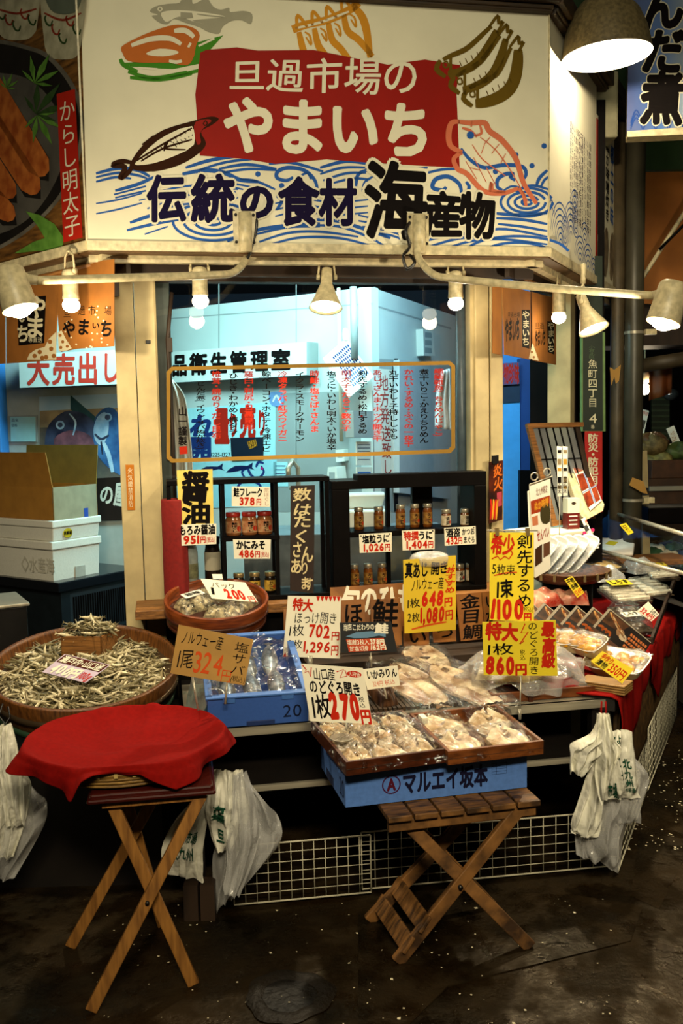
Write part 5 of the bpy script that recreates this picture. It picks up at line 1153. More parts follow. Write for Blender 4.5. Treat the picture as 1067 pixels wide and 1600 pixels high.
# dried sardines
M_fishs = [mat('dried_sardine_a', '#a39670', .3, hex2='#4a4029', scale=60), mat('dried_sardine_b', '#e6dcb8', .25, hex2='#8f8260', scale=50), mat('dried_sardine_c', '#7f7654', .3, hex2='#39321f', scale=60)]
def sardine_mesh(k):
    rr = random.Random(k); L_ = 1.0; n = 8; vs = []; fs = []; b1, b2 = rr.uniform(-.5, .5), rr.uniform(-.25, .25)
    for i in range(n + 1):
        s = i / n; w_ = .075 * (sin(pi * min(1, (s * .92 + .06))) ** .7) * (1.0 if s < .8 else 1 - (s - .8) * 2.2); h = w_ * 1.25
        cx = (s - .5) * L_; cy = b1 * (s - .5) ** 2; cz = b2 * (s - .5) ** 2
        for q in range(5):
            a = 2 * pi * q / 5; vs.append((cx, cy + w_ * cos(a) * .7, cz + h * sin(a)))
    for i in range(n):
        for q in range(5): fs.append((i * 5 + q, i * 5 + (q + 1) % 5, (i + 1) * 5 + (q + 1) % 5, (i + 1) * 5 + q))
    fs.append((4, 3, 2, 1, 0)); e = len(vs); cy, cz = b1 * .25, b2 * .25
    vs += [(.46, cy, cz), (.60, cy, cz + .09), (.55, cy, cz), (.60, cy, cz - .09)]; fs += [(e, e + 1, e + 2), (e, e + 2, e + 3)]
    return vs, fs
SM = []
for k in range(9):
    vs, fs = sardine_mesh(k); me = bpy.data.meshes.new('dried_sardine'); me.from_pydata(vs, [], fs); me.materials.append(M_fishs[k % 3]); me.polygons.foreach_set('use_smooth', [True] * len(fs)); SM.append((me, vs, fs))
def heap(x, y):
    r = math.hypot(x, y)
    return -.052 + .030 * max(0, 1 - (r / .33) ** 2) + .012 * sin(x * 14 + 1) * cos(y * 11)
def rot_r(): return Matrix.Rotation(R.uniform(0, 6.3), 4, 'Z') @ Matrix.Rotation(R.uniform(-.45, .45), 4, 'Y') @ Matrix.Rotation(R.uniform(0, 6.3), 4, 'X')
mb = MB(TT); mb.lathe([(.3, -.055), (.25, -.048), (.15, -.04), (.0001, -.035)], M_fishs[2], 40, caps=False)
for i in range(1000):
    a, r = R.uniform(0, 6.3), .29 * sqrt(R.random()); x, y = r * cos(a), r * sin(a); k = R.randrange(9)
    mb.add(SM[k][1], SM[k][2], M_fishs[k % 3], True, Matrix.Translation((x, y, heap(x, y) + R.uniform(-.006, .006))) @ rot_r() @ Matrix.Scale(R.uniform(.055, .08), 4))
tag(mb.build('sardine_heap', kind='stuff'), 'mass of dried silvery sardines filling the big round tub', 'dried sardines')
# masu measuring box with its own heap
bc = TT @ V((.012, .165, -.03)); MBX = Matrix.Translation((bc.x, bc.y, bc.z + .015)) @ Matrix.Rotation(radians(-8), 4, 'Z')
t = thing('measuring_box', 'small square wooden box heaped with dried sardines, standing in the big tub', 'box', MBX)
mb = MB(MBX); s = .082
for a_ in (0, 1, 2, 3):
    T = Matrix.Rotation(a_ * pi / 2, 4, 'Z'); mb.box(-s, -s, -.03, s, -s + .009, .06, M_wood, T)
mb.box(-s, -s, -.03, s, s, -.02, M_wood); mb.build('body', t, bevel=.002)
mb = MB(MBX)
for i in range(110):
    x, y = R.uniform(-.065, .065), R.uniform(-.065, .065); k = R.randrange(9)
    mb.add(SM[k][1], SM[k][2], M_fishs[k % 3], True, Matrix.Translation((x, y, .05 + R.uniform(-.01, .01))) @ rot_r() @ Matrix.Scale(R.uniform(.045, .06), 4))
tag(mb.build('sardine_heap', kind='stuff'), 'lower layer of dried sardines inside the small square wooden box', 'dried sardines')
def one_sardine(M, label, group):
    o = bpy.data.objects.new('dried_sardine', SM[R.randrange(9)][0]); COL.objects.link(o); o.matrix_basis = M; tag(o, label, 'dried fish', group)
for i in range(205):
    a, r = R.uniform(0, 6.3), .28 * sqrt(R.random()); x, y = r * cos(a), r * sin(a)
    q = TT @ V((x, y, 0))
    if (q.xy - bc.xy).length < .10: x, y = x * .3 - .08, y * .3 - .10
    one_sardine(TT @ Matrix.Translation((x, y, heap(x, y) + R.uniform(.006, .016))) @ rot_r() @ Matrix.Scale(R.uniform(.065, .09), 4), 'dried silvery sardine lying loose in the big round tub', 'loose dried sardines in the tub')
for i in range(90):
    a, r = R.uniform(0, 6.3), .095 * sqrt(R.random()); x, y = r * cos(a), r * sin(a)
    one_sardine(MBX @ Matrix.Translation((x, y, .062 + .05 * (1 - r / .1) + R.uniform(-.004, .008))) @ rot_r() @ Matrix.Scale(R.uniform(.06, .085), 4), 'dried silvery sardine heaped on the small square wooden box', 'dried sardines on the box')
def tagart(m, q):
    f = lambda u, v: tuple((q[0][i] * (1 - u) + q[1][i] * u) * (1 - v) + (q[3][i] * (1 - u) + q[2][i] * u) * v for i in (0, 1))
    m.ppoly([f(.02, .02), f(.98, .02), f(.98, .42), f(.02, .42)], .0006, ink('#4a2018'))
card('price_card', 'tilted card with maroon band lying on the dried sardines in the big tub', [(101, 1022), (172, 1039), (134, 1067), (66, 1050)], 3.37, 12, 40, mat('lilac_card', '#b9a9c0', .4), [('瀬戸内・山口産', (.05, .06, .95, .38), M_card_w, dict(k=2, b=.02)), ('400円', (.08, .48, .7, .92), M_card_w, dict(k=2, b=.05)), ('100g', (.72, .55, .96, .9), RC, dict(k=2))], extra=tagart)

# ---- small round tub
TS = tilted(V((-.508, 3.80, .898)), 13)
t = thing('wooden_tub', 'small reddish round wooden tub of packed dried seafood below the left rack', 'tub', TS)
mb = MB(TS); mb.lathe([(.0001, -.10), (.192, -.105), (.202, -.06), (.209, -.002), (.207, .002), (.198, .002), (.195, -.008), (.186, -.055), (.0001, -.055)], M_tub2, 56); bd_ = mb.build('body', t)
for z, r in ((-.05, .2035), (-.09, .196)):
    mb = MB(TS); mb.lathe([(r, z - .006), (r + .004, z - .005), (r + .004, z + .005), (r + .001, z + .006)], mat('dark_hoop', '#3b170a', .4), 56); mb.build('hoop', bd_)
M_wrap = clear('plastic_wrap', .10, .12, bump=1.0, scale=38)
M_wrap2 = clear('cloudy_plastic', .22, .16, bump=1.0, scale=24, diff=.24)
M_bits = mat('dried_bits', '#c9b98c', .5, hex2='#0f0e0a', scale=55)
def pillow(mb, L_, W_, H_, m, nu=26, nv=26, seed=0, flat=.12, lump=.25):
    rr = random.Random(seed); p = [rr.uniform(0, 6) for _ in range(4)]
    def top(u, v, s):
        x, y = (u - .5) * L_, (v - .5) * W_
        e = max(0, 1 - (2 * u - 1) ** 4) * max(0, 1 - (2 * v - 1) ** 4); b = e ** .45
        h = H_ * b * (1 + lump * sin(u * 9 + p[0]) * cos(v * 8 + p[1]) + lump * .5 * sin(u * 21 + p[2] + v * 13))
        return (x, y, h if s else h * -flat)
    mb.surf(lambda u, v: top(u, v, 1), nu, nv, m); mb.surf(lambda u, v: top(1 - u, v, 0), nu, nv, m); return mb
def food_pack(M, L_, W_, H_, content, label, name='food_pack', cat='packet', group=None, seed=0, wrap=None, lab=None):
    t = thing(name, label, cat, M, group)
    mb = MB(M); pillow(mb, L_ * .86, W_ * .86, H_ * .86, content, seed=seed); mb.build('contents', t)
    mb = MB(M); pillow(mb, L_, W_, H_ * 1.12, wrap or M_wrap, seed=seed + 1, nu=30, nv=30, lump=.18); mb.build('wrap', t)
    if lab:
        mb = MB(M); x0, y0, x1, y1, m = lab; mb.add([(x0, y0, H_ * 1.16), (x1, y0, H_ * 1.16), (x1, y1, H_ * 1.2), (x0, y1, H_ * 1.2)], [(0, 1, 2, 3)], m)
        mb.add([(x0 + (x1 - x0) * (.15 + .7 * a), y1 - (y1 - y0) * (.2 + .6 * b), H_ * 1.2 + .001) for a, b in layout('珍味', False, .03)[0]], layout('珍味', False, .03)[1], BLK)
        mb.build('label', t)
    return t
food_pack(TS @ Matrix.Translation((-.085, .02, -.048)) @ Matrix.Rotation(.5, 4, 'Z'), .17, .12, .045, M_bits, 'clear packet of dried seafood with white label at the left of the small tub', seed=2, lab=(-.04, .0, .05, .045, M_paper))
food_pack(TS @ Matrix.Translation((.02, -.07, -.048)) @ Matrix.Rotation(-.3, 4, 'Z'), .17, .11, .04, M_bits, 'clear packet of dried seafood at the front of the small tub', seed=5)
food_pack(TS @ Matrix.Translation((.10, .0, -.048)) @ Matrix.Rotation(.9, 4, 'Z'), .16, .11, .04, M_bits, 'clear packet of dried seafood at the right of the small tub', seed=8)
food_pack(TS @ Matrix.Translation((.0, .10, -.045)), .16, .11, .04, M_bits, 'clear packet of dried seafood behind the 200 yen card in the small tub', seed=9)
card('price_card', 'white 200 yen card lying across the packets in the small round tub', [(313, 904), (383, 910), (403, 941), (331, 935)], 3.77, 12, 30, M_card_w, [('パック', (.18, .12, .72, .4), BLK, dict(b=0)), ('1', (.08, .4, .16, .8), BLK), ('200', (.36, .46, .80, .95), RC, dict(b=.05)), ('円', (.82, .7, .98, .98), RC)], extra=lambda m, q: m.ppoly([(331, 897), (347, 897), (348, 905), (333, 905)], .002, M_card_w))

# ---- blue fish box on the table, with fish under film
M_bluebox = mat('blue_foam', '#3256a0', .55, var=.06, scale=90)
M_bluebox2 = mat('blue_foam_light', '#3b66ac', .55, var=.06, scale=90)
M_silver = mat('silver_fish', '#8f97a0', .3, .25, hex2='#3b4450', scale=26)
def open_box(mb, w, dp, h, m, wall=.018, floor=.02, z0=0.0):
    mb.box(0, 0, z0, w, wall, z0 + h, m); mb.box(0, dp - wall, z0, w, dp, z0 + h, m); mb.box(0, wall, z0, wall, dp - wall, z0 + h, m); mb.box(w - wall, wall, z0, w, dp - wall, z0 + h, m); mb.box(wall, wall, z0, w - wall, dp - wall, z0 + floor, m)
b0 = onz(325, 1139, .605); b1 = onz(482, 1127, .605); ya = atan2(b1.y - b0.y, b1.x - b0.x); wB = (b1 - b0).length
MBB = Matrix.Translation(b0) @ Matrix.Rotation(ya, 4, 'Z') @ Matrix.Rotation(radians(11), 4, 'X')
t = thing('fish_box', 'blue foam box marked 20 with filmed mackerel inside, on the steel table', 'box', MBB)
mb = MB(MBB); open_box(mb, wB, .50, .105, M_bluebox)
for x in (.05, wB - .09): mb.box(x, -.004, .088, x + .04, .0, .105, M_bluebox2)
mb.box(wB * .38, -.003, 0, wB * .66, .001, .018, mat('blue_shadow_slot', '#1b2f60', .6))
vs, fs = layout('20', False, .0); mb.add([(wB * (.74 + .19 * a), -.0012, .068 - .048 * b) for a, b in vs], fs, ink('#141a30'))
mb.box(-.006, -.006, .105, wB + .006, .02, .112, M_bluebox2); mb.box(-.006, .48, .105, wB + .006, .506, .112, M_bluebox2); mb.box(-.006, .0, .105, .018, .5, .112, M_bluebox2); mb.box(wB - .018, 0, .105, wB + .006, .5, .112, M_bluebox2)
mb.build('body', t, bevel=.004)
for i in range(6):
    M = MBB @ Matrix.Translation((.07 + (i % 3) * .085, .14 + (i // 3) * .2, .07)) @ Matrix.Rotation(pi / 2 + R.uniform(-.15, .15), 4, 'Z')
    mb = MB(M); n = 14
    mb.surf(lambda u, v: (.13 * (2 * v - 1), .030 * sin(pi * (.06 + .9 * v)) ** .8 * cos(2 * pi * u) * (1 if v < .86 else .5), .026 * sin(pi * (.06 + .9 * v)) ** .8 * sin(2 * pi * u)), 14, 14, M_silver, closed=True)
    mb.add([(.12, 0, 0), (.155, .03, .004), (.14, 0, .004), (.155, -.03, .004)], [(0, 1, 2), (0, 2, 3)], M_silver)
    tag(mb.build('mackerel'), 'silvery salted mackerel under film in the blue box, %s row' % ('front' if i < 3 else 'back'), 'fish', 'salted mackerel in the blue box')
mb = MB(MBB)
mb.surf(lambda u, v: (.005 + (wB - .01) * u, .01 + .48 * v, .108 + .012 * sin(u * 17 + v * 9) + .010 * sin(v * 31 - u * 8) - .02 * sin(pi * u) * sin(pi * v)), 44, 44, clear('box_film', .16, .06, bump=.6, scale=26)); tag(mb.build('plastic_film'), 'crinkled clear film spread over the mackerel in the blue box', 'film')
mb = MB(MBB)
mb.surf(lambda u, v: (-.045 + .05 * u + .02 * sin(v * 9), .0 + .5 * v, .112 - .16 * (1 - u) ** 1.2 + .012 * sin(v * 33 + u * 5)), 12, 40, clear('teal_bag', .25, .15, (.45, .85, .85), bump=.6, scale=30, diff=.2)); tag(mb.build('plastic_bag'), 'bluish clear plastic hanging over the left side of the blue box', 'plastic bag')

# ---- stool, blue crate, trays in front
M_stool = mat('weathered_wood', '#80572a', .6, hex2='#33200d', scale=7, stretch=(2, 9, 2), bump=.25)
S0 = onz(605, 1278, .455); S1 = onz(847, 1250, .455); ys = atan2(S1.y - S0.y, S1.x - S0.x); wS = (S1 - S0).length
MS = Matrix.Translation((S0.x, S0.y, 0)) @ Matrix.Rotation(ys, 4, 'Z')
t = thing('folding_stool', 'folding slatted wooden stool under the blue crate of fish trays', 'stool', MS)
dS = .27
for i in range(6):
    mb = MB(MS); w_ = wS / 6; mb.box(i * w_ + .004, 0, .437, (i + 1) * w_ - .004, dS, .455, M_stool); mb.build('slat', t, bevel=.003)
mb = MB(MS)
for y in (.02, dS - .045): mb.box(.01, y, .40, wS - .01, y + .025, .436, M_stool)
mb.build('frame', t, bevel=.003)
iv = MS.inverted()
def legp(px, py): q = iv @ onz(px, py, 0); return V((q.x, q.y, 0))
fFL, fFR, fBL = legp(620, 1506), legp(828, 1482), legp(576, 1441)
fBR = fFR + (fBL - fFL)
for nm, foot, top in (('a', fFL, V((wS - .06, .03, .425))), ('b', fFR, V((.06, .06, .425))), ('c', fBL, V((wS - .06, dS - .06, .425))), ('d', fBR, V((.06, dS - .03, .425)))):
    mb = MB(MS); mb.bar(foot + V((0, 0, .006)), top, .04, .02, M_stool, up=(0, 1, 0)); mb.build('leg', t, bevel=.003)
mb = MB(MS)
for k in (0, 1):
    q = .14 + k * .13
    a = fFL + (V((wS - .06, .03, .425)) - fFL) * q; b = fBL + (V((wS - .06, dS - .06, .425)) - fBL) * q
    mb.bar(a + V((-.022, -.02, .0)), b + V((-.022, .02, 0)), .012, .055, M_stool, up=(.6, 0, .8))
mb.build('crosspiece', t, bevel=.003)
mb = MB(MS); mid = (fFL + V((wS - .06, .03, .425))) / 2
mb.lathe([(.007, -.02), (.007, .02)], M_blackm, 10, T_axis(mid, (0, 1, 0))); mb.build('pivot_bolt', t)

B0 = onz(540, 1262, .458); B1 = onz(823, 1230, .458); yb = atan2(B1.y - B0.y, B1.x - B0.x); wF = (B1 - B0).length
MC = Matrix.Translation(B0) @ Matrix.Rotation(yb, 4, 'Z')
M_crate = mat('crate_blue', '#4b73b8', .6, var=.10, scale=60, bump=.1)
t = thing('fish_crate', 'light blue foam crate with black lettering and circled A, on the slatted stool', 'crate', MC)
mb = MB(MC); open_box(mb, wF, .34, .118, M_crate, floor=.05)
NVY = ink('#101028')
def face_text(mb, st, x0, z0, x1, z1, m, b=.0, k=1, skew=0):
    vs, fs = layout(st, False, b); mb.add([(x0 + (x1 - x0) * a, -.0008 * k, z1 - (z1 - z0) * q) for a, q in vs], fs, m)
h = .118
face_text(mb, 'マルエイ坂本', wF * .305, .022, wF * .775, .085, NVY, .04); face_text(mb, 'ノルウェー産', wF * .30, .090, wF * .45, .103, ink('#4a3a78'), .0)
def ringf(cx, cz, r, w_, m):
    n = 32; mb.add([(cx + rr * cos(2 * pi * i / n), -.0008, cz + rr * sin(2 * pi * i / n)) for rr in (r, r - w_) for i in range(n)], [(i, (i + 1) % n, n + (i + 1) % n, n + i) for i in range(n)], m)
ringf(wF * .245, .055, .029, .004, ink('#3a1230')); face_text(mb, 'A', wF * .245 - .015, .036, wF * .245 + .015, .074, ink('#4a1224'), .05)
for x in range(5): mb.box(wF * .80, -.0008, .052 + x * .0085, wF * .885, 0, .0525 + x * .0085, NVY)
for q in (.80, .825, .884): mb.box(wF * q, -.0008, .052, wF * q + .0008, 0, .087, NVY)
vs, fs = layout('20', False, .0); mb.add([(-.0008, .075 - .06 * a, .075 - .06 * q) for a, q in vs], fs, NVY)
mb.box(-.001, .16, 0, .002, .26, .03, mat('crate_slot', '#1b2a50', .6))
mb.build('body', t, bevel=.004)

M_tray = mat('tray_wood', '#4a200c', .4, hex2='#2f1407', scale=7, stretch=(1, 10, 10)); M_tray2 = mat('tray_wood_light', '#754019', .45, hex2='#4f280d', scale=7, stretch=(1, 10, 10))
def tray(pl, pr_, z, dp, hh, m, label):
    a, b = onz(*pl, z), onz(*pr_, z); y = atan2(b.y - a.y, b.x - a.x); w_ = (b - a).length
    M = Matrix.Translation(a) @ Matrix.Rotation(y, 4, 'Z') @ Matrix.Rotation(radians(2.5), 4, 'X')
    mb = MB(M); open_box(mb, w_, dp, hh, m, wall=.010, floor=.008)
    mb.box(.0, -.001, hh * .44, w_, 0, hh * .47, M_dark)
    return tag(mb.build('wooden_tray', bevel=.002), label, 'tray'), M, w_
zt = .577
_, MT1, w1 = tray((541, 1213), (699, 1191), zt + .006, .36, .042, M_tray, 'dark wooden tray of filmed fish fillets on the left of the blue crate')
_, MT2, w2 = tray((700, 1196), (849, 1178), zt + .006, .34, .042, M_tray2, 'lighter brown wooden tray of filmed fish fillets on the right of the blue crate')
M_flesh = mat('fish_flesh', '#f0ddb0', .35, hex2='#a87f48', scale=16, bump=.15, bscale=60, sub=.0); M_skin = mat('fish_skin', '#7a5a32', .4, hex2='#3a2713', scale=30)
M_flesh2 = mat('fish_flesh_pale', '#f4e6c2', .35, hex2='#b58c52', scale=14, bump=.15, bscale=60)
def fish_pack(M, L_, W_, label, group, seed, flesh, tail=True, name='fish_pack'):
    rr = random.Random(seed); p = [rr.uniform(0, 6) for _ in range(4)]
    t = thing(name, label, 'packed fish', M, group)
    def prof(s): return (sin(pi * min(1, .10 + .86 * s)) ** .75) * (1 + .06 * sin(s * 9 + p[0]))
    def fn(u, v, sg):
        a = 2 * u - 1; w_ = W_ / 2 * prof(v)
        hh = .020 * (1 - a * a) ** .6 * (1 - .55 * math.exp(-(a * 5) ** 2)) * (.5 + .5 * prof(v)) * (1 + .3 * sin(v * 8 + p[1] + a * 3))
        return (a * w_, (v - .5) * L_, (hh + .004 * sin(a * 9 + v * 14 + p[2])) if sg else 0)
    mb = MB(M); nu, nv = 22, 22; base = len(mb.f)
    mb.surf(lambda u, v: fn(u, v, 1), nu, nv, flesh); mb.surf(lambda u, v: fn(1 - u, v, 0), nu, nv, M_skin)
    sk = mb.slot(M_skin)
    for j in range(nv - 1):
        for i in range(nu - 1):
            a = abs(2 * (i + .5) / (nu - 1) - 1); v = (j + .5) / (nv - 1)
            if a > .9 or v > .93 or (a < .12 and v > .5 and sin(j * 1.7 + p[3]) > -.4): mb.mi[j * (nu - 1) + i] = sk
    if tail: mb.add([(0, -L_ * .46, .006), (W_ * .16, -L_ * .62, .012), (0, -L_ * .57, .008), (-W_ * .16, -L_ * .62, .01)], [(0, 1, 2), (0, 2, 3)], M_skin)
    mb.build('fish', t)
    mb = MB(M); LL, WW = L_ * (1.2 if tail else 1.06), W_ * (1.12 if tail else 1.05)
    def wr(u, v):
        e = max(0, 1 - (2 * u - 1) ** 4) * max(0, 1 - (2 * v - 1) ** 4)
        return ((u - .5) * WW + .006 * sin(v * 23 + p[0]), (v - .5) * LL + .006 * sin(u * 19 + p[1]), .004 + .026 * e ** .5 + .005 * sin(u * 16 + v * 11 + p[2]) * e ** .3 + .006 * sin(v * 37 + u * 17 + p[3]) * (1 - e) + .003 * sin(u * 41 - v * 33))
    mb.surf(wr, 34, 34, M_wrap); mb.build('wrap', t)
    return t
k = 0
for j in range(3):
    for i in range(3):
        M = MT1 @ Matrix.Translation((.060 + i * (w1 - .12) / 2 + R.uniform(-.006, .006), .074 + j * .104, .014 + .003 * j)) @ Matrix.Rotation(R.uniform(-.4, .4), 4, 'Z') @ Matrix.Rotation(radians(R.uniform(2, 9)), 4, 'X')
        fish_pack(M, .138, .108, 'filmed pale fish fillet in the left tray, %s row, %s' % (('front', 'middle', 'back')[j], ('left', 'centre', 'right')[i]), 'filmed fillets in the left tray', k, (M_flesh, M_flesh2)[k % 2], tail=False); k += 1
for j in range(2):
    for i in range(2):
        M = MT2 @ Matrix.Translation((.074 + i * (w2 - .148) + R.uniform(-.005, .005), .096 + j * .140, .014 + .004 * j)) @ Matrix.Rotation(R.uniform(-.5, .5), 4, 'Z') @ Matrix.Rotation(radians(R.uniform(3, 10)), 4, 'X')
        fish_pack(M, .178, .142, 'filmed pale fish fillet in the right tray, %s row, %s' % (('front', 'back')[j], ('left', 'right')[i]), 'filmed fillets in the right tray', k, (M_flesh2, M_flesh)[k % 2], tail=False); k += 1
mb = MB(Matrix.Translation(onz(534, 1158, .628))); mb.lathe([(.0001, 0), (.02, .0), (.034, .008), (.036, .012), (.033, .012), (.019, .004), (.0001, .004)], M_steel, 28); tag(mb.build('steel_dish'), 'small steel dish holding the 270 yen card stand on the left tray', 'dish')
mb = MB(MT2); mb.box(.012, .25, .03, .03, .29, .055, M_card_w); tag(mb.build('paper_slip'), 'small white slip at the inner edge of the right tray', 'slip')

# ---- bamboo mat and opened mackerel
M_mat = mat('dark_bamboo', '#3d2a12', .5, hex2='#1d1207', scale=20)
mb = MB(FRONT)
for i in range(34): mb.box(.02 + i * .0165, .602, .60, .032 + i * .0165, .614, 1.03, M_mat)
for d in (.62, .80, .98): mb.box(.01, .600, d, .59, .603, d + .02, M_mat)
tag(mb.build('bamboo_mat'), 'dark slatted bamboo mat under the two big opened fish', 'mat')
mb = MB(FRONT); mb.box(.59, .601, .62, .606, .63, 1.04, M_tray); mb.box(-.0, .601, .62, .016, .63, 1.04, M_tray); tag(mb.build('mat_frame'), 'brown wooden side rails either side of the bamboo mat', 'frame')
M_aji = mat('opened_fish', '#dcc8a2', .35, hex2='#7a5430', scale=9, bump=.2, bscale=50)
pa, pb = onz(648, 1062, .65), onz(722, 1064, .65)
for i, (q, rz) in enumerate(((pa, .34), (pb, .45))):
    fish_pack(Matrix.Translation((q.x, q.y, .632 + .004 * i)) @ Matrix.Rotation(rz, 4, 'Z') @ Matrix.Rotation(radians(7), 4, 'X'), .40, .20, 'large opened fish in clear film on the bamboo mat, %s one' % ('left', 'right')[i], 'opened fish on the bamboo mat', 40 + i, M_aji)
fish_pack(Matrix.Translation(onz(665, 1028, .65)) @ Matrix.Rotation(.3, 4, 'Z') @ Matrix.Rotation(radians(10), 4, 'X'), .30, .18, 'opened fish in film lying behind the two large ones, before the name boards', 'opened fish on the bamboo mat', 45, M_aji)
mb = MB(Matrix.Translation(onz(598, 1092, .62)) @ Matrix.Rotation(.3, 4, 'Z') @ Matrix.Rotation(.2, 4, 'X')); pillow(mb, .07, .14, .05, mat('dark_fillet', '#5a3a22', .4, hex2='#22140b', scale=14, stretch=(6, 1, 1)), seed=3); tag(mb.build('dried_fillet'), 'thick brown dried fillet behind the 270 yen card', 'fish')
# big bagged fish on a wooden tray at the corner
cA, cB = onz(748, 1080, .605), onz(935, 1082, .605)
MW = Fr(FRONT.w(.0, .6, .0), YF)
uA = FRONT.px(0, 0)
q0 = onz(768, 1100, .602); q1 = onz(936, 1086, .602); yw = atan2(q1.y - q0.y, q1.x - q0.x); wW = (q1 - q0).length
MWt = Matrix.Translation(q0) @ Matrix.Rotation(yw, 4, 'Z')
mb = MB(MWt); open_box(mb, wW, .34, .035, M_tray2, wall=.012, floor=.01); tag(mb.build('wooden_tray', bevel=.002), 'brown wooden tray at the table corner under the bagged fish', 'tray')
t = thing('fish_bundle', 'big cloudy plastic bag of pale opened fish behind the square yellow card', 'packed fish', MWt)
for i in range(4):
    mb = MB(MWt @ Matrix.Translation((.09 + .10 * (i % 2) + .07 * (i // 2), .11 + .11 * (i // 2), .075 + .014 * i)) @ Matrix.Rotation(.4 * i - .5, 4, 'Z') @ Matrix.Rotation(radians(12), 4, 'X')); pillow(mb, .19, .13, .035, M_flesh2, seed=20 + i, lump=.3); mb.build('fish', t)
mb = MB(MWt)
def bag(u, v):
    a = 2 * pi * u; r = (.30 * sin(pi * (.04 + .46 * (1 - v)))) ; wv = 1 + .07 * sin(a * 7 + v * 6) + .05 * sin(a * 13 - v * 9)
    return (wW * .46 + .235 * cos(a) * sin(pi / 2 * (1 - v) ** .8) * wv, .17 + .19 * sin(a) * sin(pi / 2 * (1 - v) ** .8) * wv, .03 + .105 * sin(pi / 2 * v ** .75) + .012 * sin(a * 5 + v * 12) + .012 * sin(a * 2) + .03 * (1 - v) * sin(a * 11) * .3)
mb.surf(bag, 72, 26, M_wrap2, closed=True); mb.build('plastic_bag', t)

# ================================================================== SIDE COUNTER GOODS
M_boxd = mat('dark_carton', '#19120e', .35, hex2='#0d0907', scale=12); M_boxe = mat('carton_edge', '#7a7060', .45); CH = ink('#7a3a14'); CH2 = ink('#a07a48')
for i in range(6):
    s = 5 - i
    q = [(952 - 25.5 * i, 951 - 2.2 * i), (1017 - 25.5 * i, 1004 - 2.2 * i), (998 - 25.5 * i, 1036 - 2.2 * i), (927 - 25.5 * i, 979 - 2.2 * i)]
    if i == 5: q = [(828, 940), (880, 985), (862, 1012), (806, 968)]
    cx = sum(p[0] for p in q) / 4; cy = sum(p[1] for p in q) / 4
    fr = Fr(ony(cx, cy, 3.83 + .016 * i), 14, 38)
    mb = MB(fr); mb.ppoly(q, 0, M_boxd, th=.022, mside=M_boxe)
    f = lambda u, v: tuple((q[0][k] * (1 - u) + q[1][k] * u) * (1 - v) + (q[3][k] * (1 - u) + q[2][k] * u) * v for k in (0, 1))
    mb.ppoly([f(-.01, -.01), f(.035, -.01), f(.035, 1.01), f(-.01, 1.01)], .0012, M_boxe, th=.004); mb.ppoly([f(.0, -.015), f(1, -.015), f(1, .02), f(0, .02)], .0012, M_boxe, th=.003)
    mb.ppoly([f(.05, .05), f(.5, .05), f(.42, .5), f(.05, .6)], .0005, mat('carton_print_brown', '#4a2f1c', .3, hex2='#1f130c', scale=22))
    for k in range(5): mb.stroke([f(.06 + k * .05, .08 + k * .04), f(.18 + k * .06, .22 + k * .06), f(.36 + k * .05, .34 + k * .06)], 3, .0009, (CH2, CH, ink('#c9b089'))[k % 3])
    mb.ppoly([f(.34, .38), f(.48, .36), f(.54, .60), f(.40, .66)], .0007, ink('#6b5038'), sm=2); mb.ppoly([f(.44, .5), f(.56, .46), f(.6, .66), f(.48, .72)], .0009, ink('#8f8068'), sm=2)
    for r_ in range(4):
        for k in range(7): mb.ppoly([f(.60 + k * .055, .22 + r_ * .18), f(.64 + k * .055, .22 + r_ * .18), f(.64 + k * .055, .33 + r_ * .18), f(.60 + k * .055, .33 + r_ * .18)], .0006, ink('#94552c'))
    for k in range(3): mb.stroke([f(.05 + k * .08, .84), f(.12 + k * .08, .76), f(.16 + k * .08, .9)], 4, .0008, CH)
    tag(mb.build('carton'), 'slim dark printed carton in the slanting row, ' + ('front right one' if i == 0 else 'farthest left one' if i == 5 else '%s from the front right' % ('second', 'third', 'fourth', 'fifth')[i - 1]), 'carton', 'slanting dark cartons')
M_tubp = mat('clear_tub', '#c9b88a', .25, var=.1); M_mango = mat('yellow_pickle', '#e2a614', .3, hex2='#b8800c', scale=22)
def pickle(px, z, L_, W_, rz, tx, label):
    p = onz(*px, z); M = Matrix.Translation(p) @ Matrix.Rotation(rz, 4, 'Z') @ Matrix.Rotation(tx, 4, 'X')
    t = thing('pickle_pack', label, 'packet', M, 'yellow pickle packs')
    mb = MB(M)
    def wall(u, v): 
        a = 2 * pi * u; s = (.78 + .22 * v); c_, s_ = cos(a), sin(a); e = .5
        return (L_ / 2 * s * math.copysign(abs(c_) ** e, c_), W_ / 2 * s * math.copysign(abs(s_) ** e, s_), .045 * v)
    mb.surf(wall, 32, 6, M_tubp, closed=True); mb.add([wall(i / 32, 0) for i in range(32)], [tuple(range(31, -1, -1))], M_tubp); mb.surf(lambda u, v: (wall(u, 1)[0] * (1 + .05 * v), wall(u, 1)[1] * (1 + .05 * v), .045), 32, 2, M_card_w, closed=True); mb.build('tray', t)
    mb = MB(M)
    for i in range(26): mb.sphere((R.uniform(-.36, .36) * L_, R.uniform(-.32, .32) * W_, .036), R.uniform(.014, .024), M_mango, 10, .7)
    mb.build('pickles', t)
    mb = MB(M); pillow(mb, L_, W_, .024, M_wrap, nu=16, nv=16, seed=1); mb.v = mb.v
    for i, p_ in enumerate(mb.v): p_.z += .045
    mb.build('wrap', t)
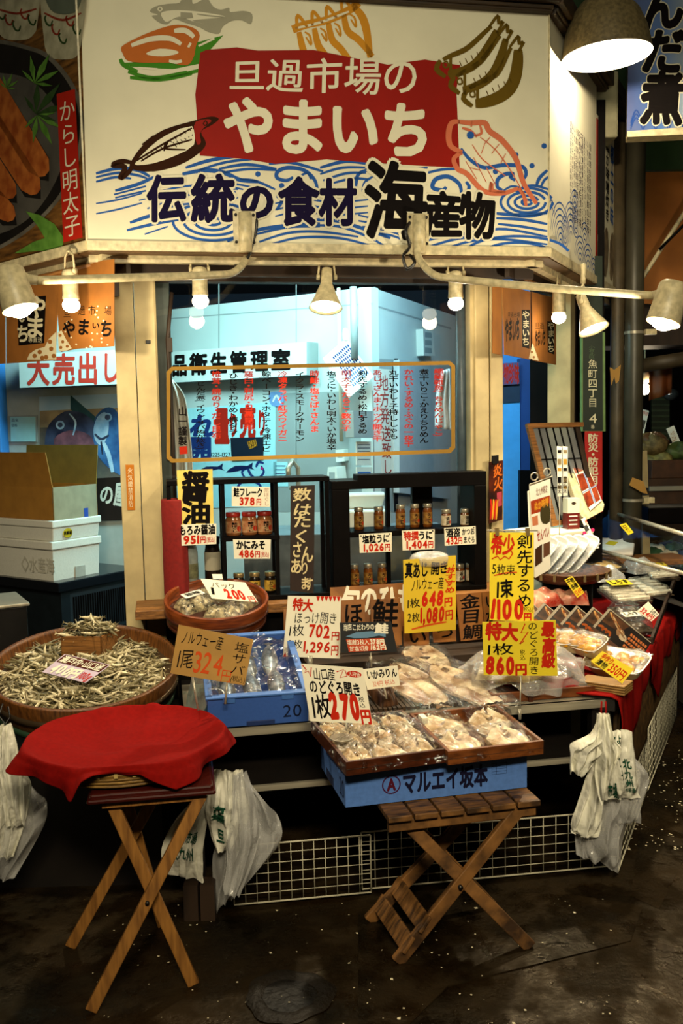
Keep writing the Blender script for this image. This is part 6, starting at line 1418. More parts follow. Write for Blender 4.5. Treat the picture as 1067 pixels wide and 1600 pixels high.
for px, z, L_, W_, rz, tx, lb in (((966, 1046), .645, .235, .14, -.75, .40, 'front right yellow pickle pack under the tilted yellow card'), ((922, 1016), .70, .17, .10, -1.05, .5, 'yellow pickle pack at the front of the slanting cartons'), ((897, 1012), .70, .12, .09, -.6, .4, 'small yellow pickle pack second from the bagged fish'), ((876, 1010), .70, .12, .09, -.6, .4, 'small yellow pickle pack just behind the bagged fish'), ((856, 1008), .70, .11, .08, -.5, .4, 'small pale pickle pack farthest left behind the square yellow card')): pickle(px, z, L_, W_, rz, tx, lb)
# wicker drum under the packs
p = onz(948, 1078, .62); mb = MB(Matrix.Translation((p.x, p.y + .02, .615)) @ Matrix.Rotation(-.6, 4, 'Z'))
[mb.box(-.085, -.045, i * .009, .085, .05, i * .009 + .007, mat('pale_tray', '#8f6c3a', .5)) for i in range(4)]; tag(mb.build('shallow_tray', bevel=.01), 'pale stacked shallow trays under the yellow pickle packs', 'tray')
# bamboo basket with leaning white trays
bp = onz(886, 898, .90); MBK = Matrix.Translation(bp) @ Matrix.Scale(.86, 4)
M_bam = mat('bamboo_brown', '#5a3414', .5, hex2='#2f1a0a', scale=16, stretch=(3, 3, 12), bump=.2)
t = thing('bamboo_basket', 'flat round bamboo basket holding the leaning white foam trays', 'basket', MBK)
mb = MB(MBK); mb.lathe([(.0001, -.03), (.15, -.03), (.20, .0), (.212, .022), (.216, .028), (.205, .028), (.19, .004), (.145, -.02), (.0001, -.02)], M_bam, 44); mb.build('body', t)
mb = MB(MBK)
for i in range(18): a = i * pi / 9; mb = MB(MBK); mb.cbox((.213 * cos(a), .213 * sin(a), .014), (.012, .012, .034), M_lidG); mb.build('binding', t)
M_foam = mat('white_foam_tray', '#c7c9c4', .4, var=.05)
for i in range(5):
    p = bp + V((-.125 + i * .047, -.03 + .010 * i, .085)); M = Matrix.Translation(p) @ Matrix.Scale(.86, 4) @ Matrix.Rotation(.25, 4, 'Z') @ Matrix.Rotation(-.82, 4, 'Y') @ Matrix.Rotation(.25, 4, 'X')
    t = thing('foam_tray', 'white foam tray of dried seafood leaning in the bamboo basket, %s from the left' % ('first', 'second', 'third', 'fourth', 'fifth')[i], 'tray', M, 'leaning white foam trays')
    mb = MB(M)
    def plate(u, v, zz=0):
        a = 2 * pi * u; c_, s_ = cos(a), sin(a); rr_ = (0.0001, .8, .93, 1.0)[int(round(v * 3))]; h = (0, 0, .012, .018)[int(round(v * 3))]
        return (.12 * rr_ * math.copysign(abs(c_) ** .55, c_), .075 * rr_ * math.copysign(abs(s_) ** .55, s_), h)
    mb.surf(plate, 36, 4, M_foam, closed=True); mb.build('plate', t, solid=.004)
    mb = MB(M); pillow(mb, .20, .12, .016, M_wrap2, seed=i, nu=18, nv=18); mb.build('wrap', t)
mb = MB(Matrix.Translation((bp.x, bp.y, 0))); mb.lathe([(.11, .612), (.11, .872), (.0001, .872)], M_black, 30); tag(mb.build('round_stand'), 'black round stand beneath the flat bamboo basket', 'stand')
pr_ = ony(870, 940, 4.06); MRS = Matrix.Translation((pr_.x, pr_.y, 0)) @ Matrix.Rotation(.18, 4, 'Z')
mb = MB(MRS); mb.box(-.16, -.02, .612, .13, .03, .80, M_black); tag(mb.build('display_riser'), 'black block behind the slanting cartons carrying the red pouches', 'riser')
M_pouch = mat('red_pouch', '#a8281a', .25, hex2='#d0a88c', scale=14)
for x, y, rz, lb in ((-.07, .0, .3, 'crumpled red printed pouch at the left, just under the flat bamboo basket'), (.06, .02, -.35, 'crumpled red printed pouch at the right, behind the slanting cartons')):
    mb = MB(MRS @ Matrix.Translation((x, y, .812)) @ Matrix.Rotation(rz, 4, 'Z') @ Matrix.Rotation(.35, 4, 'X')); pillow(mb, .17, .11, .04, M_pouch, seed=int(90 * rz + 50)); tag(mb.build('food_pouch'), lb, 'pouch', 'red printed pouches')
# clear trays of whitebait on the counter's right edge
M_strip = mat('white_seafood', '#ece6d2', .35, hex2='#b0a68c', scale=20, stretch=(2, 14, 2)); M_darkp = mat('dark_seafood', '#1b1510', .3, hex2='#55493a', scale=40)
def clear_pack(px, z, L_, W_, rz, tx, content, label, hgt=.05, lab=None, strips=True, group='clear packs on the side counter'):
    M = Matrix.Translation(onz(*px, z)) @ Matrix.Rotation(rz, 4, 'Z') @ Matrix.Rotation(tx, 4, 'X')
    t = thing('food_pack', label, 'packet', M, group)
    mb = MB(M); mb.box(-L_ / 2, -W_ / 2, 0, L_ / 2, W_ / 2, .02, M_darkp, taper=.1); mb.build('tray', t, bevel=.005)
    mb = MB(M)
    if strips:
        for i in range(9): y = -W_ * .42 + i * W_ * .84 / 8; mb.bar((-L_ * .42, y, .026 + .006 * (i % 2)), (L_ * .42, y + R.uniform(-.006, .006), .028 + .006 * ((i + 1) % 2)), W_ * .085, .014, content)
    else: pillow(mb, L_ * .9, W_ * .9, .03, content, seed=int(px[0])); 
    mb.build('contents', t)
    mb = MB(M); mb.surf(lambda u, v: ((u - .5) * L_ * 1.02, (v - .5) * W_ * 1.02, .006 + hgt * min(1, 8 * u * (1 - u)) * min(1, 8 * v * (1 - v)) + .003 * sin(u * 20 + v * 15)), 22, 22, M_wrap); mb.build('wrap', t)
    if lab:
        mb = MB(M); mb.add([(-L_ * .3, W_ * .1, hgt + .012), (L_ * .3, W_ * .1, hgt + .012), (L_ * .3, W_ * .46, hgt + .014), (-L_ * .3, W_ * .46, hgt + .014)], [(0, 1, 2, 3)], lab)
        g, f = layout('しらす', False, .03); mb.add([(-L_ * .26 + L_ * .52 * a, W_ * (.42 - .26 * b), hgt + .0155) for a, b in g], f, BLK); mb.build('label', t)
clear_pack((975, 935), .70, .19, .24, .15, .12, M_strip, 'clear pack of white dried fish with yellow label, nearest left on the side counter', lab=M_card_y2)
clear_pack((1012, 925), .70, .16, .26, .15, .12, M_strip, 'long clear pack of white dried fish right of the labelled pack')
clear_pack((1030, 903), .74, .17, .16, .1, .1, M_strip, 'clear pack of white strips at the far right edge of the counter', lab=M_card_y2)
clear_pack((978, 962), .67, .14, .14, .1, .2, M_darkp, 'dark glossy pack at the counter edge below the small 324 card', strips=False)
clear_pack((990, 985), .65, .14, .13, .3, .2, M_darkp, 'dark glossy pack lowest along the counter edge', strips=False, lab=M_card_w)
clear_pack((930, 888), .78, .30, .2, .0, .1, mat('tan_seafood', '#c2a45c', .4, hex2='#8f6a2c', scale=18), 'broad pack of tan dried fish behind the bamboo basket', strips=False)
clear_pack((905, 860), .82, .26, .16, .1, .1, M_strip, 'pack of pale dried fish below the glass case corner', strips=False)
a_, b_ = onz(1018, 1005, .64), onz(1058, 890, .76)
mb = MB(); mb.bar((a_.x, a_.y, .65), (b_.x, b_.y, .74), .012, .03, M_dark); mb.bar((a_.x - .35, a_.y + .2, .65), (a_.x, a_.y, .65), .012, .02, M_dark); tag(mb.build('display_edge'), 'dark wooden rim along the right edge of the pack display', 'rim')
mb = MB(Matrix.Translation(onz(1015, 880, .78)) @ Matrix.Rotation(.2, 4, 'Z')); mb.box(-.22, -.1, 0, .22, .14, .03, M_wood); tag(mb.build('wooden_tray', bevel=.004), 'flat brown wooden tray behind the white packs at the right', 'tray')
for px, w_ in (((945, 905), 'left'), ((1000, 893), 'right')):
    mb = MB(Matrix.Translation(onz(px[0], px[1], .77)) @ Matrix.Rotation(.3, 4, 'Z')); pillow(mb, .16, .14, .06, M_wrap2, seed=int(px[0])); tag(mb.build('plastic_packet'), 'cloudy plastic packet behind the white packs, %s of two' % w_, 'packet', 'cloudy plastic packets')

# ---- leaflets, lattice screen, stands on the right
fr = Fr(ony(845, 825, 4.05), 18)
t = thing('hanging_leaflets', 'bundle of printed food leaflets hung on rings beside the tall yellow card', 'leaflets', fr)
mb = MB(fr)
q = [(827, 757), (860, 746), (860, 889), (836, 903)]
mb.ppoly([(824, 768), (850, 752), (856, 884), (830, 905)], -.006, M_paper, th=.002); mb.ppoly(q, 0, M_paper, th=.004)
mb.text('北九州限定', q, .0008, ink('#6b3a2c'), bold=.01, sub=(.30, .07, .85, .15)); mb.ppoly([(829, 783), (859, 774), (859, 795), (830, 804)], .0006, ink('#8f3418')); mb.text('ぬか味噌', q, .001, AMB, bold=.04, sub=(.18, .21, .9, .30))
mb.ppoly([(846, 792), (858, 786), (859, 815), (848, 818), (844, 806)], .0012, ink('#39331c'), sm=2); mb.ppoly([(831, 808), (840, 805), (841, 820), (832, 822)], .0008, ink('#b06a48'))
mb.text('せんべい', q, .0008, ink('#8f2a1c'), bold=.03, sub=(.25, .52, .92, .64))
mb.ppoly([(836, 858), (847, 850), (847, 878), (836, 886)], .0008, ink('#3a2415')); mb.ppoly([(849, 850), (859, 846), (859, 866), (849, 872)], .0008, ink('#5a3a28'))
mb.build('sheet', t)
mb = MB(fr); a_, b_ = fr.px(826, 757), fr.px(862, 744); mb.tube([(*a_, .006), (*b_, .006)], .003, M_steel, 6)
for x, y in ((834, 752), (854, 745)):
    u, v = fr.px(x, y); mb.tube([(u + .016 * cos(k), v + .02 + .016 * sin(k), .004) for k in [i * pi / 8 for i in range(17)]], .003, M_steel, 6)
mb.build('ring_bar', t)
fl = Fr(ony(865, 740, 4.72), 20, 8)
t = thing('lattice_screen', 'leaning wooden framed screen with thin black bars in the right-hand opening', 'screen', fl)
mb = MB(fl)
def pbar(p, q_, w_, d, m, th=.02):
    dx, dy = q_[0] - p[0], q_[1] - p[1]; l = math.hypot(dx, dy); nx, ny = -dy / l * w_ / 2, dx / l * w_ / 2
    mb.ppoly([(p[0] + nx, p[1] + ny), (q_[0] + nx, q_[1] + ny), (q_[0] - nx, q_[1] - ny), (p[0] - nx, p[1] - ny)], d, m, th=th)
pbar((827, 662), (868, 822), 8, 0, M_wood); pbar((824, 665), (912, 663), 7, .004, M_wood); pbar((866, 818), (930, 806), 7, .0, M_wood); pbar((902, 664), (932, 806), 7, 0, M_dark)
mb.build('frame', t)
mb = MB(fl)
for i in range(6): x = 842 + i * 11; pbar((x, 667), (x + 36, 818), 1.6, -.004, M_black, .006)
for y in (718, 762): pbar((836 + (y - 700) * .25, y), (912 + (y - 700) * .2, y - 3), 1.4, -.004, M_black, .006)
mb.build('bars', t)
mb = MB(fl); mb.ppoly([(830, 667), (902, 665), (930, 806), (866, 818)], -.012, clear('screen_glass', .12, .3, (.55, .6, .65), diff=.12), th=.002); mb.build('pane', t)
fq = Fr(ony(880, 735, 4.3), 12)
for i, (x0, x1, y0, y1) in enumerate(((870, 878, 697, 775), (879, 887, 697, 774))):
    mb = MB(fq); mb.ppoly([(x0, y0), (x1, y0 + 1), (x1, y1), (x0 + 1, y1 + 1)], i * .001, M_paper, th=.002)
    for k in range(5):
        yy = y0 + 6 + k * 14; mb.ppoly([(x0 + 1, yy), (x1 - 1, yy), (x1 - 1, yy + (9 if k % 2 else 5)), (x0 + 1.5, yy + (9 if k % 2 else 5))], .0008 + i * .001, (BLK, ink('#7a6a4c'), ink('#a07a2c'))[(k + i) % 3])
    mb.text('辛子明太', (x0 + 1, y1 - 30, x1 - 1, y1 - 4), .0012 + i * .001, BLK, vertical=True, bold=.02)
    tag(mb.build('leaflet'), 'narrow printed leaflet hanging in front of the lattice screen, %s of two' % ('left', 'right')[i], 'leaflet', 'narrow leaflets by the lattice screen')
mb = MB(fq); a_ = fq.px(875, 700); mb.tube([(*a_, -.004), (a_[0], a_[1] + .62 - fq.w(*a_).z, -.004)], .002, M_steel, 6); tag(mb.build('leaflet_stand'), 'thin wire stand under the narrow leaflets', 'stand')
fw = Fr(ony(915, 765, 4.75), 24, 26)
t = thing('display_board', 'white leaning board with a photo of red roe packs beside the red sign', 'board', fw)
mb = MB(fw); mb.ppoly([(884, 736), (896, 724), (918, 742), (944, 788), (942, 798), (916, 812), (908, 806)], -.004, M_cream2, th=.03); mb.build('board', t)
mb = MB(fw); mb.ppoly([(888, 716), (911, 711), (940, 782), (922, 798)], .004, M_paper, th=.003)
mb.ppoly([(890, 718), (910, 713), (917, 733), (899, 740)], .005, ink('#8f5a48')); mb.text('明太子', [(892, 719), (909, 714), (915, 728), (898, 734)], .0056, ink('#7a1f14'), bold=.03)
MR = mat('photo_roe_red', '#8f3a1c', .4, hex2='#5f200f', scale=30)
for qd in ([(901, 742), (912, 739), (920, 762), (909, 768)], [(914, 738), (920, 736), (930, 758), (923, 762)], [(911, 772), (921, 766), (928, 786), (919, 793)], [(924, 764), (931, 760), (938, 780), (931, 785)]): mb.ppoly(qd, .005, MR)
mb.stroke([(912, 738), (930, 786)], 2.6, .0056, ink('#7a86a8'), 1, taper=False); mb.stroke([(910, 770), (932, 758)], 2, .0056, ink('#7a86a8'), 1, taper=False)
mb.build('photo', t)
p = onz(893, 826, 1.05); MCT = Matrix.Translation(p) @ Matrix.Rotation(radians(14), 4, 'Z')
t = thing('carton', 'small upright white and red carton on the white ledge', 'carton', MCT)
mb = MB(MCT); mb.box(-.032, -.02, 0, .032, .03, .078, mat('maroon_card', '#5a1512', .4)); mb.box(-.032, -.02, .078, .032, .03, .150, M_white); mb.add([(.012 * cos(k), -.0206, .125 + .008 * sin(k)) for k in [i * pi / 6 for i in range(12)]], [tuple(range(12))], M_dark)
for z in (.02, .04, .06): mb.box(-.024, -.0206, z, .02, -.02, z + .006, M_paper)
mb.build('body', t)
p = onz(906, 823, 1.05); MCT = Matrix.Translation((p.x, p.y + .03, 1.05)); t = thing('bottle', 'dark squat bottle with yellow cap behind the small upright carton', 'bottle', MCT)
mb = MB(MCT); mb.lathe([(.024, 0), (.025, .09), (.015, .115), (.013, .125)], M_darkg, 18); mb.lathe([(.0255, .03), (.0255, .07)], M_laby, 18, caps=False); mb.build('body', t); mb = MB(MCT); mb.lathe([(.016, .125), (.016, .15), (.0001, .15)], mat('yellow_cap', '#a8861c', .4), 16); mb.build('cap', t)
# white chest and ledge
pL = onz(858, 832, .93)
c0 = onz(852, 834, 1.05); c1 = onz(909, 828, 1.05)
mb = MB(Matrix.Translation((c0.x, c0.y, 0)) @ Matrix.Rotation(atan2(c1.y - c0.y, c1.x - c0.x), 4, 'Z')); L9 = (c1 - c0).length
mb.box(-.02, -.02, 1.03, L9 + .06, .26, 1.05, M_white); mb.box(0, .01, .975, L9, .24, 1.03, M_black); mb.box(-.02, -.0, .0, L9, .24, .975, M_white); tag(mb.build('white_counter', bevel=.004), 'white chest with a dark slot carrying the upright carton and the leaning board', 'counter')
fp_ = Fr(ony(921, 834, 4.3), 12, 20)
mb = MB(fp_); mb.ppoly([(908, 811), (914, 808), (936, 856), (929, 858)], 0, M_paper, th=.004); mb.ppoly([(911, 822), (917, 820), (921, 828), (915, 831)], .001, ink('#3a3a38')); mb.dots([(926, 828), (913, 833)], 3, .003, ink('#a0285a'), 9); mb.text('特価', [(913, 812), (916, 811), (919, 819), (915, 820)], .001, RC)
tag(mb.build('price_strip'), 'thin slanting price strip with pink clips before the glass case', 'price strip')
# bright white tray with yellow tag in the case
pw = onz(945, 852, .86)
MWT = Matrix.Translation((pw.x, pw.y, .84)) @ Matrix.Rotation(-.35, 4, 'Z') @ Matrix.Rotation(radians(16), 4, 'X')
mb = MB(MWT); mb.box(-.16, -.10, 0, .16, .12, .02, mat('bright_white', '#f0ece0', .5))
mb.add([(-.0, .02, .0212), (.05, .0, .0212), (.07, .05, .0212), (.02, .07, .0212)], [(0, 1, 2, 3)], M_card_y2); tag(mb.build('white_tray', bevel=.01), 'bright white tray with a yellow tag inside the glass case', 'tray')
# glass case
ra, rb_ = onz(893, 848, .86), onz(1072, 897, .86); rc_, rd = onz(955, 800, 1.03), onz(1072, 836, 1.03)
t = thing('glass_case', 'low glass fronted case with bright metal rails at the right end of the stall', 'display case', Matrix.Translation(ra))
for nm, (a_, b_) in (('rail', (ra, rb_)), ('rail', (rc_, rd))):
    mb = MB(); mb.tube([a_, b_], .011, M_steel, 10); mb.build('rail', t)
mb = MB(); mb.add([ra, rb_, rd, rc_], [(0, 1, 2, 3)], clear('case_glass', .04, .05)); mb.build('pane', t)
mb = MB(); mb.bar(V((rc_.x, rc_.y, .80)), V((rc_.x, rc_.y, 1.04)), .03, .03, M_steel); mb.cbox((ra.x, ra.y, .855), (.05, .05, .05), M_steel); mb.build('end_post', t)
mb = MB(); mb.add([(rc_.x, rc_.y, .70), (rd.x, rd.y, .70), (rd.x + .5, rd.y, .70), (rc_.x + .5, rc_.y + .1, .70)], [(0, 1, 2, 3)], M_ply); mb.add([(ra.x, ra.y, .70), (rb_.x, rb_.y, .70), (rb_.x + .8, rb_.y, .70), (rc_.x + .5, rc_.y + .1, .70)], [(0, 1, 2, 3)], M_ply); mb.build('base', t)
for i in range(16):
    x, y = R.uniform(985, 1067), R.uniform(845, 890); p = onz(x, y, .74)
    m = (mat('green_pack', '#31553a', .3), mat('blue_pack', '#2c3f66', .3), M_wrap2, mat('brown_pack', '#5a3418', .4), M_white)[i % 5]
    mb = MB(Matrix.Translation((p.x + .05, p.y, .72)) @ Matrix.Rotation(R.uniform(0, 3), 4, 'Z')); pillow(mb, R.uniform(.10, .16), R.uniform(.07, .11), .035, m, seed=i, nu=12, nv=12)
    tag(mb.build('food_packet'), 'small %s packet lying inside the dim glass case' % ('green', 'blue', 'clear', 'brown', 'white')[i % 5], 'packet', '%s packets in the glass case' % ('green', 'blue', 'clear', 'brown', 'white')[i % 5])
fy = Fr(ony(978, 826, 4.9), 12, 20); mb = MB(fy); mb.ppoly([(968, 820), (978, 817), (990, 832), (982, 836)], 0, M_card_y2, th=.003); mb.text('特売', [(970, 821), (977, 819), (986, 831), (982, 833)], .0008, BLK); tag(mb.build('price_card'), 'small yellow tag near the upper rail of the glass case', 'price card')
# grey cabinet and greens crate at the far right
q = onz(1045, 1100, 0)
mb = MB(); mb.box(1.86, 4.7, 0, 2.6, 5.3, .62, mat('grey_cabinet', '#5d5746', .5, var=.15)); mb.box(1.85, 4.69, .60, 2.62, 5.32, .66, M_steel); tag(mb.build('grey_cabinet', bevel=.006), 'grey cabinet at the right edge beyond the stall', 'cabinet')
t = thing('greens_crate', 'wooden crate of green vegetables at the right edge beyond the packs', 'crate', Matrix.Translation((2.05, 4.85, .66)))
mb = MB(Matrix.Translation((1.88, 4.7, .66))); open_box(mb, .5, .4, .16, M_wood, wall=.012, floor=.01); mb.build('crate', t)
mb = MB(Matrix.Translation((1.88, 4.7, .66)))
for i in range(60): mb.sphere((R.uniform(.03, .47), R.uniform(.03, .37), .13 + R.uniform(0, .05)), R.uniform(.02, .035), mat('leaf_green', '#55702a', .5, hex2='#2f4016', scale=20), 8)
o = mb.build('greens', t)

# ---- green address post and red notice, pipes
gp = Fr(ony(927, 600, 5.0), 4)
t = thing('address_sign', 'dark green street address sign with pale characters and the figure 4', 'sign', gp)
mb = MB(gp); M_gr, M_gr2 = mat('sign_green', '#17231a', .5, var=.1), mat('sign_green_edge', '#5d7a48', .5)
mb.ppoly([(909, 520), (945, 519), (946, 674), (909, 674)], -.004, M_gr2, th=.03); mb.ppoly([(911, 400), (941, 400), (942, 673), (911, 673)], 0, M_gr, th=.03)
PT = ink('#c9c6a8')
mb.text('小倉北区', (920, 540, 929, 560), .0008, ink('#4c5f48'), vertical=True); mb.text('魚町四丁目', (919, 562, 933, 636), .0008, PT, vertical=True); mb.text('4', (920, 646, 933, 662), .0008, PT); mb.text('番', (923, 664, 929, 670), .0008, PT)
mb.build('plate', t)
mb = MB(gp); mb.ppoly([(914, 674), (941, 674), (941, 800), (916, 800)], 0, mat('sign_red', '#a3160f', .5, var=.05), th=.01); mb.text('防災・防犯用カメラ', (919, 678, 934, 800), .0008, PT, vertical=True, bold=.03)
tag(mb.build('notice_sign'), 'red vertical notice with white disaster and crime prevention camera lettering', 'sign')
mb = MB(); p = ony(925, 600, 5.08); mb.box(p.x - .06, p.y, 0, p.x + .06, p.y + .1, 3.2, M_black); tag(mb.build('sign_post'), 'dark post behind the green address sign', 'post')
M_pipe, M_pipe2 = mat('grey_green_pipe', '#3b382c', .4, var=.25, scale=8), mat('dull_brown_pipe', '#463c2a', .5, var=.35, scale=10)
a_, b_ = ony(989, 700, 5.45), ony(963, 700, 5.5)
t = thing('drain_pipe', 'thick grey vertical pipe beyond the shop corner with a metal strap', 'pipe', Matrix.Translation((a_.x, a_.y, 0)))
mb = MB(); mb.tube([(a_.x, a_.y, 0), (a_.x, a_.y, 3.6)], .052, M_pipe, 20); mb.build('pipe', t)
for y in (520, 781): z = ony(989, y, 5.45).z; mb = MB(); mb.lathe([(.056, z - .008), (.056, z + .008)], M_steel, 20, Matrix.Translation((a_.x, a_.y, 0)), caps=False); mb.box(a_.x + .05, a_.y - .05, z - .015, a_.x + .11, a_.y - .02, z + .015, M_lamp); mb.build('strap', t)
mb = MB(); mb.tube([(b_.x, b_.y, 0), (b_.x, b_.y, 3.2)], .038, M_pipe2, 16); tag(mb.build('drain_pipe'), 'thinner dull brown vertical pipe left of the thick grey pipe', 'pipe')
fk = Fr(ony(990, 760, 5.36), 5)
mb = MB(fk); mb.ppoly([(988, 746), (1005, 752), (1012, 772), (1004, 770), (983, 758)], 0, M_card_b, th=.003); tag(mb.build('paper_tag'), 'brown paper scrap tied to the thick grey pipe', 'paper tag')
mb = MB(fk); mb.ppoly([(953, 574), (960, 578), (970, 570), (967, 595), (962, 600), (960, 588), (955, 603)], .02, M_card_b, th=.003); tag(mb.build('paper_tag'), 'torn brown tape on the thinner pipe', 'paper tag')
# blue vertical shop sign, foam box on the roof edge, tarp, market beyond
fb = Fr(ony(1030, 100, 4.75), -12)
t = thing('hanging_sign', 'blue gradient sign with large black brushed kana at the top right', 'sign', fb)
mb = MB(fb)
M_bs = bpy.data.materials.new('blue_white_sign'); M_bs.use_nodes = True; nt = M_bs.node_tree; tcn = nt.nodes.new('ShaderNodeTexCoord'); sx = nt.nodes.new('ShaderNodeSeparateXYZ'); rp = nt.nodes.new('ShaderNodeValToRGB'); nt.links.new(tcn.outputs['Object'], sx.inputs[0]); mr = nt.nodes.new('ShaderNodeMapRange'); mr.inputs['From Min'].default_value = -.17; mr.inputs['From Max'].default_value = .2; nt.links.new(sx.outputs['X'], mr.inputs['Value']); nt.links.new(mr.outputs[0], rp.inputs[0]); nt.links.new(rp.outputs[0], nt.nodes['Principled BSDF'].inputs['Base Color'])
rp.color_ramp.elements[0].color = (*lin('#0a2064'), 1); rp.color_ramp.elements[1].color = (*lin('#a5b0a4'), 1); e_ = rp.color_ramp.elements.new(.5); e_.color = (*lin('#2a5ca4'), 1)
mb.ppoly([(984, -40), (1110, -50), (1110, 200), (979, 207)], 0, M_bs, th=.06, mside=M_dark)
for ch, y0, y1 in (('ん', -22, 44), ('だ', 50, 114), ('煮', 116, 190)):
    mb.text(ch, [(1004, y0), (1068, y0 - 3), (1068, y1), (1004, y1)], .0008, M_white, bold=.07, jit=.5); mb.text(ch, [(1004, y0), (1068, y0 - 3), (1068, y1), (1004, y1)], .0016, BLK, bold=.045, jit=.5)
for i in range(5):
    for k in range(3): mb.stroke([(985 + i * 20, 202 - k * 5), (994 + i * 20, 184 - k * 6), (1004 + i * 20, 202 - k * 5)], 2, .0006, ink('#1c3f88'))
mb.build('panel', t)
mb = MB(fb); mb.ppoly([(980, 205), (1110, 196), (1110, 208), (980, 214)], .02, M_cream2, th=.1); mb.build('bottom_trim', t)
mb = MB(); p = ony(945, 165, 5.1); mb.box(p.x - .12, p.y, 3.02, p.x + .07, p.y + .5, 3.35, mat('weathered_foam', '#8f8b70', .7, var=.15)); tag(mb.build('foam_box', bevel=.01), 'weathered white foam box stored above the side sign', 'box')
mb = MB(); mb.box(1.0, 5.7, 3.0, 2.4, 5.75, 4.4, mat('green_wall', '#234020', .7)); struct(mb.build('wall_green'))
fo_ = Fr((2.1, 5.9, 0), -8)
M_tarp = mat('orange_tarp', '#b06c2c', .75, var=.2, scale=5, bump=.1)
mb = MB(fo_); mb.ppoly([(998, 226), (1120, 240), (1120, 480), (998, 474)], 0, M_tarp, th=.03); tag(mb.build('orange_tarp'), 'plain orange brown tarp wall at the right edge below the blue sign', 'tarp')
mb = MB(); mb.tube([ony(1090, 300, 5.4), ony(1000, 440, 5.6), ony(975, 500, 5.7)], .012, M_cream2, 8); mb.tube([ony(1090, 330, 5.45), ony(1030, 390, 5.5)], .008, M_black, 6); tag(mb.build('guy_pole'), 'slanting thin pole in front of the orange tarp', 'pole')
mb = MB(); mb.box(1.6, 6.0, 2.02, 3.6, 6.4, 2.28, M_dark); struct(mb.build('trim_8'))
mb = MB(); mb.tube([ony(1000, 572, 5.9), ony(1110, 554, 5.9)], .045, M_pipe2, 12); tag(mb.build('beam_pipe'), 'horizontal grey pipe under the dark beam at the right', 'pipe')
mb = MB(); mb.box(1.2, 9.0, 0, 5.0, 9.1, 4.5, M_black); struct(mb.build('wall_market'))
fs_ = Fr((2.6, 8.0, 0), 0)
mb = MB(fs_); mb.ppoly([(1018, 600), (1046, 600), (1046, 950), (1018, 950)], 0, mat('shutter_green', '#1d2a1c', .5), th=.03)
for i in range(12): mb.ppoly([(1018, 604 + i * 9), (1046, 604 + i * 9), (1046, 607 + i * 9), (1018, 607 + i * 9)], .012, mat('shutter_rib', '#33442e', .5), th=.01)
tag(mb.build('roller_shutter'), 'dark green roller shutter of the stall beyond', 'shutter')
p = ony(1007, 608, 7.0); t = thing('market_lamp', 'bright bare bulb lamp over the neighbouring stall', 'lamp', Matrix.Translation(p))
mb = MB(); mb.sphere(p, .042, E_bulb, 14); mb.build('bulb', t); mb = MB(); mb.lathe([(.02, .03), (.05, .08), (.02, .13), (.006, .14), (.006, 2.0)], M_lamp, 16, Matrix.Translation(p)); mb.build('socket', t)
light('POINT', p + V((.02, -.06, -.03)), 9, WARM, .05)
p = ony(1048, 616, 7.2); mb = MB(); mb.sphere(p, .06, mat('mirror_glass', '#3b4a55', .1, .9), 14, .8); mb.tube([p, p + V((0, 0, .25))], .01, M_blackm, 6); tag(mb.build('glass_globe'), 'dark shiny glass globe hanging in the neighbouring stall', 'globe')
p = ony(1030, 590, 6.8); mb = MB(); mb.surf(lambda u, v: (p.x - .07 + .16 * u, p.y + .02 * sin(u * 9), p.z + .1 - .26 * v + .05 * u * v), 10, 6, mat('orange_bag', '#8a4a22', .5)); tag(mb.build('orange_bag', solid=.004), 'orange plastic sheet hanging in the neighbouring stall', 'plastic sheet')
fm = Fr(ony(1020, 680, 6.6), 0, 5)
mb = MB(fm); mb.ppoly([(999, 638), (1014, 642), (1002, 695), (998, 700)], 0, M_paper, th=.003); mb.text('大特価', [(1001, 641), (1013, 644), (1011, 650), (1000, 647)], .0008, RC); mb.ppoly([(1000, 655), (1009, 657), (1006, 670), (1000, 668)], .0008, ink('#4a4640')); tag(mb.build('poster'), 'tilted printed poster beside the thick grey pipe, beyond it', 'poster')
mb = MB(fm); mb.ppoly([(1041, 670), (1053, 665), (1066, 698), (1056, 704)], .05, M_paper, th=.003); mb.text('白菜', [(1046, 676), (1053, 673), (1058, 688), (1052, 691)], .0512, ink('#b08a6a')); tag(mb.build('price_card'), 'tilted white card standing among greens in the neighbouring stall', 'price card')
mb = MB(); a_ = ony(1010, 740, 6.4); mb.box(a_.x, 6.35, .7, a_.x + 1.2, 7.2, 1.17, mat('stall_wood', '#3a220e', .6, var=.3)); mb.box(a_.x, 6.33, 1.09, a_.x + 1.2, 6.36, 1.12, M_steel); mb.box(a_.x + .05, 6.4, 0, a_.x + 1.2, 7.2, .7, M_black); tag(mb.build('market_stall'), 'brown wooden stall with pale edge across the alley at the right', 'stall')
mb = MB(); mb.box(a_.x + .02, 6.36, 1.17, a_.x + .62, 6.9, 1.29, mat('crate_brown', '#42240e', .6, var=.3)); tag(mb.build('crate', bevel=.005), 'brown crate on the wooden stall across the alley', 'crate')
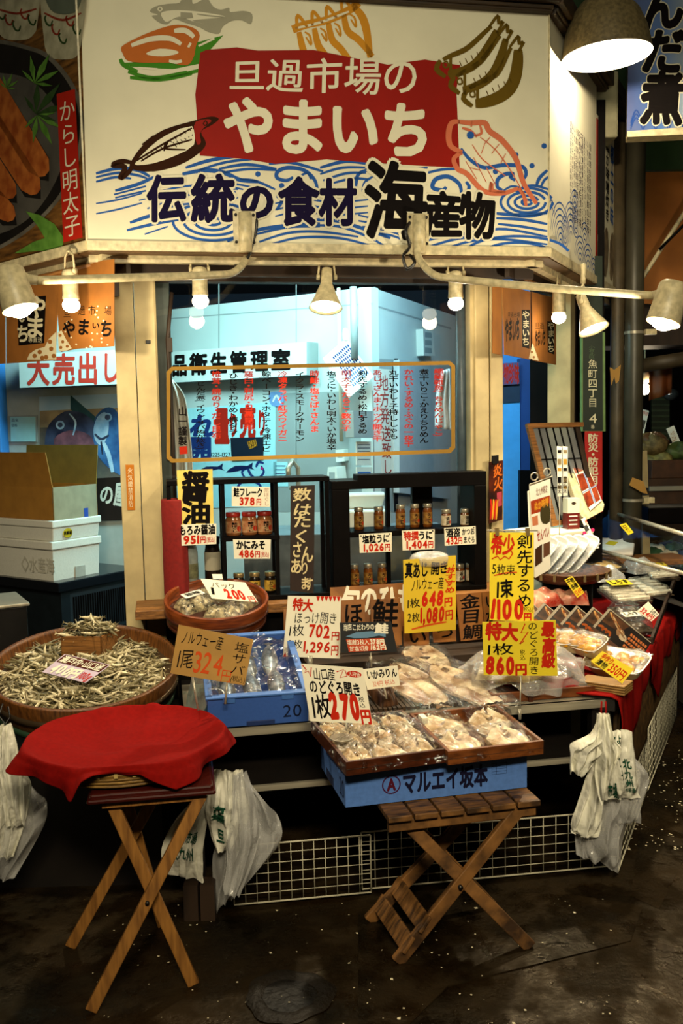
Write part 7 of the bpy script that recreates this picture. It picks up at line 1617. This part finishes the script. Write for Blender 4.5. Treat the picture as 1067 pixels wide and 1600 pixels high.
for i, (px, py, s, hx) in enumerate(((1016, 700, .12, '#6d5a34'), (1028, 722, .11, '#7c7340'), (1060, 708, .10, '#3f4d22'), (1022, 690, .09, '#5a3a20'))):
    p = ony(px, py, 6.5); mb = MB(Matrix.Translation((p.x, p.y, p.z - .05)))
    mb.surf(lambda u, v: (s * sin(pi * v) * cos(2 * pi * u) * (1 + .2 * sin(u * 31 + i)), s * .7 * sin(pi * v) * sin(2 * pi * u), s * 1.1 * (1 - cos(pi * v)) / 2 * (1 + .2 * sin(u * 25 + v * 9))), 28, 14, mat('produce_%d' % i, hx, .6, var=.5, scale=30), closed=True)
    tag(mb.build('vegetables'), ('brown leafy bunch', 'yellowish leafy bunch', 'dark green leafy bunch', 'reddish brown bunch')[i] + ' in the neighbouring stall', 'vegetables')
mb = MB(); p = ony(1010, 680, 6.2); 
mb = MB(Fr(ony(1008, 730, 5.9), 0)); mb.ppoly([(1003, 705), (1011, 704), (1013, 762), (1004, 762)], 0, M_cream, th=.03); mb.ppoly([(1004, 775), (1014, 774), (1020, 1060), (1004, 1060)], 0, M_cream, th=.03); tag(mb.build('white_board'), 'narrow pale board standing beside the thick grey pipe', 'board')
mb = MB(); p = ony(1040, 812, 5.6); mb.box(p.x - .1, p.y, .95, p.x + .25, p.y + .25, 1.05, M_black); tag(mb.build('black_tray', bevel=.01), 'black tray behind the upper rail of the glass case', 'tray')

# ================================================================== LEFT: FRIDGE, FOAM BOXES, CARTON
fc_ = V((-1.53, 5.11, 0)); dL = V((-.83, .56, 0)).normalized(); yfr = atan2(-dL.y, -dL.x)
MFR = Matrix.Translation(fc_) @ Matrix.Rotation(yfr, 4, 'Z')     # x runs left (negative) along the front, y back
t = thing('chest_fridge', 'dark chest fridge with black lid and side grille inside the left opening', 'fridge', MFR)
mb = MB(MFR); mb.box(-.75, .02, 0, -.01, .6, .70, mat('fridge_dark', '#11181d', .4, var=.2)); fb_ = mb.build('body', t)
mb = MB(MFR); mb.box(-.78, -.01, .70, .01, .62, .755, mat('fridge_lid', '#0c0f14', .22)); mb.build('lid', t, bevel=.006)
mb = MB(MFR)
for i in range(26): mb.box(-.009, .10 + i * .017, .46, -.004, .107 + i * .017, .66, M_black)
mb.box(-.0105, .08, .44, -.0095, .56, .68, mat('grille_dark', '#1c252b', .5)); mb.build('grille', fb_)
M_sty = mat('styrofoam', '#cfcdc2', .7, var=.05, scale=120, bump=.08)
MF1 = MFR @ Matrix.Translation((-.03, .02, .755))
t = thing('foam_box', 'larger lower white foam box on the black fridge lid', 'box', MF1, 'white foam boxes')
mb = MB(MF1); mb.box(-.62, 0, 0, -.03, .33, .17, M_sty, taper=.03); mb.box(-.034, .15, .0, -.029, .22, .06, mat('foam_recess', '#9f9d92', .7))
vs, fs = layout('◇水産海', False, .02); mb.add([(-.30 + .28 * a, -.0012, .12 - .08 * b) for a, b in vs], fs, mat('foam_emboss', '#b3b0a2', .7))
mb.build('body', t, bevel=.006)
mb = MB(MF1); mb.box(-.635, -.012, .17, -.02, .34, .215, M_sty); mb.build('lid', t, bevel=.006)
MF2 = MF1 @ Matrix.Translation((-.02, -.0, .215))
t = thing('foam_box', 'smaller upper white foam box with a round yellow sticker, under the carton', 'box', MF2, 'white foam boxes')
mb = MB(MF2); mb.box(-.60, 0, 0, 0, .33, .075, M_sty, taper=.03); mb.build('body', t, bevel=.006); mb = MB(MF2); mb.box(-.61, -.008, .075, .008, .338, .115, M_sty); mb.build('lid', t, bevel=.006)
mb = MB(MF2); mb.add([(.0012, .10 + .032 * cos(k), .04 + .026 * sin(k)) for k in [i * pi / 10 for i in range(20)]], [tuple(range(20))], mat('sticker_yellow', '#b8a018', .4)); vs, fs = layout('新鮮組', False, .04); mb.add([(.0018, .073 + .054 * a, .05 - .02 * b) for a, b in vs], fs, BLK); mb.build('sticker', t)
MF3 = MF2 @ Matrix.Translation((-.0, .01, .115))
M_cb, M_cb2 = mat('cardboard', '#9a6c28', .75, var=.12, scale=14), mat('cardboard_inside', '#7a6224', .75, var=.12, scale=14)
t = thing('cardboard_box', 'open brown cardboard box with raised flaps on top of the foam boxes', 'box', MF3)
mb = MB(MF3); mb.box(-.62, 0, 0, 0, .005, .18, M_cb); mb.box(-.62, .305, 0, 0, .31, .18, M_cb); mb.box(-.62, 0, 0, -.615, .31, .18, M_cb); mb.box(-.005, 0, 0, 0, .31, .18, mat('carton_side', '#8f8a70', .6)); mb.box(-.61, .0, .0, -.01, .31, .005, M_cb); mb.box(-.001, .21, .0, .0015, .24, .05, ink('#2a4a9c')); mb.build('body', t)
mb = MB(MF3); mb.add([(-.62, 0, .18), (0, 0, .18), (-.02, -.02, .37), (-.62, -.02, .37), (-.62, .004, .18), (0, .004, .18), (-.02, -.016, .37), (-.62, -.016, .37)], [(0, 1, 2, 3), (7, 6, 5, 4), (1, 5, 6, 2), (3, 2, 6, 7), (0, 3, 7, 4)], M_cb); mb.build('flap', t)
mb = MB(MF3); mb.add([(-.62, .306, .18), (0, .306, .18), (-.0, .33, .40), (-.62, .33, .40), (-.62, .31, .18), (0, .31, .18), (-.0, .334, .40), (-.62, .334, .40)], [(3, 2, 1, 0), (4, 5, 6, 7), (1, 2, 6, 5), (3, 7, 6, 2)], M_cb2); mb.build('flap', t)
p = ony(20, 960, 4.0); mb = MB(Matrix.Translation((p.x, p.y, 0)) @ Matrix.Rotation(.5, 4, 'Z')); mb.box(-.22, 0, .0, .06, .3, p.z + .03, M_blackm); mb.box(-.23, -.01, p.z + .03, .07, .31, p.z + .045, M_steel); tag(mb.build('black_bin', bevel=.005), 'black box with pale rim at the far left behind the big tub', 'bin')

# ================================================================== FOLDING TABLE, BASKET, RED CLOTH
F0, F1, F2 = onz(142, 1582, 0), onz(303, 1541, 0), onz(110, 1482, 0)
T0, T1_ = onz(140, 1252, .575), onz(333, 1236, .575); yt = atan2(T1_.y - T0.y, T1_.x - T0.x); wT = (T1_ - T0).length
MTB = Matrix.Translation((T0.x, T0.y, 0)) @ Matrix.Rotation(yt, 4, 'Z'); iv = MTB.inverted()
t = thing('folding_table', 'folding tray table with dark red top and crossed wooden legs under the red cloth', 'table', MTB)
M_lac = mat('red_brown_lacquer', '#3a0f0a', .2, var=.2); M_leg = mat('tan_leg_wood', '#94652c', .5, hex2='#6a441a', scale=8, stretch=(9, 9, 1))
mb = MB(MTB); mb.box(0, 0, .572, wT, .36, .592, M_lac); mb.box(-.008, -.008, .566, wT + .008, .37, .580, M_lac); mb.build('table_top', t, bevel=.006)
a0, a1, a2 = (iv @ q for q in (F0, F1, F2)); a3 = a1 + (a2 - a0)
for foot, top in ((a0, V((wT - .03, .03, .56))), (a1, V((.05, .05, .56))), (a2, V((wT - .11, .30, .56))), (a3, V((.05, .32, .56)))):
    mb = MB(MTB); mb.bar(V((foot.x, foot.y, .006)), top, .034, .018, M_leg, up=(0, 1, .0)); mb.build('leg', t, bevel=.003)
mb = MB(MTB); mb.bar((.03, .03, .555), (wT - .02, .03, .555), .02, .024, M_leg); mb.build('rail', t); mb = MB(MTB); mb.bar((.03, .31, .555), (wT - .02, .31, .555), .02, .024, M_leg); mb.build('rail', t)
mb = MB(MTB); mid = (V((a0.x, a0.y, 0)) + V((wT - .03, .03, .56))) * .5; mb.lathe([(.006, -.016), (.006, .016)], M_blackm, 10, Matrix.Translation(mid) @ Matrix.Rotation(pi / 2, 4, 'X')); mb.build('pivot_bolt', t)
HB = .066
bk = onz(193, 1149, .592 + HB) + V((.012, -.02, 0)); MBA = Matrix.Translation((bk.x, bk.y, .592)) @ Matrix.Rotation(.12, 4, 'Z')
M_bam2 = mat('bamboo_tan', '#9a7636', .5, hex2='#5a4016', scale=20, stretch=(2, 2, 30), bump=.3)
t = thing('bamboo_basket', 'round bamboo basket under the red cloth on the folding table', 'basket', MBA)
mb = MB(MBA); mb.lathe([(.0001, .004), (.225, .0), (.257, .012), (.275, .04), (.284, HB), (.273, HB), (.262, .04), (.235, .016), (.0001, .012)], M_bam2, 64); mb.build('body', t)
mb = MB(MBA)
for i in range(36): a = i * 2 * pi / 36; mb.cbox((0, 0, 0), (.010, .005, .018), mat('binding_pale', '#b39a5c', .5), Matrix.Rotation(a, 4, 'Z') @ Matrix.Translation((0, -.282, HB - .012)))
for z, r in ((.014, .260), (.026, .267), (.038, .274), (.05, .278)): mb.lathe([(r, z - .004), (r + .004, z), (r, z + .004)], M_bam2, 48, caps=False)
mb.build('binding', t)
def redc(u, v):
    a = 2 * pi * u; q = a - 1.5 * pi - .12     # q = 0 is the side towards the camera
    if q < -pi: q += 2 * pi
    K_ = [(-pi, .05), (-1.6, .045), (-1.0, .05), (-.62, .062), (-.47, .076), (-.385, .020), (-.30, .010), (-.12, .018), (-.02, .022), (.10, .016), (.22, .042), (.39, .076), (.52, .070), (.9, .050), (1.5, .045), (pi, .05)]
    L_ = .05
    for (q0, l0), (q1, l1) in zip(K_, K_[1:]):
        if q0 <= q <= q1: L_ = l0 + (l1 - l0) * (q - q0) / (q1 - q0)
    L_ += .004 * sin(a * 9 + 1)
    bump_ = lambda c, w_: math.exp(-((q - c) / w_) ** 2)
    rim_z = HB + .007; rr_ = .287
    if v < .6:
        s = v / .6; r = rr_ * s; z = rim_z - .048 * (1 - s ** 3.6)
        z += .006 * sin(a * 3 + s * 7) * s * (1 - s) * 4 + .014 * math.exp(-((q - 2.8) / .10) ** 2) * s ** 3 + .010 * math.exp(-((q + 2.9) / .14) ** 2) * s ** 3 + .006 * math.exp(-((abs(q) - 1.75) / .12) ** 2) * s ** 2
    else:
        w_ = (v - .6) / .4; r = rr_ + .016 * sin(min(1, w_ * 1.6) * pi / 2) + w_ * (.016 * sin(a * 7 + 2) + .010 * sin(a * 13)) + .02 * w_ * (bump_(-1.35, .4) + .5 * bump_(1.35, .4)); z = rim_z + .008 * sin(min(1, w_ * 3) * pi) - L_ * w_
        r += .022 * w_ * (math.exp(-((q + .47) / .12) ** 2) + math.exp(-((q - .36) / .16) ** 2))
    return (r * cos(a), r * sin(a), z + .004)
mb = MB(MBA); mb.surf(redc, 220, 50, M_cloth_red, closed=True); tag(mb.build('red_cloth', solid=.003), 'red cloth sunk into the bamboo basket and draped over its rim', 'cloth')

# ================================================================== BAGS AND GRIDS
M_bagm = bpy.data.materials.new('white_bag_plastic'); M_bagm.use_nodes = True
_n = M_bagm.node_tree; _N = _n.nodes; _L = _n.links; _b = _N['Principled BSDF']; _b.inputs['Base Color'].default_value = (*lin('#e8e6d6'), 1); _b.inputs['Roughness'].default_value = .35
_t = _N.new('ShaderNodeBsdfTransparent'); _x = _N.new('ShaderNodeMixShader'); _x.inputs[0].default_value = .88; _L.new(_t.outputs[0], _x.inputs[1]); _L.new(_b.outputs[0], _x.inputs[2]); _L.new(_x.outputs[0], _N['Material Output'].inputs[0])
_c = _N.new('ShaderNodeTexCoord'); _q = _N.new('ShaderNodeTexNoise'); _q.inputs['Scale'].default_value = 26; _L.new(_c.outputs['Object'], _q.inputs['Vector']); _p = _N.new('ShaderNodeBump'); _p.inputs['Strength'].default_value = .5; _p.inputs['Distance'].default_value = .02; _L.new(_q.outputs['Fac'], _p.inputs['Height']); _L.new(_p.outputs[0], _b.inputs['Normal'])
M_bagc = clear('clear_bag_plastic', .14, .18, bump=.7, scale=20, diff=.28)
BG = ink('#1d4a35')
from mathutils import noise as mnoise
def sheet_bag(t, pl, pr, Y, m, wav=.014, nw=4, ph=0.0, prints=(), nu=56):
    L_, R_ = smooth_path(pl, 6), smooth_path(pr, 6); k = min(len(L_), len(R_))
    def at(u, v, off=0):
        j = v * (k - 1); i = min(k - 2, int(j)); f = j - i
        a = [L_[i][q] * (1 - f) + L_[i + 1][q] * f for q in (0, 1)]; b = [R_[i][q] * (1 - f) + R_[i + 1][q] * f for q in (0, 1)]
        p = ony(a[0] + (b[0] - a[0]) * u, a[1] + (b[1] - a[1]) * u, Y)
        n1 = mnoise.noise(V((u * 2.6 + ph, v * 3.4, ph * 3))); n2 = mnoise.noise(V((u * 7 + ph * 5, v * 4.5, ph)))
        p.y += wav * (1.6 * abs(sin(u * nw * pi + v * 1.6 + ph + n1)) - .8) + wav * 1.5 * n1 - wav * 1.4 * abs(n2) - .035 * sin(pi * v) * sin(pi * u) - off
        p.x += .012 * n2 * v
        return p
    mb = MB(); mb.surf(lambda u, v: at(u, v), nu, 50, m)
    mb.surf(lambda u, v: at(1 - u, v) + V((0, .05 * sin(pi * v) * sin(pi * u) + .006, 0)), nu, 30, m)
    for st, sub, ver, bold in prints:
        vs, fs = layout(st, ver, bold); mb.add([at(sub[0] + (sub[2] - sub[0]) * a, sub[1] + (sub[3] - sub[1]) * b, .004) for a, b in vs], fs, BG)
    mb.build('bag', t)
p = ony(940, 1118, 3.06); t = thing('bag_bunch', 'bunch of white printed carrier bags hanging from a red string at the stall corner', 'plastic bags', Matrix.Translation(p))
sheet_bag(t, [(928, 1200), (918, 1240), (900, 1280), (902, 1335)], [(975, 1200), (990, 1240), (974, 1320), (968, 1364)], 3.14, M_bagc, .018, 3, .5)
sheet_bag(t, [(926, 1190), (910, 1240), (892, 1288), (894, 1300)], [(950, 1190), (944, 1240), (938, 1300), (920, 1308)], 3.10, M_bagm, .014, 3, 1.2)
sheet_bag(t, [(960, 1180), (950, 1220), (955, 1270), (960, 1290)], [(992, 1185), (1014, 1215), (1000, 1260), (1000, 1285)], 3.12, M_bagc, .012, 3, 2)
sheet_bag(t, [(940, 1140), (930, 1170), (934, 1220), (940, 1250)], [(986, 1142), (990, 1180), (996, 1220), (1000, 1248)], 3.06, M_bagm, .008, 3, .2, [('北九州', (.66, .38, .84, .72), True, .03), ('ようこそ', (.5, .08, .6, .6), True, .01), ('市場', (.18, .66, .42, .94), False, .03), ('旦過', (.2, .1, .45, .34), False, .02), ('市場通り', (.62, .74, .92, .82), False, .02)])
sheet_bag(t, [(934, 1116), (926, 1145), (892, 1166), (892, 1205)], [(950, 1116), (946, 1150), (934, 1185), (910, 1214)], 3.03, M_bagm, .014, 3, 1)
sheet_bag(t, [(936, 1115), (932, 1150), (930, 1200), (936, 1256)], [(952, 1116), (958, 1150), (967, 1170), (958, 1200)], 3.01, M_bagm, .014, 4, 2.4)
mb = MB(); mb.tube([ony(940, 1096, 3.06), ony(939, 1112, 3.05), ony(942, 1124, 3.03), ony(947, 1112, 3.05), ony(946, 1096, 3.06)], .003, M_cloth_red, 6); mb.build('string', t)
p = ony(350, 1210, 2.95); t = thing('bag_bunch', 'bunch of white carrier bags with green print behind the folding table', 'plastic bags', Matrix.Translation(p))
sheet_bag(t, [(330, 1210), (345, 1280), (330, 1350), (338, 1425)], [(380, 1210), (420, 1260), (440, 1310), (370, 1400)], 2.99, M_bagc, .018, 3, .3)
sheet_bag(t, [(332, 1205), (300, 1250), (262, 1300), (252, 1362)], [(345, 1205), (330, 1260), (318, 1320), (318, 1378)], 2.96, M_bagm, .012, 3, 2, [('旦過市場', (.2, .55, .8, .66), False, .02), ('北九州', (.25, .70, .75, .80), False, .02)])
sheet_bag(t, [(334, 1204), (326, 1240), (322, 1280), (338, 1330)], [(378, 1203), (384, 1240), (388, 1280), (366, 1330)], 2.92, M_bagm, .010, 3, .6, [('市場', (.18, .45, .48, .66), True, .04), ('旦', (.22, .74, .46, .86), False, .03)])
sheet_bag(t, [(362, 1210), (356, 1270), (352, 1330), (350, 1395)], [(384, 1206), (400, 1260), (402, 1320), (372, 1400)], 2.90, M_bagc, .012, 3, 1.4)
p = ony(10, 1140, 2.9); t = thing('bag_bunch', 'bunch of white and clear carrier bags hanging at the left edge of the stall', 'plastic bags', Matrix.Translation(p))
sheet_bag(t, [(-40, 1180), (-45, 1250), (-50, 1320), (-40, 1385)], [(20, 1190), (60, 1240), (72, 1280), (20, 1375)], 2.97, M_bagc, .018, 3, .3)
sheet_bag(t, [(-30, 1132), (-36, 1200), (-40, 1280), (-36, 1345)], [(14, 1132), (34, 1190), (48, 1240), (24, 1340)], 2.93, M_bagm, .016, 4, 1.1)
sheet_bag(t, [(0, 1132), (-4, 1180), (6, 1240), (10, 1292)], [(16, 1134), (30, 1180), (38, 1240), (40, 1290)], 2.90, M_bagm, .010, 3, 2.1)
mb = MB(); mb.tube([ony(4, 1100, 2.93), ony(-2, 1118, 2.93), ony(8, 1132, 2.91), ony(16, 1120, 2.93), ony(12, 1104, 2.93)], .003, M_blackm, 6); mb.build('string', t)
# wire grids along the foot of the stall
M_wire = mat('white_wire', '#b9b49c', .4, var=.1)
def grid(a, b, h, nx, nz, label, lean=(0, 0)):
    a, b = V(a), V(b); t = thing('wire_grid', label, 'wire grid', Matrix.Translation(a), 'wire grids along the stall foot')
    mb = MB(); up = V((lean[0], lean[1], h))
    for i in range(nx + 1): p = a + (b - a) * i / nx; mb.tube([p, p + up], .0028 if i in (0, nx) else .0016, M_wire, 6)
    for j in range(nz + 1): p = a + up * j / nz; mb.tube([p, p + (b - a)], .0032 if j in (0, nz) else .0016, M_wire, 6)
    mb.build('wires', t)
g = lambda x, y: onz(x, y, .012)
grid(g(366, 1414), g(580, 1394), .20, 12, 6, 'left front wire grid, between the two folding stands')
A, B_ = g(566, 1394), g(965, 1352); A.y += .02; B_.y += .0
grid(A, B_, .20, 20, 6, 'long right front wire grid behind the slatted stool')
A, B_ = g(965, 1362), g(1012, 1230); grid(A, B_, .22, 18, 6, 'nearer wire grid on the right side of the stall')
A, B_ = g(1008, 1235), g(1050, 1120); A.x += .01; B_.x += .02; grid(A, B_, .27, 22, 7, 'farther wire grid on the right side of the stall')
# small wooden block under the bags
p = onz(312, 1440, 0); mb = MB(Matrix.Translation(p)); mb.box(-.05, 0, 0, -.004, .06, .12, M_dark); mb.box(.004, 0, 0, .05, .06, .12, M_dark); tag(mb.build('wooden_blocks'), 'dark wooden prop blocks standing under the hanging bags', 'block')
